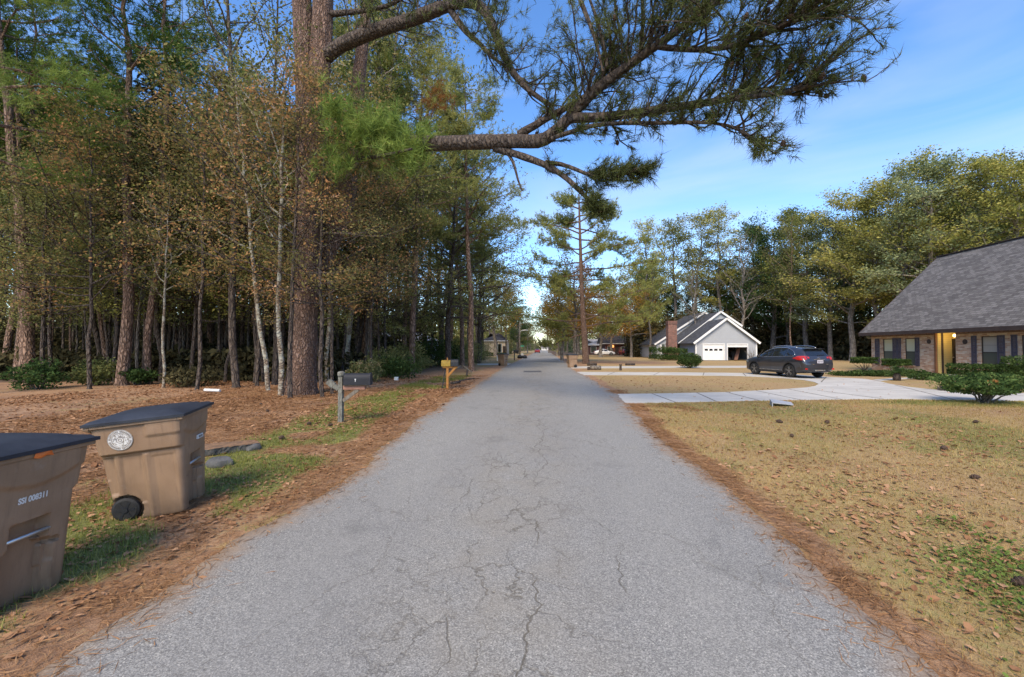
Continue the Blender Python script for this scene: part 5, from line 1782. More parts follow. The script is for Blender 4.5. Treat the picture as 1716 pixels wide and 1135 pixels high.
# ------------------------------------------------------------------ slab, rocks, litter on the lot
def rock(name, label, loc, size, seed, mat='rock', rz=0, cat='rock', group=None):
    rr = np.random.default_rng(seed)
    th = np.linspace(0, 2 * np.pi, 21); ph = np.linspace(0.02, math.pi - 0.02, 13)
    T_, P_ = np.meshgrid(th, ph)
    d = np.stack([np.sin(P_) * np.cos(T_), np.sin(P_) * np.sin(T_), np.cos(P_)], -1)
    k = np.ones_like(T_)
    for i in range(9):
        nrm = unit(rr.normal(0, 1, 3))
        dot = d @ nrm
        k = np.minimum(k, np.where(dot > 0.1, rr.uniform(0.68, 0.95) / np.maximum(dot, 0.1), 9))
    v = d * k[..., None] * np.array(size)
    ca, sa = math.cos(rz), math.sin(rz)
    v = np.stack([v[..., 0] * ca - v[..., 1] * sa, v[..., 0] * sa + v[..., 1] * ca, v[..., 2]], -1)
    m = MB()
    m.grid(v + np.array(loc))
    o = m.build(name, M[mat])
    smooth_angle(o, 30)
    return tag(o, label, cat, group)


p = G(366, 783)
rock('rock', 'grey rock under the near end of the concrete slab', (p.x - 0.02, p.y + 0.06, p.z + 0.04), (0.19, 0.13, 0.11), 3, rz=0.3)
p2 = G(402, 762)
rock('rock', 'small flat rock under the far end of the concrete slab', (p2.x, p2.y + 0.3, p2.z + 0.03), (0.13, 0.1, 0.08), 4, rz=0.5)
a, b = P(330, 760, G(366, 783).y + 0.35), P(436, 747, G(420, 765).y + 0.5)
dv = np.array(b - a); L = np.linalg.norm(dv); dv /= L
side = unit(np.cross((0, 0, 1), dv)); uu = np.cross(dv, side)
m = MB()
rr = np.random.default_rng(6)
outl = [(0, 0), (0.25, -0.03), (0.5, 0.0), (0.8, -0.02), (1.0, 0.03), (1.03, 0.22), (0.98, 0.36), (0.7, 0.42), (0.4, 0.5), (0.05, 0.46)]
dense = []
for k in range(len(outl)):
    p0_, p1_ = np.array(outl[k]), np.array(outl[(k + 1) % len(outl)])
    for f_ in np.linspace(0, 1, 7)[:-1]:
        q_ = p0_ + (p1_ - p0_) * f_
        dense.append((q_[0] * L + rr.normal(0, 0.006), q_[1] + rr.normal(0, 0.006)))
ring0 = np.array([np.array(a) + dv * u_ + side * q_ for u_, q_ in dense])
N_ = len(ring0)
lay = [ring0 + uu * h_ + (rr.normal(0, 0.004, (N_, 3))) for h_ in (-0.055, -0.02, 0.02, 0.045)]
V = np.array(lay)
m.grid(np.concatenate([V, V[:, :1]], 1))
m.add(lay[-1], ngons=[list(range(N_))], mi=1); m.add(lay[0], ngons=[list(range(N_))[::-1]])
M['needle_cover'] = noisy('slab_top_with_straw', (0.10, 0.06, 0.035), (0.30, 0.17, 0.085), 14, 0.95, 0.5)
_o = m.build('concrete_slab', [M['concrete_slab'], M['needle_cover']])
tag(_o, 'broken grey concrete slab lying tilted on rocks beside the near bin', 'slab')

p = G(355, 658)
m = MB(); m.tube([(p.x - 0.28, p.y, p.z + 0.09), (p.x + 0.2, p.y + 0.05, p.z + 0.07), (p.x + 0.27, p.y + 0.05, p.z + 0.07)], (0.05, 0.05, 0.05), 12)
tag(m.build('plastic_pipe', M['white_paint'], smooth=False), 'short white pipe lying at the edge of the wood', 'pipe')
p = G(664, 638)
m = MB(); m.box((p.x, p.y, p.z + 0.1), (0.18, 0.12, 0.16)); o = m.build('litter_cup', M['white_paint'])
tag(o, 'small white scrap of litter in the low bush by the road', 'litter')
# branches and logs
def log(name, label, pts, r0, r1, mat='grey_wood', cat='log', group=None):
    m = MB(); m.tube(pts, np.linspace(r0, r1, len(pts)), 8)
    o = m.build(name, M[mat], smooth=True)
    return tag(o, label, cat, group)
def gv(px, py, dz=0): 
    q = G(px, py); return (q.x, q.y, q.z + dz)
log('fallen_branch', 'pale fallen branch slanting on the left verge behind the yellow mailbox', [gv(766, 625, 0.3), gv(775, 622, 0.4), gv(790, 628, 0.15)], 0.07, 0.04)
log('fallen_branch', 'dark short branch lying on the verge below the fallen pale branch', [gv(757, 645, 0.06), gv(771, 643, 0.08)], 0.06, 0.04, 'dark_bark')
log('fallen_branch', 'dark branch standing out of the brush pile at the verge', [gv(782, 631, 0.05), gv(783, 629, 0.32)], 0.06, 0.04, 'dark_bark')
log('fallen_branch', 'thin brown branch lying among leaves right of the brush pile', [gv(770, 640, 0.05), gv(796, 636, 0.06)], 0.04, 0.02, 'dark_bark')
log('fallen_branch', 'pale sapling pole lying in the leaves beside the near mailbox', [gv(578, 690, 0.03), gv(598, 686, 0.04)], 0.02, 0.012, 'yellow_wood')
log('log', 'grey brown log lying on the lawn between the narrow drives', [gv(989, 620, 0.15), gv(998, 620, 0.16), gv(1007, 620, 0.15)], 0.17, 0.16, 'pale_bark')
log('log', 'dark stump end lying left of the log on the lawn', [gv(984.5, 620, 0.1), gv(989, 620, 0.1)], 0.13, 0.12, 'dark_bark')
log('log', 'dark timber lying beyond the far narrow driveway', [gv(984, 613.0, 0.12), gv(1000, 613.0, 0.12)], 0.12, 0.12, 'dark_bark')
log('log', 'dark timber lying right of the short post beyond the narrow driveway', [gv(1048, 612.6, 0.1), gv(1064, 612.6, 0.1)], 0.1, 0.1, 'dark_bark')
p = G(1040, 621); m = MB(); m.box((p.x, p.y, p.z + 0.2), (0.16, 0.16, 0.44), taper=0.85); m.box((p.x, p.y, p.z + 0.42), (0.2, 0.2, 0.05))
tag(m.build('short_post', M['dark_bark']), 'short dark wooden post between the two narrow drives', 'post')
# sheet-metal culvert end on the lawn
a = [G(1290, 677.5), G(1294, 682), G(1330, 681.5), G(1326, 679)]
m = MB()
zz0 = [0.10, 0.13, 0.05, 0.03]
V = np.array([[(a[0].x, a[0].y, a[0].z + 0.14), (a[3].x, a[3].y, a[3].z + 0.06)], [(a[1].x, a[1].y, a[1].z + 0.10), (a[2].x, a[2].y, a[2].z + 0.03)]])
m.prism([V[0, 0], V[1, 0], V[1, 1], V[0, 1]], (0, 0, 0.02))
m.prism([V[0, 0] - (0, 0, 0.15), V[1, 0] - (0, 0, 0.13), V[1, 0], V[0, 0]], (0.02, 0, 0))
M['dull_metal'] = noisy('dull_grey_sheet', (0.30, 0.31, 0.33), (0.42, 0.43, 0.44), 6, 0.6, 0.1)
tag(m.build('metal_sheet', M['dull_metal']), 'bent grey metal sheet lying on the lawn by the driveway edge', 'metal sheet')

# ------------------------------------------------------------------ materials for buildings
def brick_mat(name, cols, mortar, sw=0.22, sh=0.075, axis='xy'):
    t = NT(name)
    p = t.pos()
    s = t.n('SeparateXYZ', {0: p})
    u = t.math('ADD', s.outputs[0], s.outputs[1])
    v = t.n('CombineXYZ', {0: u, 1: s.outputs[2]}).outputs[0]
    bt = t.n('TexBrick', {'Vector': v, 'Color1': (0, 0, 0), 'Color2': (1, 1, 1), 'Mortar': (0.5, 0.5, 0.5), 'Scale': 1.0, 'Mortar Size': 0.008, 'Mortar Smooth': 0.1, 'Bias': 0.0, 'Brick Width': sw, 'Row Height': sh})
    nz = t.noise(p, 2.2, 3)
    f = t.math('ADD', t.math('MULTIPLY', t.n('SeparateColor', {0: bt.outputs['Color']}).outputs[0], 0.75), t.math('MULTIPLY', nz, 0.3))
    col = t.ramp(f, [(i / (len(cols) - 1), c) for i, c in enumerate(cols)])
    col = t.mix(bt.outputs['Fac'], col, mortar)
    fn = t.noise(p, 25, 3)
    col = t.mix(t.rng(fn, 0.45, 0.7, 0, 0.35), col, (0.42, 0.38, 0.34))
    h = t.math('SUBTRACT', t.math('MULTIPLY', fn, 0.4), bt.outputs['Fac'])
    return t.bsdf(col, 0.92, t.bump(h, 0.6, 0.01))


M['house_brick'] = brick_mat('mixed_old_brick', [(0.19, 0.095, 0.055), (0.44, 0.225, 0.13), (0.55, 0.33, 0.20), (0.64, 0.50, 0.36), (0.46, 0.225, 0.13)], (0.48, 0.40, 0.30), 0.24, 0.085)
M['soldier_brick'] = brick_mat('upright_brick', [(0.13, 0.07, 0.05), (0.28, 0.15, 0.11), (0.38, 0.24, 0.18)], (0.08, 0.065, 0.055), 0.085, 0.30)
M['chimney_brick'] = brick_mat('red_chimney_brick', [(0.07, 0.03, 0.022), (0.19, 0.065, 0.042), (0.27, 0.115, 0.08)], (0.18, 0.14, 0.12), 0.24, 0.085)
M['far_brick'] = brick_mat('dark_red_brick', [(0.12, 0.04, 0.03), (0.20, 0.065, 0.05)], (0.16, 0.10, 0.09))


def siding_mat(name, c1, c2, pitch=0.15, shade=0.45):
    t = NT(name)
    p = t.pos()
    z = t.n('SeparateXYZ', {0: p}).outputs[2]
    fr_ = t.math('FRACT', t.math('DIVIDE', z, pitch))
    n = t.noise(p, 1.4, 3)
    col = t.mix(n, c1, c2)
    line = t.rng(fr_, 0.0, 0.12, 1, 0)
    col = t.mix(t.math('MULTIPLY', line, shade, clamp=True), col, tuple(c * 0.3 for c in c1))
    return t.bsdf(col, 0.7, t.bump(fr_, 0.5, 0.02))


M['grey_siding'] = siding_mat('pale_grey_siding', (0.33, 0.35, 0.38), (0.38, 0.405, 0.435), 0.17, 0.6)
M['blue_shade_siding'] = siding_mat('blue_grey_shade_siding', (0.26, 0.31, 0.37), (0.32, 0.37, 0.43), 0.17)  # on the garage side walls this bluer, darker tone paints in their shade
M['yellow_siding'] = siding_mat('cream_yellow_siding', (0.55, 0.43, 0.17), (0.62, 0.49, 0.20), 0.125, 0.6)


def shingle_mat(name, cols, axis=0):
    """rows follow height; width along world axis"""
    t = NT(name)
    p = t.pos()
    s = t.n('SeparateXYZ', {0: p})
    v = t.n('CombineXYZ', {0: s.outputs[axis], 1: t.math('MULTIPLY', s.outputs[2], 1.42)}).outputs[0]
    bt = t.n('TexBrick', {'Vector': v, 'Color1': (0, 0, 0), 'Color2': (1, 1, 1), 'Mortar': (0, 0, 0), 'Scale': 1.0, 'Mortar Size': 0.010, 'Mortar Smooth': 0.3, 'Brick Width': 0.31, 'Row Height': 0.16})
    bt.offset_frequency = 2
    big = t.noise(p, 0.6, 3)
    fn = t.noise(p, 14, 3, 0.7)
    f = t.math('ADD', t.math('MULTIPLY', t.n('SeparateColor', {0: bt.outputs['Color']}).outputs[0], 0.45), t.math('ADD', t.math('MULTIPLY', big, 0.25), t.math('MULTIPLY', fn, 0.35)))
    col = t.ramp(f, [(0.2, cols[0]), (0.5, cols[1]), (0.85, cols[2])])
    col = t.mix(t.math('MULTIPLY', bt.outputs['Fac'], 0.75), col, tuple(c * 0.35 for c in cols[0]))
    return t.bsdf(col, 0.95, t.bump(t.math('SUBTRACT', t.math('MULTIPLY', fn, 0.6), bt.outputs['Fac']), 0.7, 0.02))


M['brown_shingle'] = shingle_mat('purple_brown_shingles', [(0.072, 0.066, 0.062), (0.122, 0.114, 0.107), (0.195, 0.183, 0.172)], 1)
M['grey_shingle'] = shingle_mat('charcoal_shingles', [(0.035, 0.037, 0.042), (0.06, 0.063, 0.07), (0.095, 0.10, 0.108)], 1)
M['blue_shingle'] = shingle_mat('pale_blue_grey_roof', [(0.20, 0.23, 0.27), (0.28, 0.31, 0.36), (0.36, 0.39, 0.44)], 0)
M['far_roof'] = noisy('brown_far_roof', (0.05, 0.04, 0.035), (0.09, 0.075, 0.065), 2, 0.95, 0)
M['pale_roof'] = noisy('pale_metal_roof', (0.42, 0.39, 0.36), (0.55, 0.52, 0.48), 1, 0.7, 0)
M['trim_brown'] = noisy('dark_brown_trim', (0.035, 0.022, 0.018), (0.06, 0.04, 0.032), 5, 0.7, 0.1)
M['trim_rust'] = noisy('rust_stained_post', (0.16, 0.07, 0.03), (0.26, 0.12, 0.05), 5, 0.8, 0.2)
M['shutter'] = noisy('dusk_purple_shutter', (0.05, 0.045, 0.065), (0.08, 0.07, 0.095), 5, 0.6, 0.05)
M['blind'] = siding_mat('tan_window_blind', (0.58, 0.58, 0.40), (0.66, 0.65, 0.46), 0.05, 0.3)
M['blind_tan'] = siding_mat('dull_tan_blind', (0.36, 0.31, 0.25), (0.42, 0.37, 0.30), 0.4, 0.5)
M['beige_wall'] = noisy('beige_render', (0.66, 0.54, 0.39), (0.76, 0.63, 0.46), 1, 0.9, 0)


def glass_mat(name, c, rough=0.08):
    t = NT(name)
    return t.bsdf(c, rough, None, **{'Specular IOR Level': 0.7})


M['screen'] = glass_mat('dark_window_screen', (0.07, 0.082, 0.065), 0.3)
M['car_glass'] = glass_mat('tinted_car_glass', (0.012, 0.015, 0.020), 0.03)
M['lamp'] = NT('lit_lamp')
_t = M['lamp']
_e = _t.n('Emission', {'Color': (1.0, 0.62, 0.22), 'Strength': 14.0})
_t.t.links.new(_e.outputs[0], _t.out.inputs[0])
M['lamp'] = _t.m


# ------------------------------------------------------------------ brick house
def brick_house():
    c = G(1461, 621)
    Xh, Yc = c.x, c.y
    z0 = 0.27
    org = (Xh, Yc, z0)
    t = thing('brick_house', 'brown brick house with a steep shingle roof and a lit yellow porch', 'house', org)

    def Y(px, py=600):
        return onX(px, py, Xh).y
    zt = onX(1505, 567.6, Xh).z
    zb = onX(1505, 611.5, Xh).z
    ze = onX(1447, 560, Xh - 0.5).z
    Ynear = -3.0
    D = 10.5
    porch = (Y(1602), Y(1570))
    wins = [(Y(1496.5), Y(1479.5)), (Y(1534), Y(1516.5)), (Y(1672), Y(1644)), (Y(1748), Y(1712))]
    shut = [(Y(1474.5), Y(1467.5), 0), (Y(1504), Y(1496.8), 1), (Y(1510.5), Y(1504.4), 1), (Y(1541.5), Y(1534.3), 1), (Y(1637.5), Y(1629), 2), (Y(1685), Y(1672.5), 2), (Y(1706), Y(1696), 3), (Y(1764), Y(1749), 3)]
    zbr, ztr = zb, zt
    wm = MB()
    T_ = 0.22
    zw = ze + 0.02
    # front wall cut round its openings
    cuts = sorted(wins) + []
    edges = sorted([(a, b, 'w') for a, b in wins] + [(porch[0], porch[1], 'p')])
    y = Ynear
    for a, b, k in edges:
        if a > y:
            wm.box2((Xh, y, z0 - 0.1), (Xh + T_, a, zw))
        if k == 'w':
            wm.box2((Xh, a, z0 - 0.1), (Xh + T_, b, zb)); wm.box2((Xh, a, zt), (Xh + T_, b, zw))
        else:
            pass
        y = b
    wm.box2((Xh, y, z0 - 0.1), (Xh + T_, Yc, zw))
    # far gable wall and back wall
    ridge = P(1572, 432.7, Yc + 0.45)
    zr = ridge.z
    Xr = ridge.x
    Xback = 2 * Xr - Xh
    wm.prism([(Xh + T_, Yc - T_, z0 - 0.1), (Xback, Yc - T_, z0 - 0.1), (Xback, Yc - T_, zw), (Xr, Yc - T_, zr - 0.35), (Xh + T_, Yc - T_, zw + 0.2)], (0, T_, 0))
    wm.prism([(Xh + T_, Ynear, z0 - 0.1), (Xback, Ynear, z0 - 0.1), (Xback, Ynear, zw), (Xr, Ynear, zr - 0.35), (Xh + T_, Ynear, zw + 0.2)], (0, T_, 0))
    wm.box2((Xback - T_, Ynear + T_, z0 - 0.1), (Xback, Yc - T_, zw))
    w = wm.build('wall', M['house_brick'], t, org)
    # soldier course under the eave
    for q0, q1 in ((Ynear, porch[0] - 0.05), (porch[1] + 0.12, Yc)):
        sm = MB()
        sm.box2((Xh - 0.02, q0, zw - 0.24), (Xh - 0.003, q1, zw - 0.03))
        sm.build('soldier_course', M['soldier_brick'], w, org)
    # roof: front and back slopes, fascia
    ex = Xh - 0.5
    slope = (zr - ze) / (Xr - ex)
    y0, y1 = Ynear - 0.45, Yc + 0.45
    rm = MB()
    n = 24
    th = 0.10
    ys_ = np.linspace(y0, y1, n)
    fr_ = np.linspace(0, 1, 12)
    Vt = np.array([[(ex + (Xr - ex) * f_, yy, ze + 0.08 + (zr - ze) * f_ + 0.012 * math.sin(yy * 1.7 + f_ * 5)) for f_ in fr_] for yy in ys_])
    rm.grid(Vt)
    Vb = Vt.copy(); Vb[..., 0] = 2 * Xr - Vt[..., 0]
    rm.grid(Vb, flip=True)
    for Vq in (Vt, Vb):
        for yy in (0, -1):
            edge = Vq[yy]
            rm.grid(np.stack([edge, edge - (0, 0, th)], 1))
    rf = rm.build('roof', M['brown_shingle'], t, org)
    cm = MB()
    cm.bar((Xr, y0, zr + 0.10), (Xr, y1, zr + 0.10), 0.30, 0.04)
    cm.build('ridge_cap', M['trim_brown'], rf, org)
    fm = MB()
    fm.box2((ex - 0.02, y0, ze - 0.14), (ex + 0.025, y1, ze + 0.085))
    fm.box2((ex + 0.025, y0 + 0.02, ze - 0.06), (Xh + 0.1, y1 - 0.02, ze - 0.03))
    fm.bar((ex, y1 + 0.012, ze - 0.02), (Xr, y1 + 0.012, zr - 0.02), 0.03, 0.17)
    fm.build('fascia', M['trim_brown'], t, org)
    # windows
    for i, (a, b) in enumerate(wins):
        f = MB()
        e = 0.045
        x0, x1 = Xh + 0.05, Xh + 0.12
        f.box2((x0, a, zb), (x1, a + e, zt)); f.box2((x0, b - e, zb), (x1, b, zt))
        f.box2((x0, a + e, zb), (x1, b - e, zb + e)); f.box2((x0, a + e, zt - e), (x1, b - e, zt))
        zm = (zb + zt) / 2
        f.box2((x0, a + e, zm - 0.025), (x1, b - e, zm + 0.025))
        win = f.build('window', M['trim_brown'], t, org)
        g = MB(); g.box2((x0 + 0.03, a + e, zm + 0.025), (x0 + 0.04, b - e, zt - e))
        g.build('blind', M['blind'] if i < 2 else M['blind_tan'], win, org)
        g = MB(); g.box2((x0 + 0.02, a + e, zb + e), (x0 + 0.03, b - e, zm - 0.025))
        g.build('screen', M['screen'], win, org)
        s = MB(); s.box2((Xh - 0.06, a - 0.04, zb - 0.07), (Xh + 0.05, b + 0.04, zb - 0.002))
        s.build('sill', M['house_brick'], win, org)
    for (a, b, _) in shut:
        s = MB()
        zs0, zs1 = zb - 0.03, zt + 0.03
        x0 = Xh - 0.04
        s.box2((x0, a, zs0), (x0 + 0.038, a + 0.05, zs1)); s.box2((x0, b - 0.05, zs0), (x0 + 0.038, b, zs1))
        zm = (zs0 + zs1) / 2
        for q0, q1 in ((zs0, zs0 + 0.07), (zm - 0.035, zm + 0.035), (zs1 - 0.07, zs1)):
            s.box2((x0 + 0.001, a + 0.05, q0), (x0 + 0.037, b - 0.05, q1))
        k = 14
        for q0, q1 in ((zs0 + 0.07, zm - 0.035), (zm + 0.035, zs1 - 0.07)):
            for j in range(k):
                z_ = q0 + (q1 - q0) * (j + 0.5) / k
                s.box((x0 + 0.02, (a + b) / 2, z_), (0.02, b - a - 0.1, (q1 - q0) / k * 0.8))
        s.build('shutter', M['shutter'], t, org)
    # recessed porch
    pd = 0.82
    pm = MB()
    pa, pb = porch
    pm.box2((Xh + 0.02, pb - 0.06, z0), (Xh + pd, pb - 0.001, zw - 0.05))
    pm.box2((Xh + pd, pa, z0), (Xh + pd + 0.08, pb - 0.06, zw - 0.05))
    pm.box2((Xh + T_ + 0.002, pa + 0.001, z0), (Xh + pd, pa + 0.06, zw - 0.05))
    pm.build('porch_siding', M['yellow_siding'], t, org)
    cl = MB(); cl.box2((Xh + 0.02, pa, zw - 0.05), (Xh + pd + 0.08, pb, zw - 0.01)); cl.build('porch_ceiling', M['white_paint'], t, org)
    dm = MB()
    # door faces the opening on the back wall
    da, db = pa + 0.10, pb - 0.10
    dm.box2((Xh + pd - 0.05, da, z0 + 0.1), (Xh + pd - 0.003, db, z0 + 2.15))
    M['door_dark'] = noisy('dark_stained_door', (0.012, 0.008, 0.006), (0.022, 0.015, 0.011), 5, 0.7, 0.1)
    dr = dm.build('door', M['door_dark'], t, org)
    hm = MB(); hm.lathe([(0.001, -0.03), (0.03, -0.03), (0.03, 0.03), (0.001, 0.03)], 10, (Xh + pd - 0.09, db - 0.1, z0 + 1.05), 'x'); hm.build('handle', M['steel'], dr, org)
    em = MB()
    # dark corner board where siding meets the recess
    em.box2((Xh + pd - 0.62, pb - 0.075, z0), (Xh + pd - 0.5, pb - 0.0605, zw - 0.06))
    em.build('corner_board', M['trim_brown'], t, org)
    qm = MB(); qm.box2((Xh - 0.06, pb - 0.02, z0), (Xh + 0.019, pb + 0.10, zw - 0.06)); qm.build('porch_post', M['trim_rust'], t, org)
    st_ = MB(); st_.box2((Xh - 1.0, pa - 0.05, z0 - 0.05), (Xh + pd, pb - 0.06, z0 + 0.06)); st_.build('porch_step', M['concrete'], t, org)
    # lit porch lamp by the near jamb
    lp = onX(1602, 561.5, Xh + 0.12)
    lp = Vector((Xh + 0.16, pa + 0.22, lp.z - 0.03))
    lm = MB(); lm.lathe([(0.02, -0.08), (0.06, -0.06), (0.075, 0.0), (0.06, 0.06), (0.02, 0.08)], 12, lp)
    lamp = lm.build('porch_lamp', M['lamp'], t, org, smooth=True)
    bm_ = MB(); bm_.lathe([(0.05, 0.08), (0.05, 0.11), (0.02, 0.14)], 10, lp); bm_.bar(lp + Vector((0, 0, 0.12)), lp + Vector((0, -0.15, 0.12)), 0.02, 0.02); bm_.build('bracket', M['black_metal'], lamp, org)
    li = bpy.data.lights.new('porch_bulb', 'POINT')
    li.energy = 19
    li.color = (1.0, 0.70, 0.30)
    li.shadow_soft_size = 0.08
    lo = bpy.data.objects.new('porch_bulb', li)
    lo.location = lp + Vector((0.0, 0.14, -0.05)) - Vector(org)
    lo.parent = t
    COL.objects.link(lo)
    # wall plaques either side of the porch
    for (px, py) in ((1556.5, 572.5), (1617, 573)):
        q = onX(px, py, Xh - 0.02)
        m = MB(); m.lathe([(0.001, -0.01), (0.11, -0.012), (0.15, 0.0), (0.11, 0.02), (0.001, 0.02)], 10, q, 'x')
        m.build('wall_plaque', M['trim_brown'], t, org)
    return Xh, Yc, porch


XH, YH, PORCH = brick_house()

# planting in front of the brick house
def topiary(label, px, py, rx, h, stem, seed):
    q = onX(px, py, XH - 1.3)
    return shrub('clipped_bush', label, (q.x, q.y), seed, rx, rx * 0.9, h, 2600, 0.05, 'leaf_hedge', 'bush', stem_h=stem, shape='box', lump=0.1, stems=8)


topiary('flat topped clipped bush on stems at the far corner of the brick house', 1448, 612, 0.75, 0.42, 0.55, 401)
topiary('flat topped clipped bush under the paired windows of the brick house', 1503, 612, 0.72, 0.42, 0.5, 402)
q = onX(1655, 620, XH - 1.3)
shrub('hedge', 'long clipped hedge behind the spreading glossy bush', (q.x, q.y + 0.2), 403, 0.9, 1.6, 0.6, 4600, 0.05, 'leaf_hedge', 'hedge', shape='box', lump=0.08, stem_h=0.2)
q = onX(1716, 615, XH - 1.6)
shrub('hedge', 'clipped hedge cut by the right edge of the picture', (q.x, q.y - 0.6), 404, 0.9, 1.3, 1.05, 3600, 0.05, 'leaf_hedge', 'hedge', shape='box', lump=0.08, stem_h=0.2)
for i, (px, py, rx, ry_, h, lab) in enumerate(((1420, 627, 0.9, 0.6, 0.25, 'low dark ground hugging shrub left of the clipped corner bush'), (1450, 627, 0.9, 0.7, 0.32, 'low dark shrub under the corner window'), (1478, 628, 0.8, 0.7, 0.34, 'low dark shrub between the two clipped bushes'),
                                        (1528, 628, 0.8, 0.7, 0.4, 'low dark shrub left of the porch'), (1560, 634, 0.9, 0.7, 0.35, 'low dark edging shrub at the foot of the porch post'))):
    q = G(px, py + 3)
    shrub('low_shrub', lab, (q.x, q.y), 410 + i, rx, ry_, h, 1500, 0.05, 'leaf_hedge', 'shrub', stem_h=0.0, lump=0.3)
q = G(1580, 655)
shrub('dry_shrub', 'small twiggy brown shrub on the island bed before the porch', (q.x, q.y), 420, 0.5, 0.4, 0.45, 260, 0.035, 'leaf_mixed', 'shrub', stem_h=0.05, stems=24)
# young palm
q = G(1503, 638)
t = thing('sago_palm', 'small sago palm with arching fronds in the bed by the house', 'palm', q)
m = MB(); m.lathe([(0.13, -0.05), (0.16, 0.1), (0.13, 0.3), (0.08, 0.36)], 10); m.build('trunk', M['dark_bark'], t)
m = MB(); rr = np.random.default_rng(9)
for k in range(22):
    a = k * 2.4; e = rr.uniform(0.2, 1.1); L_f = rr.uniform(0.5, 0.8)
    pts = [np.array((0, 0, 0.34)) + np.array((math.cos(a) * s_ * math.cos(e), math.sin(a) * s_ * math.cos(e), math.sin(e) * s_ - 0.55 * s_ * s_)) for s_ in np.linspace(0, L_f, 8)]
    for i in range(7):
        d_ = unit(pts[i + 1] - pts[i]); sd = unit(np.cross(d_, (0, 0, 1)))
        for sg in (-1, 1):
            for q_ in (0.0, 0.5):
                b0 = pts[i] + (pts[i + 1] - pts[i]) * q_
                m.add([b0, b0 + d_ * 0.035, b0 + sd * sg * 0.13 + d_ * 0.08], tris=[(0, 1, 2)])
m.build('fronds', M['leaf_camellia'], t)

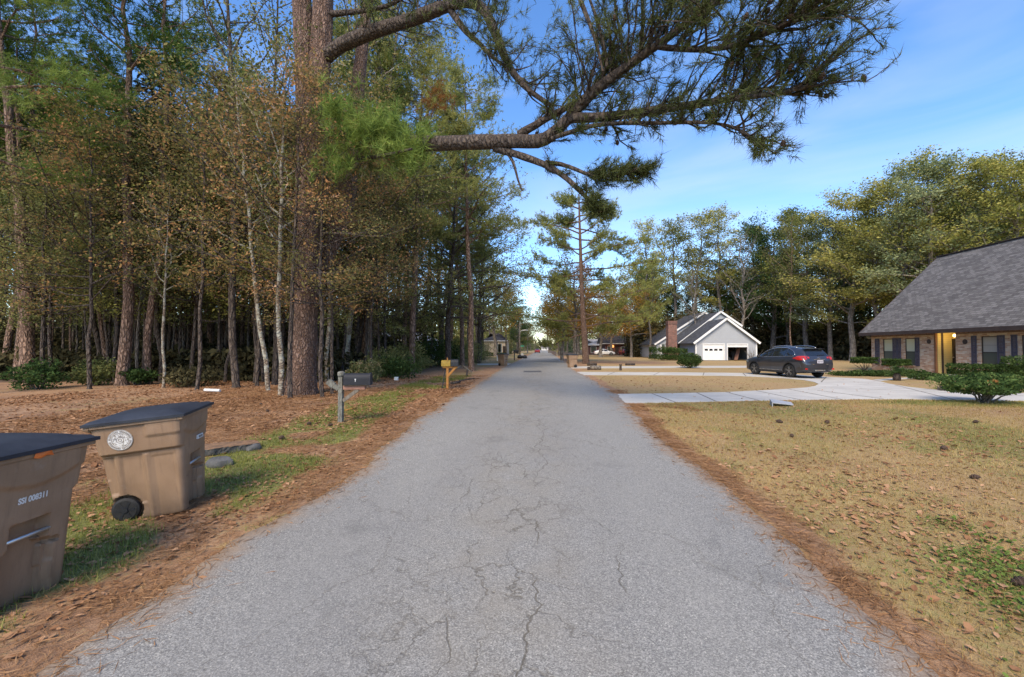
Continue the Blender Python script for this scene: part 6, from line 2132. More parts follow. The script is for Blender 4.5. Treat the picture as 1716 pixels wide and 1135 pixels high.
# ------------------------------------------------------------------ grey house with double garage
def garage_house():
    z0 = 0.27
    Yf = 55.0
    A0, A1 = P(1161, 590, Yf), P(1272, 590, Yf)
    xl, xr = P(1165.5, 590, Yf).x, P(1268.5, 590, Yf).x
    base_z = P(1215, 604, Yf).z
    z0 = base_z
    apex = P(1215, 534, Yf)
    ze = P(1161, 575.6, Yf).z
    Xa = (xl + xr) / 2
    org = (Xa, Yf, z0)
    t = thing('garage_house', 'pale grey house with stepped gables and a double garage, one door open', 'house', org)
    s = (apex.z - ze) / (Xa - A0.x)
    Yb = 61.0
    wm = MB()
    # garage doors openings on the front
    d1 = (P(1179, 590, Yf).x, P(1213.5, 590, Yf).x)
    d2 = (P(1219.5, 590, Yf).x, P(1252.5, 590, Yf).x)
    zd = P(1200, 577.5, Yf).z
    zw = apex.z - s * (Xa - xl)
    T_ = 0.2
    for a, b in ((xl, d1[0]), (d1[1], d2[0]), (d2[1], xr)):
        wm.box2((a, Yf, z0), (b, Yf + T_, zd))
    wm.prism([(xl, Yf, zd), (xr, Yf, zd), (xr, Yf, zw), (Xa, Yf, apex.z - 0.12), (xl, Yf, zw)], (0, T_, 0))
    w1 = wm.build('wall', M['grey_siding'], t, org)
    sm = MB()
    sm.box2((xl, Yf + T_, z0), (xl + T_, Yb, zw)); sm.box2((xr - T_, Yf + T_, z0), (xr, Yb + 12, zw))
    sm.build('wall', M['blue_shade_siding'], t, org)  # same siding as the front, side-wall shade put into the colour
    # rear sections
    apB = P(1206.6, 522.5, Yb)
    rB = P(1238.5, 545, Yb)
    Xb = apB.x
    sB = 0.70
    YcS = 67.0
    bm_ = MB()
    zwB = ze
    bm_.prism([(xl + 0.21, Yb, z0), (xr + 1.0, Yb, z0), (xr + 1.0, Yb, zw), (rB.x, Yb, rB.z - 0.2), (Xb, Yb, apB.z - 0.15), (xl + 0.21, Yb, ze)], (0, T_, 0))
    apC = P(1180, 523.5, YcS)
    eC = P(1096, 577.5, YcS)
    XcL = P(1099.5, 590, YcS).x
    sC = (apC.z - eC.z) / (apC.x - eC.x)
    bm_.prism([(XcL, YcS, z0), (apC.x + 5, YcS, z0), (apC.x + 5, YcS, eC.z), (apC.x, YcS, apC.z - 0.15), (XcL, YcS, apC.z - 0.15 - sC * (apC.x - XcL))], (0, T_, 0))
    bm_.box2((XcL, YcS + T_, z0), (XcL + T_, YcS + 11, eC.z + 0.1))
    bm_.build('wall', M['grey_siding'], t, org)

    # roofs: left slope and right slope planes with thickness
    def roof(name, apx, apz, y0, y1, exl, ezl, exr, ezr, lab=None):
        m = MB()
        for ex, ez in ((exl, ezl), (exr, ezr)):
            n = 10
            V = np.array([[(ex + (apx - ex) * f_, yy, ez + (apz - ez) * f_ + 0.05) for f_ in np.linspace(0, 1, 8)] for yy in np.linspace(y0, y1, n)])
            m.grid(V, flip=(ex > apx))
            m.grid(V - (0, 0, 0.12), flip=(ex < apx))
            m.grid(np.stack([V[:, 0], V[:, 0] - (0, 0, 0.12)], 1))
        r_ = m.build(name, M['grey_shingle'], t, org)
        f = MB()
        for ex, ez in ((exl, ezl), (exr, ezr)):
            f.bar((ex, y0 - 0.02, ez - 0.02), (apx, y0 - 0.02, apz - 0.02), 0.05, 0.26)
        f.build('bargeboard', M['white_paint'], r_, org)
        return r_
    eAr = P(1272, 575.6, Yf)
    roof('roof', Xa, apex.z, Yf - 0.35, Yb + 1.2, A0.x, ze, eAr.x, eAr.z)
    sl_ = (apB.z - ze) / (Xb - A0.x)
    roof('roof', Xb, apB.z, Yb - 0.3, YcS + 1.0, A0.x + 0.02, ze + 0.03, rB.x + 0.3, rB.z - 0.15)
    roof('roof', apC.x, apC.z, YcS - 0.3, YcS + 11, eC.x, eC.z, apC.x + 6, eC.z)
    # filler roof right of section B down to the right wall
    m = MB(); m.prism([(rB.x - 0.4, Yb + 0.25, rB.z - 0.5), (xr + 0.4, Yb + 0.25, zw - 0.1), (xr + 0.4, YcS + 8, zw - 0.1), (rB.x - 0.4, YcS + 8, rB.z - 0.5)], (0, 0, 0.1)); m.build('roof', M['grey_shingle'], t, org)
    # windows of the rear wing
    m = MB(); q0, q1 = P(1108, 577, YcS - 0.02), P(1114, 592, YcS - 0.02)
    m.box2((q0.x, YcS - 0.03, q1.z), (q1.x, YcS - 0.002, q0.z)); m.build('window', M['screen'], t, org)
    m = MB(); m.box2((XcL + 0.5, YcS - 0.5, z0), (XcL + 0.72, YcS - 0.3, eC.z)); m.box2((q1.x + 0.2, YcS - 0.5, z0), (q1.x + 0.4, YcS - 0.3, eC.z)); m.build('porch_post', M['white_paint'], t, org)
    # closed door, four lights
    m = MB()
    m.box2((d1[0], Yf + 0.06, z0), (d1[1], Yf + 0.10, zd))
    hh = (zd - z0) / 4
    for k in range(1, 4):
        m.box2((d1[0], Yf + 0.052, z0 + hh * k - 0.015), (d1[1], Yf + 0.061, z0 + hh * k + 0.015))
    gd = m.build('garage_door', M['white_paint'], t, org)
    for k in range(4):
        m = MB()
        xc = d1[0] + (d1[1] - d1[0]) * (0.14 + 0.235 * k)
        m.box2((xc - 0.2, Yf + 0.045, z0 + hh * 2.42), (xc + 0.2, Yf + 0.055, z0 + hh * 2.9))
        m.build('pane', M['car_glass'], gd, org)
    m = MB(); m.box2((d2[0], Yf + 0.06, zd - 0.34), (d2[1], Yf + 0.10, zd)); o = m.build('garage_door', M['white_paint'], t, org); o['label'] = 'garage door raised nearly out of sight'
    m = MB()
    for a, b in (d1, d2):
        m.box2((a - 0.10, Yf - 0.02, z0), (a, Yf + 0.02, zd)); m.box2((b, Yf - 0.02, z0), (b + 0.10, Yf + 0.02, zd)); m.box2((a - 0.1, Yf - 0.02, zd), (b + 0.1, Yf + 0.02, zd + 0.12))
    m.box2((xl - 0.02, Yf - 0.03, z0), (xl + 0.14, Yf - 0.001, zw)); m.box2((xr - 0.14, Yf - 0.03, z0), (xr + 0.02, Yf - 0.001, zw))
    m.build('door_trim', M['white_paint'], t, org)
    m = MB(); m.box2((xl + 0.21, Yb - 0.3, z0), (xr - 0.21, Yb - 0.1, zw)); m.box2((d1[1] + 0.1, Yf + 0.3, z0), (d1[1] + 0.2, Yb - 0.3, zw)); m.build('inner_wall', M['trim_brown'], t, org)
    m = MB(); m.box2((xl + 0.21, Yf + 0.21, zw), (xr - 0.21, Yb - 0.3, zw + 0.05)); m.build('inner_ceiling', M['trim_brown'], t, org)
    # chimney at the left flank
    cx0, cx1 = P(1118.5, 560, 60.0).x, P(1133, 560, 60.0).x
    zt = P(1126, 540, 60.0).z
    m = MB(); m.box2((cx0, 59.6, z0), (cx1, 60.7, zt)); m.box2((cx0 - 0.08, 59.52, zt - 0.28), (cx1 + 0.08, 60.78, zt - 0.16)); m.box2((cx0 - 0.04, 59.56, zt), (cx1 + 0.04, 60.74, zt + 0.14))
    m.box2((cx0 - 0.15, 59.3, z0), (cx1 + 0.08, 61, z0 + 0.9))
    m.build('chimney', M['chimney_brick'], t, org)
    return d2, Yf, z0


d2, YG, ZG = garage_house()
rr = np.random.default_rng(17)
# clutter in the open bay, each thing on its own
x0 = d2[0]; wd = d2[1] - d2[0]
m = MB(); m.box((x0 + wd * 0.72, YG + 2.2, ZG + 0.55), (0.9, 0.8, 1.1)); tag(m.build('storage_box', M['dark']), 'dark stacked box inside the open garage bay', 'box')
m = MB(); m.bar((x0 + wd * 0.62, YG + 1.2, ZG + 0.02), (x0 + wd * 0.86, YG + 1.6, ZG + 1.5), 0.45, 0.04); tag(m.build('leaning_board', M['red_wood']), 'reddish board leaning inside the open garage bay', 'board')
m = MB(); m.box((x0 + wd * 0.2, YG + 1.6, ZG + 0.18), (1.0, 0.7, 0.36), taper=0.7); tag(m.build('storage_box', M['rubber']), 'low black crate on the garage floor by the open door', 'box')
m = MB(); m.box((x0 + wd * 0.28, YG + 3.6, ZG + 0.85), (1.1, 0.5, 1.7)); tag(m.build('cabinet', M['beige_wall']), 'pale cabinet at the back of the open garage bay', 'cabinet')
# bare shrub at the right corner of the garage
q = P(1261, 604, YG - 0.7)
t = thing('bare_shrub', 'leafless twiggy shrub against the right corner of the garage', 'shrub', (q.x, q.y, ZG))
m = MB()
for k in range(26):
    p_, d_ = wander(rr, (rr.normal(0, 0.1), rr.normal(0, 0.1), 0), (rr.normal(0, 0.35), rr.normal(0, 0.3), 1), rr.uniform(1.0, 2.0), 5, 0.14)
    m.tube(p_, np.linspace(0.022, 0.006, 6), 4, cap=False)
m.build('stem', M['pale_bark'], t)
# hedges by the chimney
for i, (px, rx, h) in enumerate(((1110, 1.7, 1.7), (1131, 1.5, 1.5))):
    q = P(px, 604, 56.0)
    shrub('hedge', ('dark clipped hedge left of the brick chimney foot', 'dark clipped hedge right of the brick chimney foot')[i], (q.x, q.y), 430 + i, rx, 1.2, h, 3200, 0.08, 'leaf_hedge', 'hedge', shape='box', lump=0.1, stem_h=0.1)

# ------------------------------------------------------------------ simpler far houses
def far_house(name, label, x0, x1, y, depth, eave, ridge, wall, roof_m, axis='x', wins=(), door=None, over=0.4):
    z0 = gz(y)
    org = ((x0 + x1) / 2, y, z0)
    t = thing(name, label, 'house', org)
    m = MB(); m.box2((x0, y, z0 - 0.1), (x1, y + depth, z0 + eave)); w = m.build('wall', M[wall], t, org)
    m = MB()
    if axis == 'x':
        yc = y + depth / 2
        m.prism([(x0 - over, y - over, z0 + eave), (x0 - over, yc, z0 + ridge), (x0 - over, y + depth + over, z0 + eave)], (x1 - x0 + 2 * over, 0, 0))
    elif axis == 'hip':
        yc = y + depth / 2; k = depth / 2
        v = [(x0 - over, y - over, z0 + eave), (x1 + over, y - over, z0 + eave), (x1 + over, y + depth + over, z0 + eave), (x0 - over, y + depth + over, z0 + eave), (x0 + k, yc, z0 + ridge), (x1 - k, yc, z0 + ridge)]
        m.add(v, ngons=[[0, 1, 5, 4], [1, 2, 5], [2, 3, 4, 5], [3, 0, 4], [3, 2, 1, 0]])
    else:
        xc = (x0 + x1) / 2
        m.prism([(x0 - over, y - over, z0 + eave), (x1 + over, y - over, z0 + eave), (xc, y - over, z0 + ridge)], (0, depth + 2 * over, 0))
    m.build('roof', M[roof_m], t, org)
    m = MB()
    m.box2((x0 - over, y - over - 0.03, z0 + eave - 0.16), (x1 + over, y - over + 0.001, z0 + eave + 0.02)); m.build('fascia', M['white_paint'], t, org)
    for (a, b, c, d_) in wins:
        m = MB(); m.box2((a, y - 0.05, z0 + c), (b, y - 0.004, z0 + d_)); wi = m.build('window', M['white_paint'], t, org)
        m = MB(); m.box2((a + 0.1, y - 0.06, z0 + c + 0.1), (b - 0.1, y - 0.051, z0 + d_ - 0.1)); m.build('pane', M['screen'], wi, org)
    if door:
        m = MB(); m.box2((door[0], y - 0.05, z0), (door[1], y - 0.004, z0 + 2.1)); m.build('door', M['trim_brown'], t, org)
    return t, z0


xa, xb = P(614, 590, 52).x, P(706, 590, 52).x
far_house('blue_roofed_house', 'house with a pale blue grey roof half hidden behind the left trunks', xa, xb, 52, 9, 2.6, 5.0, 'blue_shade_siding', 'blue_shingle', 'hip', [(xa + 2.2, xa + 3.6, 0.9, 2.2), (xb - 2.4, xb - 1.2, 0.9, 2.2)], (xa + 4.2, xa + 5.1))
xa, xb = P(806, 590, 92).x, P(848, 590, 92).x
far_house('beige_house', 'cream beige house beyond the left verge behind a low hedge', xa, xb, 92, 8, 3.3, 5.0, 'beige_wall', 'far_roof', 'hip', [(xa + 3.6, xa + 4.4, 0.7, 2.6), (xb - 1.7, xb - 0.9, 0.7, 2.6)], (xb - 0.7, xb))
q = G(828, 597)
shrub('hedge', 'low dark hedge on the lawn before the cream beige house', (q.x, q.y), 440, 2.2, 0.8, 0.75, 2200, 0.08, 'leaf_hedge', 'hedge', shape='box', lump=0.1, stem_h=0.0)
xa, xb = P(1014, 590, 104).x, P(1080, 590, 104).x
t, z0 = far_house('red_brick_house', 'long low dark red brick house with a lit amber porch lamp', xa, xb, 104, 9, 2.8, 5.2, 'far_brick', 'far_roof', 'x', [(xa + 0.6, xa + 1.4, 0.6, 2.2), (xa + 3.8, xa + 5.2, 1.0, 2.0)], (xa + 2.4, xa + 3.3), over=0.8)
lq = P(1025.5, 580.5, 103.7)
m = MB(); m.lathe([(0.02, -0.35), (0.42, -0.28), (0.5, 0.0), (0.42, 0.28), (0.02, 0.35)], 12, lq)
_m = NT('amber_lit_lamp'); _e = _m.n('Emission', {'Color': (1.0, 0.42, 0.12), 'Strength': 2.2}); _m.t.links.new(_e.outputs[0], _m.out.inputs[0]); M['amber'] = _m.m
m.build('porch_lamp', M['amber'], t, ((xa + xb) / 2, 104, z0), smooth=True)
xa, xb = P(985, 590, 118).x, P(1006, 590, 118).x
far_house('pale_roofed_house', 'small house with a pale roof and red brick end behind the tall right pine', xa, xb, 118, 8, 2.5, 4.2, 'far_brick', 'pale_roof', 'hip', [(xa + 0.8, xa + 2.4, 0.3, 2.1)])
xa, xb = P(907, 590, 330).x, P(920, 590, 330).x
far_house('white_house', 'tiny white house closing the far end of the road', xa, xb, 330, 6, 2.2, 3.4, 'white_paint', 'far_roof', 'x', [(xa + 1, xa + 2, 0.8, 1.8)])

# ------------------------------------------------------------------ poles
def pole(label, px, py, H, lamp=None, wire=None, sign=None, name='street_lamp'):
    q = G(px, py)
    t = thing(name, label, 'street lamp' if lamp else 'pole', q)
    m = MB(); m.tube([(0, 0, -0.2), (0.0, 0, H * 0.5), (0.05, 0, H)], (0.17, 0.14, 0.10), 10)
    if not lamp:
        m.bar((-0.9, 0, H - 0.6), (0.9, 0, H - 0.6), 0.12, 0.12)
    m.build('pole', M['pale_bark'], t, smooth=True)
    if lamp:
        m = MB(); m.tube([(0, 0, lamp), (0.6, 0, lamp + 0.35), (1.6, 0, lamp + 0.45)], 0.05, 6); a = m.build('lamp_arm', M['steel'], t)
        m = MB(); m.box((1.9, 0, lamp + 0.42), (0.8, 0.3, 0.16)); m.build('lamp_head', M['steel'], a)
    if sign:
        m = MB(); m.box((0.65, -0.05, sign), (1.0, 0.04, 0.26)); M['sign_green'] = noisy('green_sign', (0.02, 0.22, 0.14), (0.03, 0.28, 0.18), 3, 0.5, 0); m.build('street_sign', M['sign_green'], t)
    return t


pole('tall wooden utility pole on the left verge beside the far bin', 848, 597, 13.5, name='utility_pole')
pole('slim street lamp with an arm on the left verge and a small green sign', 871, 594, 8.8, lamp=6.0, sign=2.2)
pole('second wooden utility pole behind the lamp on the left verge', 866, 592.5, 12, name='utility_pole')
pole('distant street lamp where the left trees close in', 896.5, 590.8, 9.5, lamp=8.0)

# ------------------------------------------------------------------ cars
M['car_grey'] = noisy('metallic_slate_paint', (0.036, 0.039, 0.050), (0.046, 0.049, 0.062), 3, 0.28, 0, Metallic=0.45, **{'Coat Weight': 0.8, 'Coat Roughness': 0.06})
M['car_white'] = noisy('white_car_paint', (0.62, 0.63, 0.64), (0.68, 0.69, 0.70), 3, 0.3, 0)
M['car_black'] = noisy('black_car_paint', (0.02, 0.022, 0.026), (0.03, 0.032, 0.036), 3, 0.25, 0)
M['car_red'] = noisy('red_car_paint', (0.22, 0.03, 0.025), (0.30, 0.04, 0.035), 3, 0.3, 0)
M['car_trim'] = noisy('black_car_trim', (0.012, 0.012, 0.013), (0.022, 0.022, 0.024), 8, 0.6, 0.05)
M['chrome'] = noisy('bright_trim', (0.55, 0.56, 0.58), (0.7, 0.71, 0.72), 8, 0.25, 0, Metallic=0.9)
M['tail_red'] = glass_mat('red_tail_lens', (0.42, 0.022, 0.018), 0.12)
M['plate'] = noisy('pale_plate', (0.40, 0.38, 0.42), (0.5, 0.48, 0.52), 8, 0.5, 0)
M['alloy'] = noisy('grey_alloy', (0.28, 0.27, 0.26), (0.42, 0.41, 0.40), 8, 0.35, 0, Metallic=0.8)

CARS = {
    'suv': dict(key=[  # x, zbottom, belt half width, belt height, roof z, roof half width
        (2.36, 0.40, 0.52, 0.66, 0.72, 0.40), (2.30, 0.28, 0.72, 0.80, 0.86, 0.58), (2.12, 0.24, 0.86, 0.90, 0.96, 0.66), (1.75, 0.22, 0.90, 0.97, 1.04, 0.70),
        (1.35, 0.22, 0.905, 1.02, 1.10, 0.72), (1.10, 0.22, 0.905, 1.04, 1.16, 0.72), (0.75, 0.22, 0.91, 1.06, 1.40, 0.66), (0.40, 0.22, 0.91, 1.07, 1.58, 0.61), (0.0, 0.22, 0.91, 1.08, 1.655, 0.60),
        (-0.5, 0.22, 0.91, 1.09, 1.68, 0.60), (-1.1, 0.22, 0.91, 1.11, 1.66, 0.59), (-1.6, 0.24, 0.905, 1.14, 1.60, 0.57), (-1.90, 0.27, 0.90, 1.15, 1.53, 0.56), (-2.06, 0.30, 0.88, 1.12, 1.36, 0.60), (-2.20, 0.34, 0.86, 1.06, 1.16, 0.66), (-2.27, 0.38, 0.83, 0.98, 1.03, 0.66), (-2.33, 0.44, 0.74, 0.80, 0.86, 0.56)],
        wheel=0.36, axles=(1.38, -1.32), track=0.80, W=0.92),
    'sedan': dict(key=[
        (2.3, 0.36, 0.5, 0.56, 0.60, 0.4), (2.2, 0.24, 0.74, 0.68, 0.72, 0.58), (1.9, 0.20, 0.84, 0.76, 0.82, 0.64), (1.3, 0.20, 0.88, 0.84, 0.92, 0.68), (0.95, 0.2, 0.88, 0.87, 0.98, 0.68), (0.4, 0.2, 0.89, 0.89, 1.30, 0.58),
        (0.0, 0.2, 0.89, 0.90, 1.42, 0.55), (-0.6, 0.2, 0.89, 0.91, 1.43, 0.55), (-1.1, 0.2, 0.89, 0.92, 1.30, 0.57), (-1.6, 0.22, 0.88, 0.93, 1.06, 0.64), (-1.9, 0.24, 0.86, 0.93, 1.0, 0.66), (-2.25, 0.32, 0.80, 0.84, 0.90, 0.6), (-2.32, 0.40, 0.7, 0.7, 0.75, 0.5)],
        wheel=0.32, axles=(1.35, -1.3), track=0.77, W=0.89),
    'pickup': dict(key=[
        (2.8, 0.5, 0.6, 0.95, 1.0, 0.5), (2.7, 0.36, 0.86, 1.05, 1.1, 0.7), (2.2, 0.34, 0.95, 1.12, 1.18, 0.76), (1.5, 0.34, 0.97, 1.16, 1.24, 0.76), (1.2, 0.34, 0.97, 1.18, 1.34, 0.74), (0.8, 0.34, 0.98, 1.19, 1.72, 0.66), (0.4, 0.34, 0.98, 1.2, 1.86, 0.64),
        (-0.5, 0.34, 0.98, 1.2, 1.86, 0.64), (-0.72, 0.34, 0.98, 1.2, 1.6, 0.66), (-0.80, 0.34, 0.98, 1.2, 1.25, 0.8), (-1.6, 0.36, 0.98, 1.2, 1.24, 0.9), (-2.6, 0.4, 0.97, 1.2, 1.24, 0.9), (-2.75, 0.46, 0.93, 1.16, 1.2, 0.85)],
        wheel=0.40, axles=(1.85, -1.65), track=0.84, W=0.98),
}


def make_car(label, loc, rz, kind, paint, name, cat='car', detail=True, group=None):
    sp = CARS[kind]
    t = thing(name, label, cat, loc, rz, group)
    K = np.array(sp['key'])[::-1]
    xs_ = np.linspace(K[0, 0], K[-1, 0], 72)
    A = np.stack([np.interp(xs_, K[:, 0], K[:, i]) for i in range(6)], -1)
    for _ in range(3):
        A[1:-1, 1:] = (A[:-2, 1:] + 2 * A[1:-1, 1:] + A[2:, 1:]) / 4
    x, zb, wb, zbelt, zr, wr = A.T
    W = np.minimum(sp['W'], wb * 1.02)

    def ring(i):
        h = zbelt[i] - zb[i]
        c = zr[i] - zbelt[i]
        p = [(0.0, zb[i]), (W[i] * 0.80, zb[i]), (W[i] * 0.95, zb[i] + 0.05), (W[i] * 0.985, zb[i] + 0.16 * h), (W[i] * 0.985, zb[i] + 0.42 * h), (W[i] * 1.0, zb[i] + 0.62 * h), (W[i] * 1.005, zb[i] + 0.74 * h), (W[i] * 0.985, zb[i] + 0.90 * h), (wb[i] * 0.955, zbelt[i]),
             (wb[i] * 0.93, zbelt[i] + 0.10 * c), (wr[i] + (wb[i] * 0.93 - wr[i]) * 0.40, zbelt[i] + 0.55 * c), (wr[i] + 0.02, zbelt[i] + 0.86 * c), (wr[i] - 0.07, zr[i] - 0.02), (wr[i] * 0.5, zr[i]), (0.0, zr[i] + 0.008)]
        return p
    rows = []
    for i in range(len(x)):
        p = ring(i)
        full = [(x[i], y, z) for y, z in p] + [(x[i], -y, z) for y, z in p[-2:0:-1]]
        rows.append(full)
    V = np.array(rows)
    m = MB()
    m.grid(np.concatenate([V, V[:, :1]], 1))
    n = V.shape[1]
    m.add(V[0], ngons=[list(range(n))]); m.add(V[-1], ngons=[list(range(n))[::-1]])
    body = m.build('body', [M[paint], M['car_trim']], t)
    # wheel housings cut out
    bm_ = bmesh.new(); bm_.from_mesh(body.data); bmesh.ops.recalc_face_normals(bm_, faces=bm_.faces); bm_.to_mesh(body.data); bm_.free()
    Rw = sp['wheel']
    cm = MB()
    for ax in sp['axles']:
        for s in (-1, 1):
            cm.lathe([(Rw + 0.06, -0.2), (Rw + 0.06, 0.24)], 32, (ax, s * (sp['track'] + 0.02), Rw + 0.0), 'y')
    cut = cm.build('cutter', M['car_trim'])
    bm_ = bmesh.new(); bm_.from_mesh(cut.data); bmesh.ops.recalc_face_normals(bm_, faces=bm_.faces); bm_.to_mesh(cut.data); bm_.free()
    md = body.modifiers.new('b', 'BOOLEAN'); md.operation = 'DIFFERENCE'; md.object = cut; md.solver = 'EXACT'
    try:
        md.material_mode = 'TRANSFER'
    except Exception:
        pass
    # cutter at car transform
    cut.parent = t
    bpy.context.view_layer.update()
    dg = bpy.context.evaluated_depsgraph_get()
    nm = bpy.data.meshes.new_from_object(body.evaluated_get(dg))
    body.modifiers.clear()
    old = body.data
    body.data = nm
    nm.name = 'body'
    bpy.data.meshes.remove(old)
    cme = cut.data
    bpy.data.objects.remove(cut); bpy.data.meshes.remove(cme)
    smooth_angle(body, 38)

    def side_y(xx, zz):
        i = int(np.clip(np.searchsorted(x, xx), 1, len(x) - 1))
        f = (xx - x[i - 1]) / (x[i] - x[i - 1] + 1e-9)

        def yy(k):
            p = ring(k)
            return np.interp(zz, [q[1] for q in p[2:13]], [q[0] for q in p[2:13]])
        return yy(i - 1) * (1 - f) + yy(i) * f

    def roof_z(xx):
        return np.interp(xx, x, zr)

    def side_panel(name, x0, x1, lo, hi, mat, s, off=0.006, n=10, par=None, k=4):
        m = MB()
        Vv = []
        for i in range(n + 1):
            xx = x0 + (x1 - x0) * i / n
            l, h = lo(xx), hi(xx)
            if h < l + 0.005: h = l + 0.005
            Vv.append([(xx, s * (side_y(xx, l + (h - l) * j / k) + off), l + (h - l) * j / k) for j in range(k + 1)])
        m.grid(np.array(Vv), flip=(s < 0))
        return m.build(name, M[mat], par or body, smooth=True)

    def belt(xx):
        return np.interp(xx, x, zbelt)
    # wheels
    for ax in sp['axles']:
        for s in (-1, 1):
            w = MB()
            yo = s * sp['track']
            prof = [(0.24, -0.10), (Rw - 0.03, -0.105), (Rw, -0.08), (Rw, 0.08), (Rw - 0.03, 0.105), (0.24 * Rw / 0.36, 0.085)]
            if s < 0:
                prof = [(a_, -b_) for a_, b_ in prof][::-1]
            w.lathe(prof, 28, (ax, yo, Rw), 'y')
            wh = w.build('wheel', M['rubber'], t)
            smooth_angle(wh, 40)
            if detail:
                rm = MB()
                yr = yo + s * 0.088
                for k in range(5):
                    a0 = k / 5 * 2 * math.pi + 0.3
                    for da in (-0.16, 0.16):
                        rm.bar((ax + 0.05 * math.cos(a0), yr + s * 0.004, Rw + 0.05 * math.sin(a0)), (ax + 0.245 * math.cos(a0 + da), yr, Rw + 0.245 * math.sin(a0 + da)), 0.02, 0.034, upv=(0, 1, 0))
                rm.lathe([(0.001, -0.01), (0.06, -0.01), (0.06, 0.012), (0.001, 0.014)], 14, (ax, yr, Rw), 'y')
                a = np.linspace(0, 2 * np.pi, 29)
                rm.grid(np.stack([np.stack([ax + q * np.cos(a), np.full(29, yr - s * 0.004), Rw + q * np.sin(a)], -1) for q in (0.235, 0.262)], 0))
                rm.build('rim', M['alloy'], wh)
            else:
                rm = MB(); rm.lathe([(0.001, -0.008), (0.2, -0.008), (0.17, 0.012), (0.001, 0.012)], 16, (ax, yo + s * 0.10, Rw), 'y'); rm.build('rim', M['alloy'], wh)
    if kind == 'suv':
        for s in (1, -1):
            lo = lambda xx: belt(xx) + 0.035
            def hi(xx):
                top = roof_z(xx) - 0.085
                q = belt(xx) + 0.035
                if xx < -1.05: top = min(top, q + 0.36 * max(0.0, 1 - ((-1.05 - xx) / 0.62) ** 1.6) + 0.02)
                return top
            side_panel('window', 0.95, 0.02, lo, hi, 'car_glass', s, n=14)
            side_panel('window', -0.04, -0.98, lo, hi, 'car_glass', s, n=12)
            side_panel('window', -1.04, -1.62, lo, hi, 'car_glass', s, n=10)
            # bright trim following the glass
            m = MB()
            lowp = [(xx, s * (side_y(xx, belt(xx) + 0.022) + 0.010), belt(xx) + 0.022) for xx in np.linspace(1.0, -1.62, 30)]
            m.tube(lowp, 0.010, 5)
            topp = []
            for xx in np.linspace(-1.66, 0.9, 40):
                h_ = hi(xx) + 0.016
                topp.append((xx, s * (side_y(xx, h_) + 0.010), h_))
            m.tube(topp, 0.013, 5)
            m.build('window_trim', M['chrome'], body, smooth=True)
            # lower cladding
            side_panel('sill_cladding', 1.0, -0.92, lambda xx: 0.235, lambda xx: 0.36, 'car_trim', s, off=0.008, n=8)
            side_panel('side_strip', 0.95, -0.86, lambda xx: 0.365, lambda xx: 0.385, 'chrome', s, off=0.010, n=8, k=1)
            for (a, b) in ((0.02, -0.005), (-1.0, -1.02)):
                side_panel('door_gap', a, a - 0.012, lambda xx: 0.40, lambda xx: belt(xx) + 0.02, 'car_trim', s, off=0.004, n=1)
            for xh in (0.16, -0.82):
                m = MB(); m.bar((xh, s * (side_y(xh, 0.93) + 0.018), 0.93), (xh - 0.2, s * (side_y(xh - 0.2, 0.94) + 0.018), 0.94), 0.03, 0.028); m.build('door_handle', M['car_grey'], body)
            # arch rims
            for ax in sp['axles']:
                a = np.linspace(-0.15, math.pi + 0.15, 26)
                m = MB()
                Vv = []
                for q in (Rw + 0.055, Rw + 0.095):
                    Vv.append([(ax + q * math.cos(z_), s * (side_y(ax + q * math.cos(z_), max(0.3, Rw + q * math.sin(z_))) + 0.010), max(0.27, Rw + q * math.sin(z_))) for z_ in a])
                m.grid(np.array(Vv), flip=(s > 0))
                m.build('wheel_arch', M['car_trim'], body, smooth=True)
            # roof rails and mirror
            m = MB()
            pts = [(0.25, s * 0.565, roof_z(0.25) - 0.01), (0.15, s * 0.565, roof_z(0.1) + 0.035), (-0.6, s * 0.565, roof_z(-0.6) + 0.055), (-1.3, s * 0.555, roof_z(-1.3) + 0.04), (-1.5, s * 0.55, roof_z(-1.5) - 0.01)]
            m.tube(smooth_path(np.array(pts), 14), 0.019, 6); m.build('roof_rail', M['chrome'], body, smooth=True)
            m = MB(); c = np.array((0.86, s * 1.01, 1.10)); blob(m, c, 0.10, 0.085, 2); m.bar(c, (0.86, s * 0.9, 1.06), 0.05, 0.05); m.build('mirror', M['car_trim'], body, smooth=True)
            # tail lamps wrap the corner
            lo2 = lambda xx: 1.00 - 0.02 * (xx + 1.6) - (0.02 if xx < -2.0 else 0)
            hi2 = lambda xx: 1.06 + 0.11 * float(sstep((-1.62 - xx) / 0.30))
            side_panel('tail_light', -1.62, -2.20, lambda xx: 1.02 - 0.07 * float(sstep((-1.62 - xx) / 0.4)), hi2, 'tail_red', s, off=0.014, n=10)

        # things on the tail: find surface x for height
        idx = np.argsort(x)
        rear = x < -1.75
        zr_r, xr_r = zr[rear][np.argsort(zr[rear])], x[rear][np.argsort(zr[rear])]

        def rx_(z):
            return np.interp(z, zr_r, xr_r)

        def rear_panel(name, y0, y1, z0, z1, mat, off=0.012, par=None, curve=0.03, n=12, k=6, inset=0.0):
            m = MB(); Vv = []
            for j in range(k + 1):
                z_ = z0 + (z1 - z0) * j / k
                row = []
                for i in range(n + 1):
                    u_ = i / n
                    ya = y0 + (y1 - y0) * u_
                    ya = ya * (1 - inset * (j / k))
                    row.append((rx_(z_) - off + curve * (ya / 0.7) ** 2, ya, z_))
                Vv.append(row)
            m.grid(np.array(Vv), flip=True)
            return m.build(name, M[mat], par or body, smooth=True)
        rear_panel('rear_window', -0.62, 0.62, 1.17, 1.49, 'car_glass', inset=0.14)
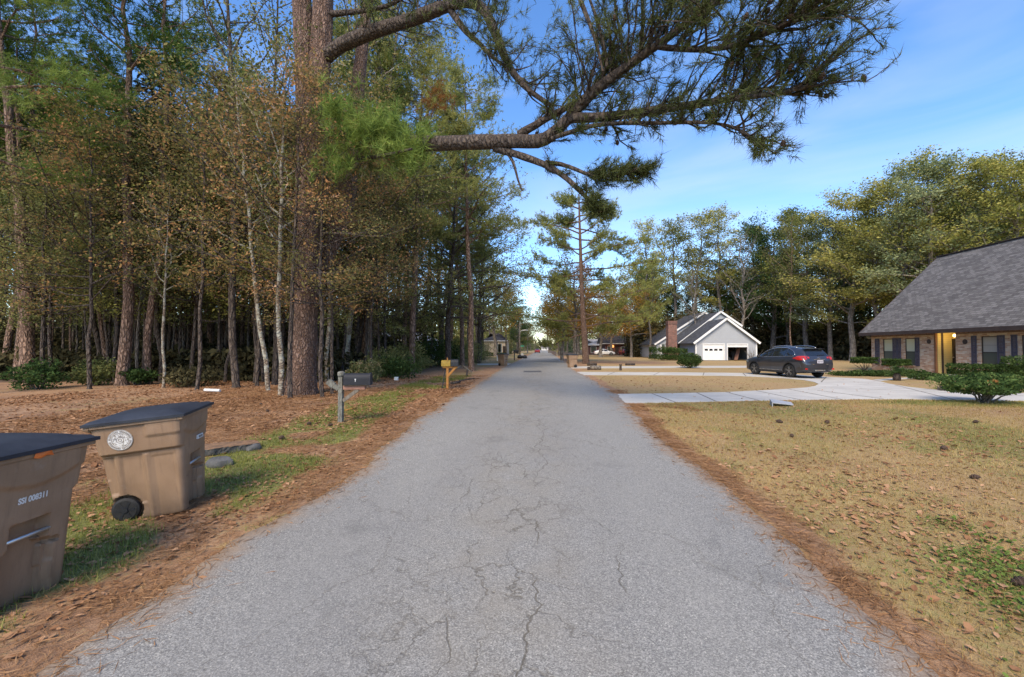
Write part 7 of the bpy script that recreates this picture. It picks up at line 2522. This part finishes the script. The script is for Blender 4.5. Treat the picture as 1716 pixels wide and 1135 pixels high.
        m = MB(); m.bar((-1.93, -0.56, 1.545), (-1.93, 0.56, 1.545), 0.20, 0.03); sp_ = m.build('spoiler', M['car_grey'], body)
        m = MB(); m.bar((rx_(1.2) - 0.03, 0.0, 1.20), (rx_(1.24) - 0.03, -0.42, 1.235), 0.02, 0.02); m.build('wiper', M['car_trim'], body)
        for s in (1, -1):
            m = MB()
            Vv = [[(rx_(min(1.15, z_)) - 0.02 + 0.05 * ((y_ / 0.8) ** 2), s * y_, z_) for y_ in np.linspace(0.50, 0.80, 7)] for z_ in np.linspace(0.985, 1.13, 4)]
            Vv = np.array(Vv)
            Vv[0, :3, 2] += 0.06
            m.grid(Vv, flip=(s > 0)); m.build('tail_light', M['tail_red'], body, smooth=True)
        # bumper: painted upper, dark lower, bright skid strip
        m = MB()
        def bumper(m, z0, z1, xo, w, r_=0.12, k=14):
            a = np.linspace(-1, 1, k)
            Vv = np.array([[(-2.30 - xo + 0.30 * np.abs(u_) ** 3.5, w * u_, z_) for u_ in a] for z_ in np.linspace(z0, z1, 4)])
            m.grid(Vv, flip=True)
            m.grid(np.stack([Vv[-1], Vv[-1] + (0.2, 0, 0.0)], 0), flip=True); m.grid(np.stack([Vv[0] + (0.25, 0, 0), Vv[0]], 0), flip=True)
        bumper(m, 0.56, 0.76, 0.075, 0.90); bp = m.build('rear_bumper', M['car_grey'], body, smooth=False); smooth_angle(bp, 30)
        m = MB(); bumper(m, 0.34, 0.555, 0.06, 0.87); m.build('bumper_cladding', M['car_trim'], bp)
        m = MB(); bumper(m, 0.40, 0.455, 0.075, 0.62); m.build('skid_strip', M['chrome'], bp)
        m = MB(); m.box((-2.355, 0, 0.745), (0.02, 0.9, 0.02)); m.build('bumper_step', M['chrome'], bp)
        for s in (1, -1):
            m = MB(); m.box((-2.30, s * 0.70, 0.50), (0.06, 0.22, 0.08), rz=s * 0.35); m.build('reflector', M['tail_red'], bp)
        # number plate with unreadable characters
        m = MB(); m.box((rx_(0.88) - 0.035, 0, 0.875), (0.015, 0.34, 0.16)); pl = m.build('number_plate', M['plate'], body)
        m = MB()
        for k, y_ in enumerate((0.12, 0.075, 0.03, -0.03, -0.075, -0.12)):
            m.box((rx_(0.88) - 0.044, y_, 0.87), (0.003, 0.026, 0.06))
        m.build('plate_characters', M['shutter'], pl)
        m = MB(); m.box((rx_(0.97) - 0.02, 0, 0.985), (0.03, 0.62, 0.028)); m.build('tailgate_trim', M['chrome'], body)
        # round badge with a bar across
        m = MB(); bx = rx_(1.06) - 0.03
        a = np.linspace(0, 2 * np.pi, 25)
        m.tube(np.stack([np.full(25, bx), 0.058 * np.cos(a), 1.06 + 0.05 * np.sin(a)], -1), 0.008, 6, cap=False)
        m.box((bx - 0.004, 0, 1.06), (0.012, 0.15, 0.022)); m.build('badge', M['chrome'], body)
        # windscreen and headlights
        m = MB()
        Vv = []
        for xx in np.linspace(1.02, 0.30, 8):
            wv = np.interp(xx, x, wr) - 0.06
            Vv.append([(xx, y_, roof_z(xx) + 0.012 - 0.03 * (y_ / 0.6) ** 4) for y_ in np.linspace(-wv, wv, 9)])
        m.grid(np.array(Vv), flip=True); m.build('windscreen', M['car_glass'], body, smooth=True)
        for s in (1, -1):
            side_panel('headlight', 2.22, 1.82, lambda xx: 0.76, lambda xx: 0.86 - 0.10 * (xx - 1.82), 'chrome', s, off=0.01, n=6)
    else:
        for s in (1, -1):
            lo = lambda xx: belt(xx) + 0.03
            hi = lambda xx: roof_z(xx) - 0.08
            if kind == 'sedan':
                side_panel('window', 0.62, -0.22, lo, hi, 'car_glass', s, n=8); side_panel('window', -0.3, -1.15, lo, hi, 'car_glass', s, n=8)
            else:
                side_panel('window', 0.95, 0.2, lo, hi, 'car_glass', s, n=8); side_panel('window', 0.12, -0.6, lo, hi, 'car_glass', s, n=8)
                side_panel('side_trim', 2.4, -2.5, lambda xx: 0.36, lambda xx: 0.52, 'chrome', s, n=10)
            m = MB(); m.box((K[0, 0] - 0.0, s * 0.6, 0.78 if kind == 'sedan' else 1.0), (0.08, 0.25, 0.14)); m.build('tail_light', M['tail_red'], body)
        m = MB(); a_, b_ = (-0.75, -1.5) if kind == 'sedan' else (-0.6, -0.76)
        Vv = [[(xx - 0.01, y_, roof_z(xx) + 0.012) for y_ in np.linspace(-0.46, 0.46, 5)] for xx in np.linspace(a_, b_, 5)]
        m.grid(np.array(Vv), flip=True); m.build('rear_window', M['car_glass'], body, smooth=True)
    return t


rl, rrr, fl = G(1325, 633.2), G(1372, 633.2), G(1270.5, 629)
hd = math.radians(90 + 11)
cs = Vector((math.cos(hd), math.sin(hd), 0)); rgt = Vector((cs.y, -cs.x, 0))
ctr = Vector((rl.x, rl.y, 0)) + cs * 1.32 + rgt * 0.80
make_car('slate grey crossover car parked on the concrete driveway, seen from behind', (ctr.x, ctr.y, 0.27 + 0.014), hd, 'suv', 'car_grey', 'parked_car')
q = P(1013, 593, 96)
make_car('white sedan parked before the red brick house', (q.x, 96, 0.285), 0.0, 'sedan', 'car_white', 'parked_car', detail=False)
q = P(1076, 593, 88)
make_car('dark pickup truck parked right of the red brick house', (q.x, 88, 0.285), 0.0, 'pickup', 'car_black', 'parked_truck', 'pickup truck', detail=False)
q = P(1046, 592, 100)
make_car('dark red car parked half hidden between the yard trees', (q.x, 100, 0.285), R(100), 'sedan', 'car_red', 'parked_car', detail=False)
q = G(900.5, 591.8)
make_car('small red car standing at the far left edge of the road', (q.x, q.y, q.z), R(92), 'sedan', 'car_red', 'parked_car', detail=False)
# ------------------------------------------------------------------ right side and far trees
def topscale(px, ytop, Y, H):
    """scale so that a tree of height H standing at depth Y reaches a given sky line"""
    return (P(px, ytop, Y).z - 0.27) / H


def tr(key, px, ytop, Y, label, group=None, **kw):
    if 'leaf' not in kw and key[:5] in ('broad', 'loose') and key != 'broad3':
        kw['leaf'] = ('leaf_olive', 'leaf_gold', 'leaf_gold', 'leaf_olive', 'leaf_sage')[int(px * 7 + Y) % 5] if 'broad' in key else ('leaf_mixed', 'leaf_sage', 'leaf_gold', 'leaf_tawny')[int(px * 3 + Y) % 4]
    H = PROTO[key]['kw']['H']
    q = P(px, 590, Y)
    return plant(key, (q.x, Y), label, group, scale=topscale(px, ytop, Y, H * (1.13 if 'broad' in key else 1.05)), **kw)


def tall_pine():
    b = G(982, 610)
    base = np.array(b)
    Yc = b.y
    path = smooth_path(pth([(982, 611, Yc), (980, 570, Yc), (976, 520, Yc), (974, 470, Yc), (973, 420, Yc), (971, 370, Yc), (970, 325, Yc)]), 14) - base
    r = np.random.default_rng(55)
    wood, crown = MB(), MB()
    n = len(path)
    wood.tube(path, np.linspace(0.36, 0.06, n), 12)
    cl, cd = [], []
    limbs = [(560, -1, 3.6), (548, 1, 4.2), (536, -1, 4.6), (526, 1, 5.0), (500, 1, 4.2), (488, -1, 3.4), (470, 1, 4.4), (462, -1, 4.8), (452, 1, 4.6), (440, -1, 3.4), (428, 1, 3.6), (418, -1, 2.6), (402, 1, 3.4), (392, -1, 3.8), (384, 1, 3.0), (372, -1, 2.2), (362, 1, 1.9), (350, -1, 1.3), (340, 1, 1.1)]
    for (py, s, L) in limbs:
        for s2, L2, yy in ((s, L, r.normal(0, 0.35)), (-s, L * 0.55, r.choice((-1, 1)) * 0.9)):
            z = P(975, py, Yc).z - base[2]
            p0 = np.array([np.interp(z, path[:, 2], path[:, k]) for k in range(3)])
            e = -0.12 if py > 520 and s2 < 0 else r.uniform(-0.02, 0.35)
            pts, d = wander(r, p0, (s2, yy, e), L2 * 1.95, 7, 0.13, 0.03)
            wood.tube(pts, np.linspace(0.085, 0.015, 8), 5, cap=False)
            for j in range(13):
                f = 0.3 + 0.7 * (j + r.random()) / 13
                q = np.array([np.interp(f * 7, range(8), pts[:, a]) for a in range(3)])
                sd = unit(np.array((s2 * 0.6, r.normal(0, 1), r.uniform(0.0, 0.5))))
                sp, dd = wander(r, q, sd, r.uniform(0.6, 1.4), 3, 0.2, 0.06)
                wood.tube(sp, np.linspace(0.02, 0.006, 4), 3, cap=False)
                for c in sp[1:]:
                    cl.append(c); cd.append(dd)
    cl, cd = np.array(cl), np.array(cd)
    root = thing('pine_tree', 'tall lone pine with tufted level boughs at the right road edge', 'tree', b)
    smooth_angle(wood.build('trunk', M['pine_bark_red'], root), 60)
    C = np.repeat(cl, 5, 0) + r.normal(0, 0.2, (len(cl) * 5, 3))
    D = np.repeat(cd, 5, 0) + r.normal(0, 0.5, (len(C), 3)) + np.array((0, 0, 0.5))
    needle_tufts(crown, r, C, D, 9, 0.30, 0.05)
    crown.build('crown', M['needles_gold'], root)


tall_pine()
# yard oaks round the tall pine
p = G(963, 607); plant('autumn0', (p.x, p.y), 'thick trunked autumn oak just left of the tall lone pine', scale=0.95, rz=0.5)
p = G(943, 605); plant('autumn1', (p.x, p.y + 2), 'thin amber oak between the right bin and the thick autumn oak', scale=0.85, rz=2.5)
p = G(1007, 599); plant('autumn1', (p.x, p.y), 'grey trunked yellowing oak in front of the white sedan', scale=1.15, rz=1.2)
p = G(1058, 599); plant('autumn0', (p.x, p.y), 'pale trunked amber oak left of the dark pickup', scale=1.0, rz=4.0)
p = G(1049, 597.5); plant('loose1', (p.x, p.y), 'dark trunked tall oak behind the pale trunked amber oak', scale=0.72, rz=3.0)
p = G(1090, 601); plant('loose2', (p.x, p.y), 'green tree at the left corner of the grey house', scale=0.66, rz=0.7)
p = G(925, 597); plant('autumn1', (p.x + 1.0, p.y), 'small amber oak on the right verge beyond the tall pine', scale=1.0, rz=5.0)
p = G(985, 596); plant('loose0', (p.x, p.y + 6), 'tall tawny oak behind the tall lone pine', scale=0.85, rz=1.0)
p = G(1030, 596); plant('autumn0', (p.x, p.y + 4), 'broad tawny oak in front of the red brick house roof', scale=1.25, rz=2.0)
p = G(975, 595); plant('autumn1', (p.x, p.y + 10), 'rounded yellow brown oak left of the pale roofed house', scale=1.5, rz=3.7)

# wood behind the garage house and the brick house: skyline from left to right
SKY = [
    ('loose0', 1088, 372, 78, 'sparse tall oak at the left end of the right hand wood'),
    ('fpine1', 1100, 420, 84, 'dark pine showing behind the sparse tall oak'),
    ('loose1', 1132, 366, 80, 'tall oak above the brick chimney'),
    ('loose2', 1172, 352, 82, 'tall oak above the left gable of the grey house'),
    ('loose0', 1210, 350, 80, 'tawny topped oak above the garage gable'),
    ('bare0', 1160, 440, 66, 'pale bare tree left of the garage gable'),
    ('bare0', 1236, 385, 70, 'pale bare tree rising right of the garage gable'),
    ('loose1', 1262, 376, 78, 'lower green oak right of the pale bare tree'),
    ('broad3', 1295, 362, 74, 'dark green tree between the garage and the crossover car'),
    ('loose2', 1322, 352, 72, 'oak with a round crown above the crossover car roof'),
    ('broad1', 1352, 340, 66, 'pointed olive tree above the crossover car'),
    ('broad0', 1392, 352, 60, 'olive tree right above the rear of the crossover car'),
    ('broad1', 1428, 312, 56, 'broad olive tree whose pale trunk stands left of the brick house'),
    ('broad2', 1474, 296, 53, 'broad olive tree over the left end of the brick house'),
    ('broad0', 1520, 254, 50, 'tall olive tree behind the left slope of the shingle roof'),
    ('broad1', 1566, 246, 47, 'tall olive tree above the upper left of the shingle roof'),
    ('broad2', 1612, 262, 49, 'olive tree behind the roof ridge of the brick house'),
    ('broad0', 1655, 238, 45, 'highest olive tree above the roof ridge'),
    ('broad1', 1705, 244, 43, 'olive tree at the right edge above the roof ridge'),
    ('broad2', 1780, 230, 42, 'large olive tree just beyond the right edge'),
]
for k, px, yt, Y, lab in SKY:
    tr(k, px, yt, Y, lab)
r = np.random.default_rng(202)
for i in range(66):
    px = r.uniform(1060, 1800)
    Y = np.interp(px, [1060, 1300, 1500, 1720], [88, 80, 60, 50]) + r.uniform(-2, 16)
    yt = np.interp(px, [1060, 1250, 1400, 1500, 1600, 1800], [420, 400, 380, 330, 300, 280]) + r.uniform(0, 90)
    k = ('fpine0', 'broad3', 'dark_thin', 'broad3', 'loose1', 'fpine2', 'dark_thin')[i % 7]
    tr(k, px, yt, Y, 'shaded tree deeper in the wood behind the two right hand houses', 'trees deep in the right hand wood')
# lone pale trunk seen between garage and car
p = P(1327, 590, 62); plant('thin1', (p.x, 62), 'thin pale trunk standing above the crossover car', scale=1.6, rz=1.0)

# left roadside beyond the wood
for i, (k, px, yt, Y, lab) in enumerate((
        ('loose1', 800, 395, 66, 'tall olive tree on the left verge before the beige house'),
        ('autumn1', 830, 470, 84, 'yellow green oak in front of the beige house'),
        ('loose2', 822, 440, 100, 'tall tree behind the beige house'),
        ('fpine2', 840, 470, 108, 'pine behind the tall utility pole'),
        ('broad3', 868, 505, 118, 'dark green tree behind the slim street lamp'),
        ('loose0', 855, 480, 128, 'tawny tree behind the two utility poles'),
        ('autumn0', 884, 540, 140, 'golden narrow tree at the left of the sky gap'))):
    tr(k, px, yt, Y, lab)
for i in range(40):
    side = -1 if i % 2 else 1
    Y = 118 + (i // 2) * 10.5 + r.uniform(-3, 3)
    off = r.uniform(6.5, 22) if side < 0 else r.uniform(6.0, 26)
    plant(f'far{i % 3}', (side * off, Y), 'hazy olive tree lining the far end of the road', 'trees lining the far road', scale=r.uniform(0.65, 1.05), rz=r.uniform(0, 6))
for i in range(14):
    plant(f'far{i % 3}', (r.uniform(-14, 16), 345 + r.uniform(0, 40)), 'hazy tree closing the far end of the road', 'trees closing the far road', scale=r.uniform(0.4, 0.62), rz=r.uniform(0, 6))
for i, (px, Y) in enumerate(((935, 96), (950, 112), (966, 126), (1000, 138), (1040, 128), (1075, 122), (1095, 104), (920, 140), (945, 150), (1020, 150))):
    q = P(px, 590, Y)
    plant(f'far{i % 3}', (q.x, Y), 'tawny olive tree behind the far right hand houses', 'trees behind the far right houses', scale=r.uniform(0.75, 1.0), rz=r.uniform(0, 6))
for i, (px, Y, sc) in enumerate(((700, 66, 1.0), (740, 74, 1.05), (770, 82, 1.0), (640, 70, 1.0), (600, 72, 1.05), (560, 74, 1.1), (790, 110, 0.9), (660, 84, 1.1))):
    q = P(px, 590, Y)
    plant(f'far{i % 3}', (q.x, Y), 'olive tree beyond the blue roofed house', 'trees beyond the blue roofed house', scale=sc, rz=r.uniform(0, 6))
# a distant belt of woodland closing the horizon everywhere
def belt_of_trees(label, seed, arcs, size):
    rr = np.random.default_rng(seed)
    m = MB()
    for (x0, y0, x1, y1, n, h0, h1) in arcs:
        u_ = rr.random(n)
        x = x0 + (x1 - x0) * u_ + rr.normal(0, 6 if size > 0.6 else 2.0, n); y = y0 + (y1 - y0) * u_ + rr.normal(0, 6, n)
        hh = h0 + (h1 - h0) * fnoise(x * 0.12, y * 0.12, seed, 3)
        z = 0.27 + hh * rr.random(n) ** 0.8
        leaf_quads(m, rr, np.stack([x, y, z], -1), np.full(n, size), 0.6)
    tag(m.build('distant_woodland', M['leaf_far']), label, kind='stuff')


belt_of_trees('distant woodland closing the horizon on both sides of the road', 5, [(-300, 120, -30, 400, 16000, 8, 18), (28, 400, 320, 180, 16000, 8, 18), (-30, 410, 28, 410, 3000, 4, 9), (110, 60, 320, 180, 9000, 10, 20), (-120, 60, -300, 120, 7000, 10, 20), (-110, 10, -120, 60, 6000, 10, 18)], 1.0)
belt_of_trees('far roadside foliage massed along both sides of the road', 7, [(-22, 130, -9, 330, 9000, 5, 14), (9, 150, 22, 330, 7000, 5, 13)], 0.45)
# ------------------------------------------------------------------ light and sky
SUN_EL, SUN_AZ = R(46), R(192)   # azimuth clockwise from +Y (road direction)
w = bpy.data.worlds.new("World")
scene.world = w
w.use_nodes = True
nt = w.node_tree
nt.nodes.clear()
out = nt.nodes.new('ShaderNodeOutputWorld')
bg = nt.nodes.new('ShaderNodeBackground')
sky = nt.nodes.new('ShaderNodeTexSky')
sky.sky_type = 'NISHITA'
sky.sun_disc = False
sky.sun_elevation = SUN_EL
sky.sun_rotation = SUN_AZ
sky.altitude = 50
sky.air_density = 1.0
sky.dust_density = 0.3
sky.ozone_density = 2.0
tc = nt.nodes.new('ShaderNodeTexCoord')
mp = nt.nodes.new('ShaderNodeMapping')
mp.inputs['Rotation'].default_value = (0, R(20), R(35))
mp.inputs['Scale'].default_value = (1.0, 2.6, 5.0)
nz = nt.nodes.new('ShaderNodeTexNoise')
nz.inputs['Scale'].default_value = 1.5
nz.inputs['Detail'].default_value = 5
nz.inputs['Roughness'].default_value = 0.5
nz.inputs['Distortion'].default_value = 0.5
mr = nt.nodes.new('ShaderNodeMapRange')
mr.inputs['From Min'].default_value = 0.45
mr.inputs['From Max'].default_value = 0.82
mr.inputs['To Max'].default_value = 0.42
mx = nt.nodes.new('ShaderNodeMix')
mx.data_type = 'RGBA'
mx.inputs[7].default_value = (6.6, 7.0, 7.6, 1)
L_ = nt.links.new
L_(tc.outputs['Generated'], mp.inputs['Vector'])
L_(mp.outputs['Vector'], nz.inputs['Vector'])
L_(nz.outputs['Fac'], mr.inputs['Value'])
L_(mr.outputs[0], mx.inputs[0])
hs = nt.nodes.new('ShaderNodeHueSaturation')
hs.inputs['Saturation'].default_value = 1.22
hs.inputs['Hue'].default_value = 0.506
hs.inputs['Value'].default_value = 2.15
L_(sky.outputs[0], hs.inputs['Color'])
L_(hs.outputs[0], mx.inputs[6])
L_(mx.outputs[2], bg.inputs['Color'])
bg.inputs['Strength'].default_value = 0.15
L_(bg.outputs[0], out.inputs[0])

sl = bpy.data.lights.new('sun', 'SUN')
sl.energy = 5.0
sl.angle = R(28)
sl.color = (1.0, 0.83, 0.60)
so = bpy.data.objects.new('sun', sl)
d = Vector((math.sin(SUN_AZ) * math.cos(SUN_EL), math.cos(SUN_AZ) * math.cos(SUN_EL), math.sin(SUN_EL)))
so.rotation_euler = d.to_track_quat('Z', 'Y').to_euler()
so.location = (20, -20, 40)
COL.objects.link(so)

scene.view_settings.view_transform = 'Standard'
scene.view_settings.look = 'None'
scene.view_settings.exposure = 0
scene.view_settings.gamma = 1
cy = scene.cycles
cy.use_adaptive_sampling = True
cy.adaptive_threshold = 0.02
cy.max_bounces = 5
cy.diffuse_bounces = 3
cy.glossy_bounces = 2
cy.transmission_bounces = 2
cy.transparent_max_bounces = 4
cy.caustics_reflective = False
cy.caustics_refractive = False
cy.use_denoising = True
try:
    cy.denoiser = 'OPENIMAGEDENOISE'
    cy.denoising_prefilter = 'ACCURATE'
except Exception:
    pass
scene.render.use_persistent_data = False
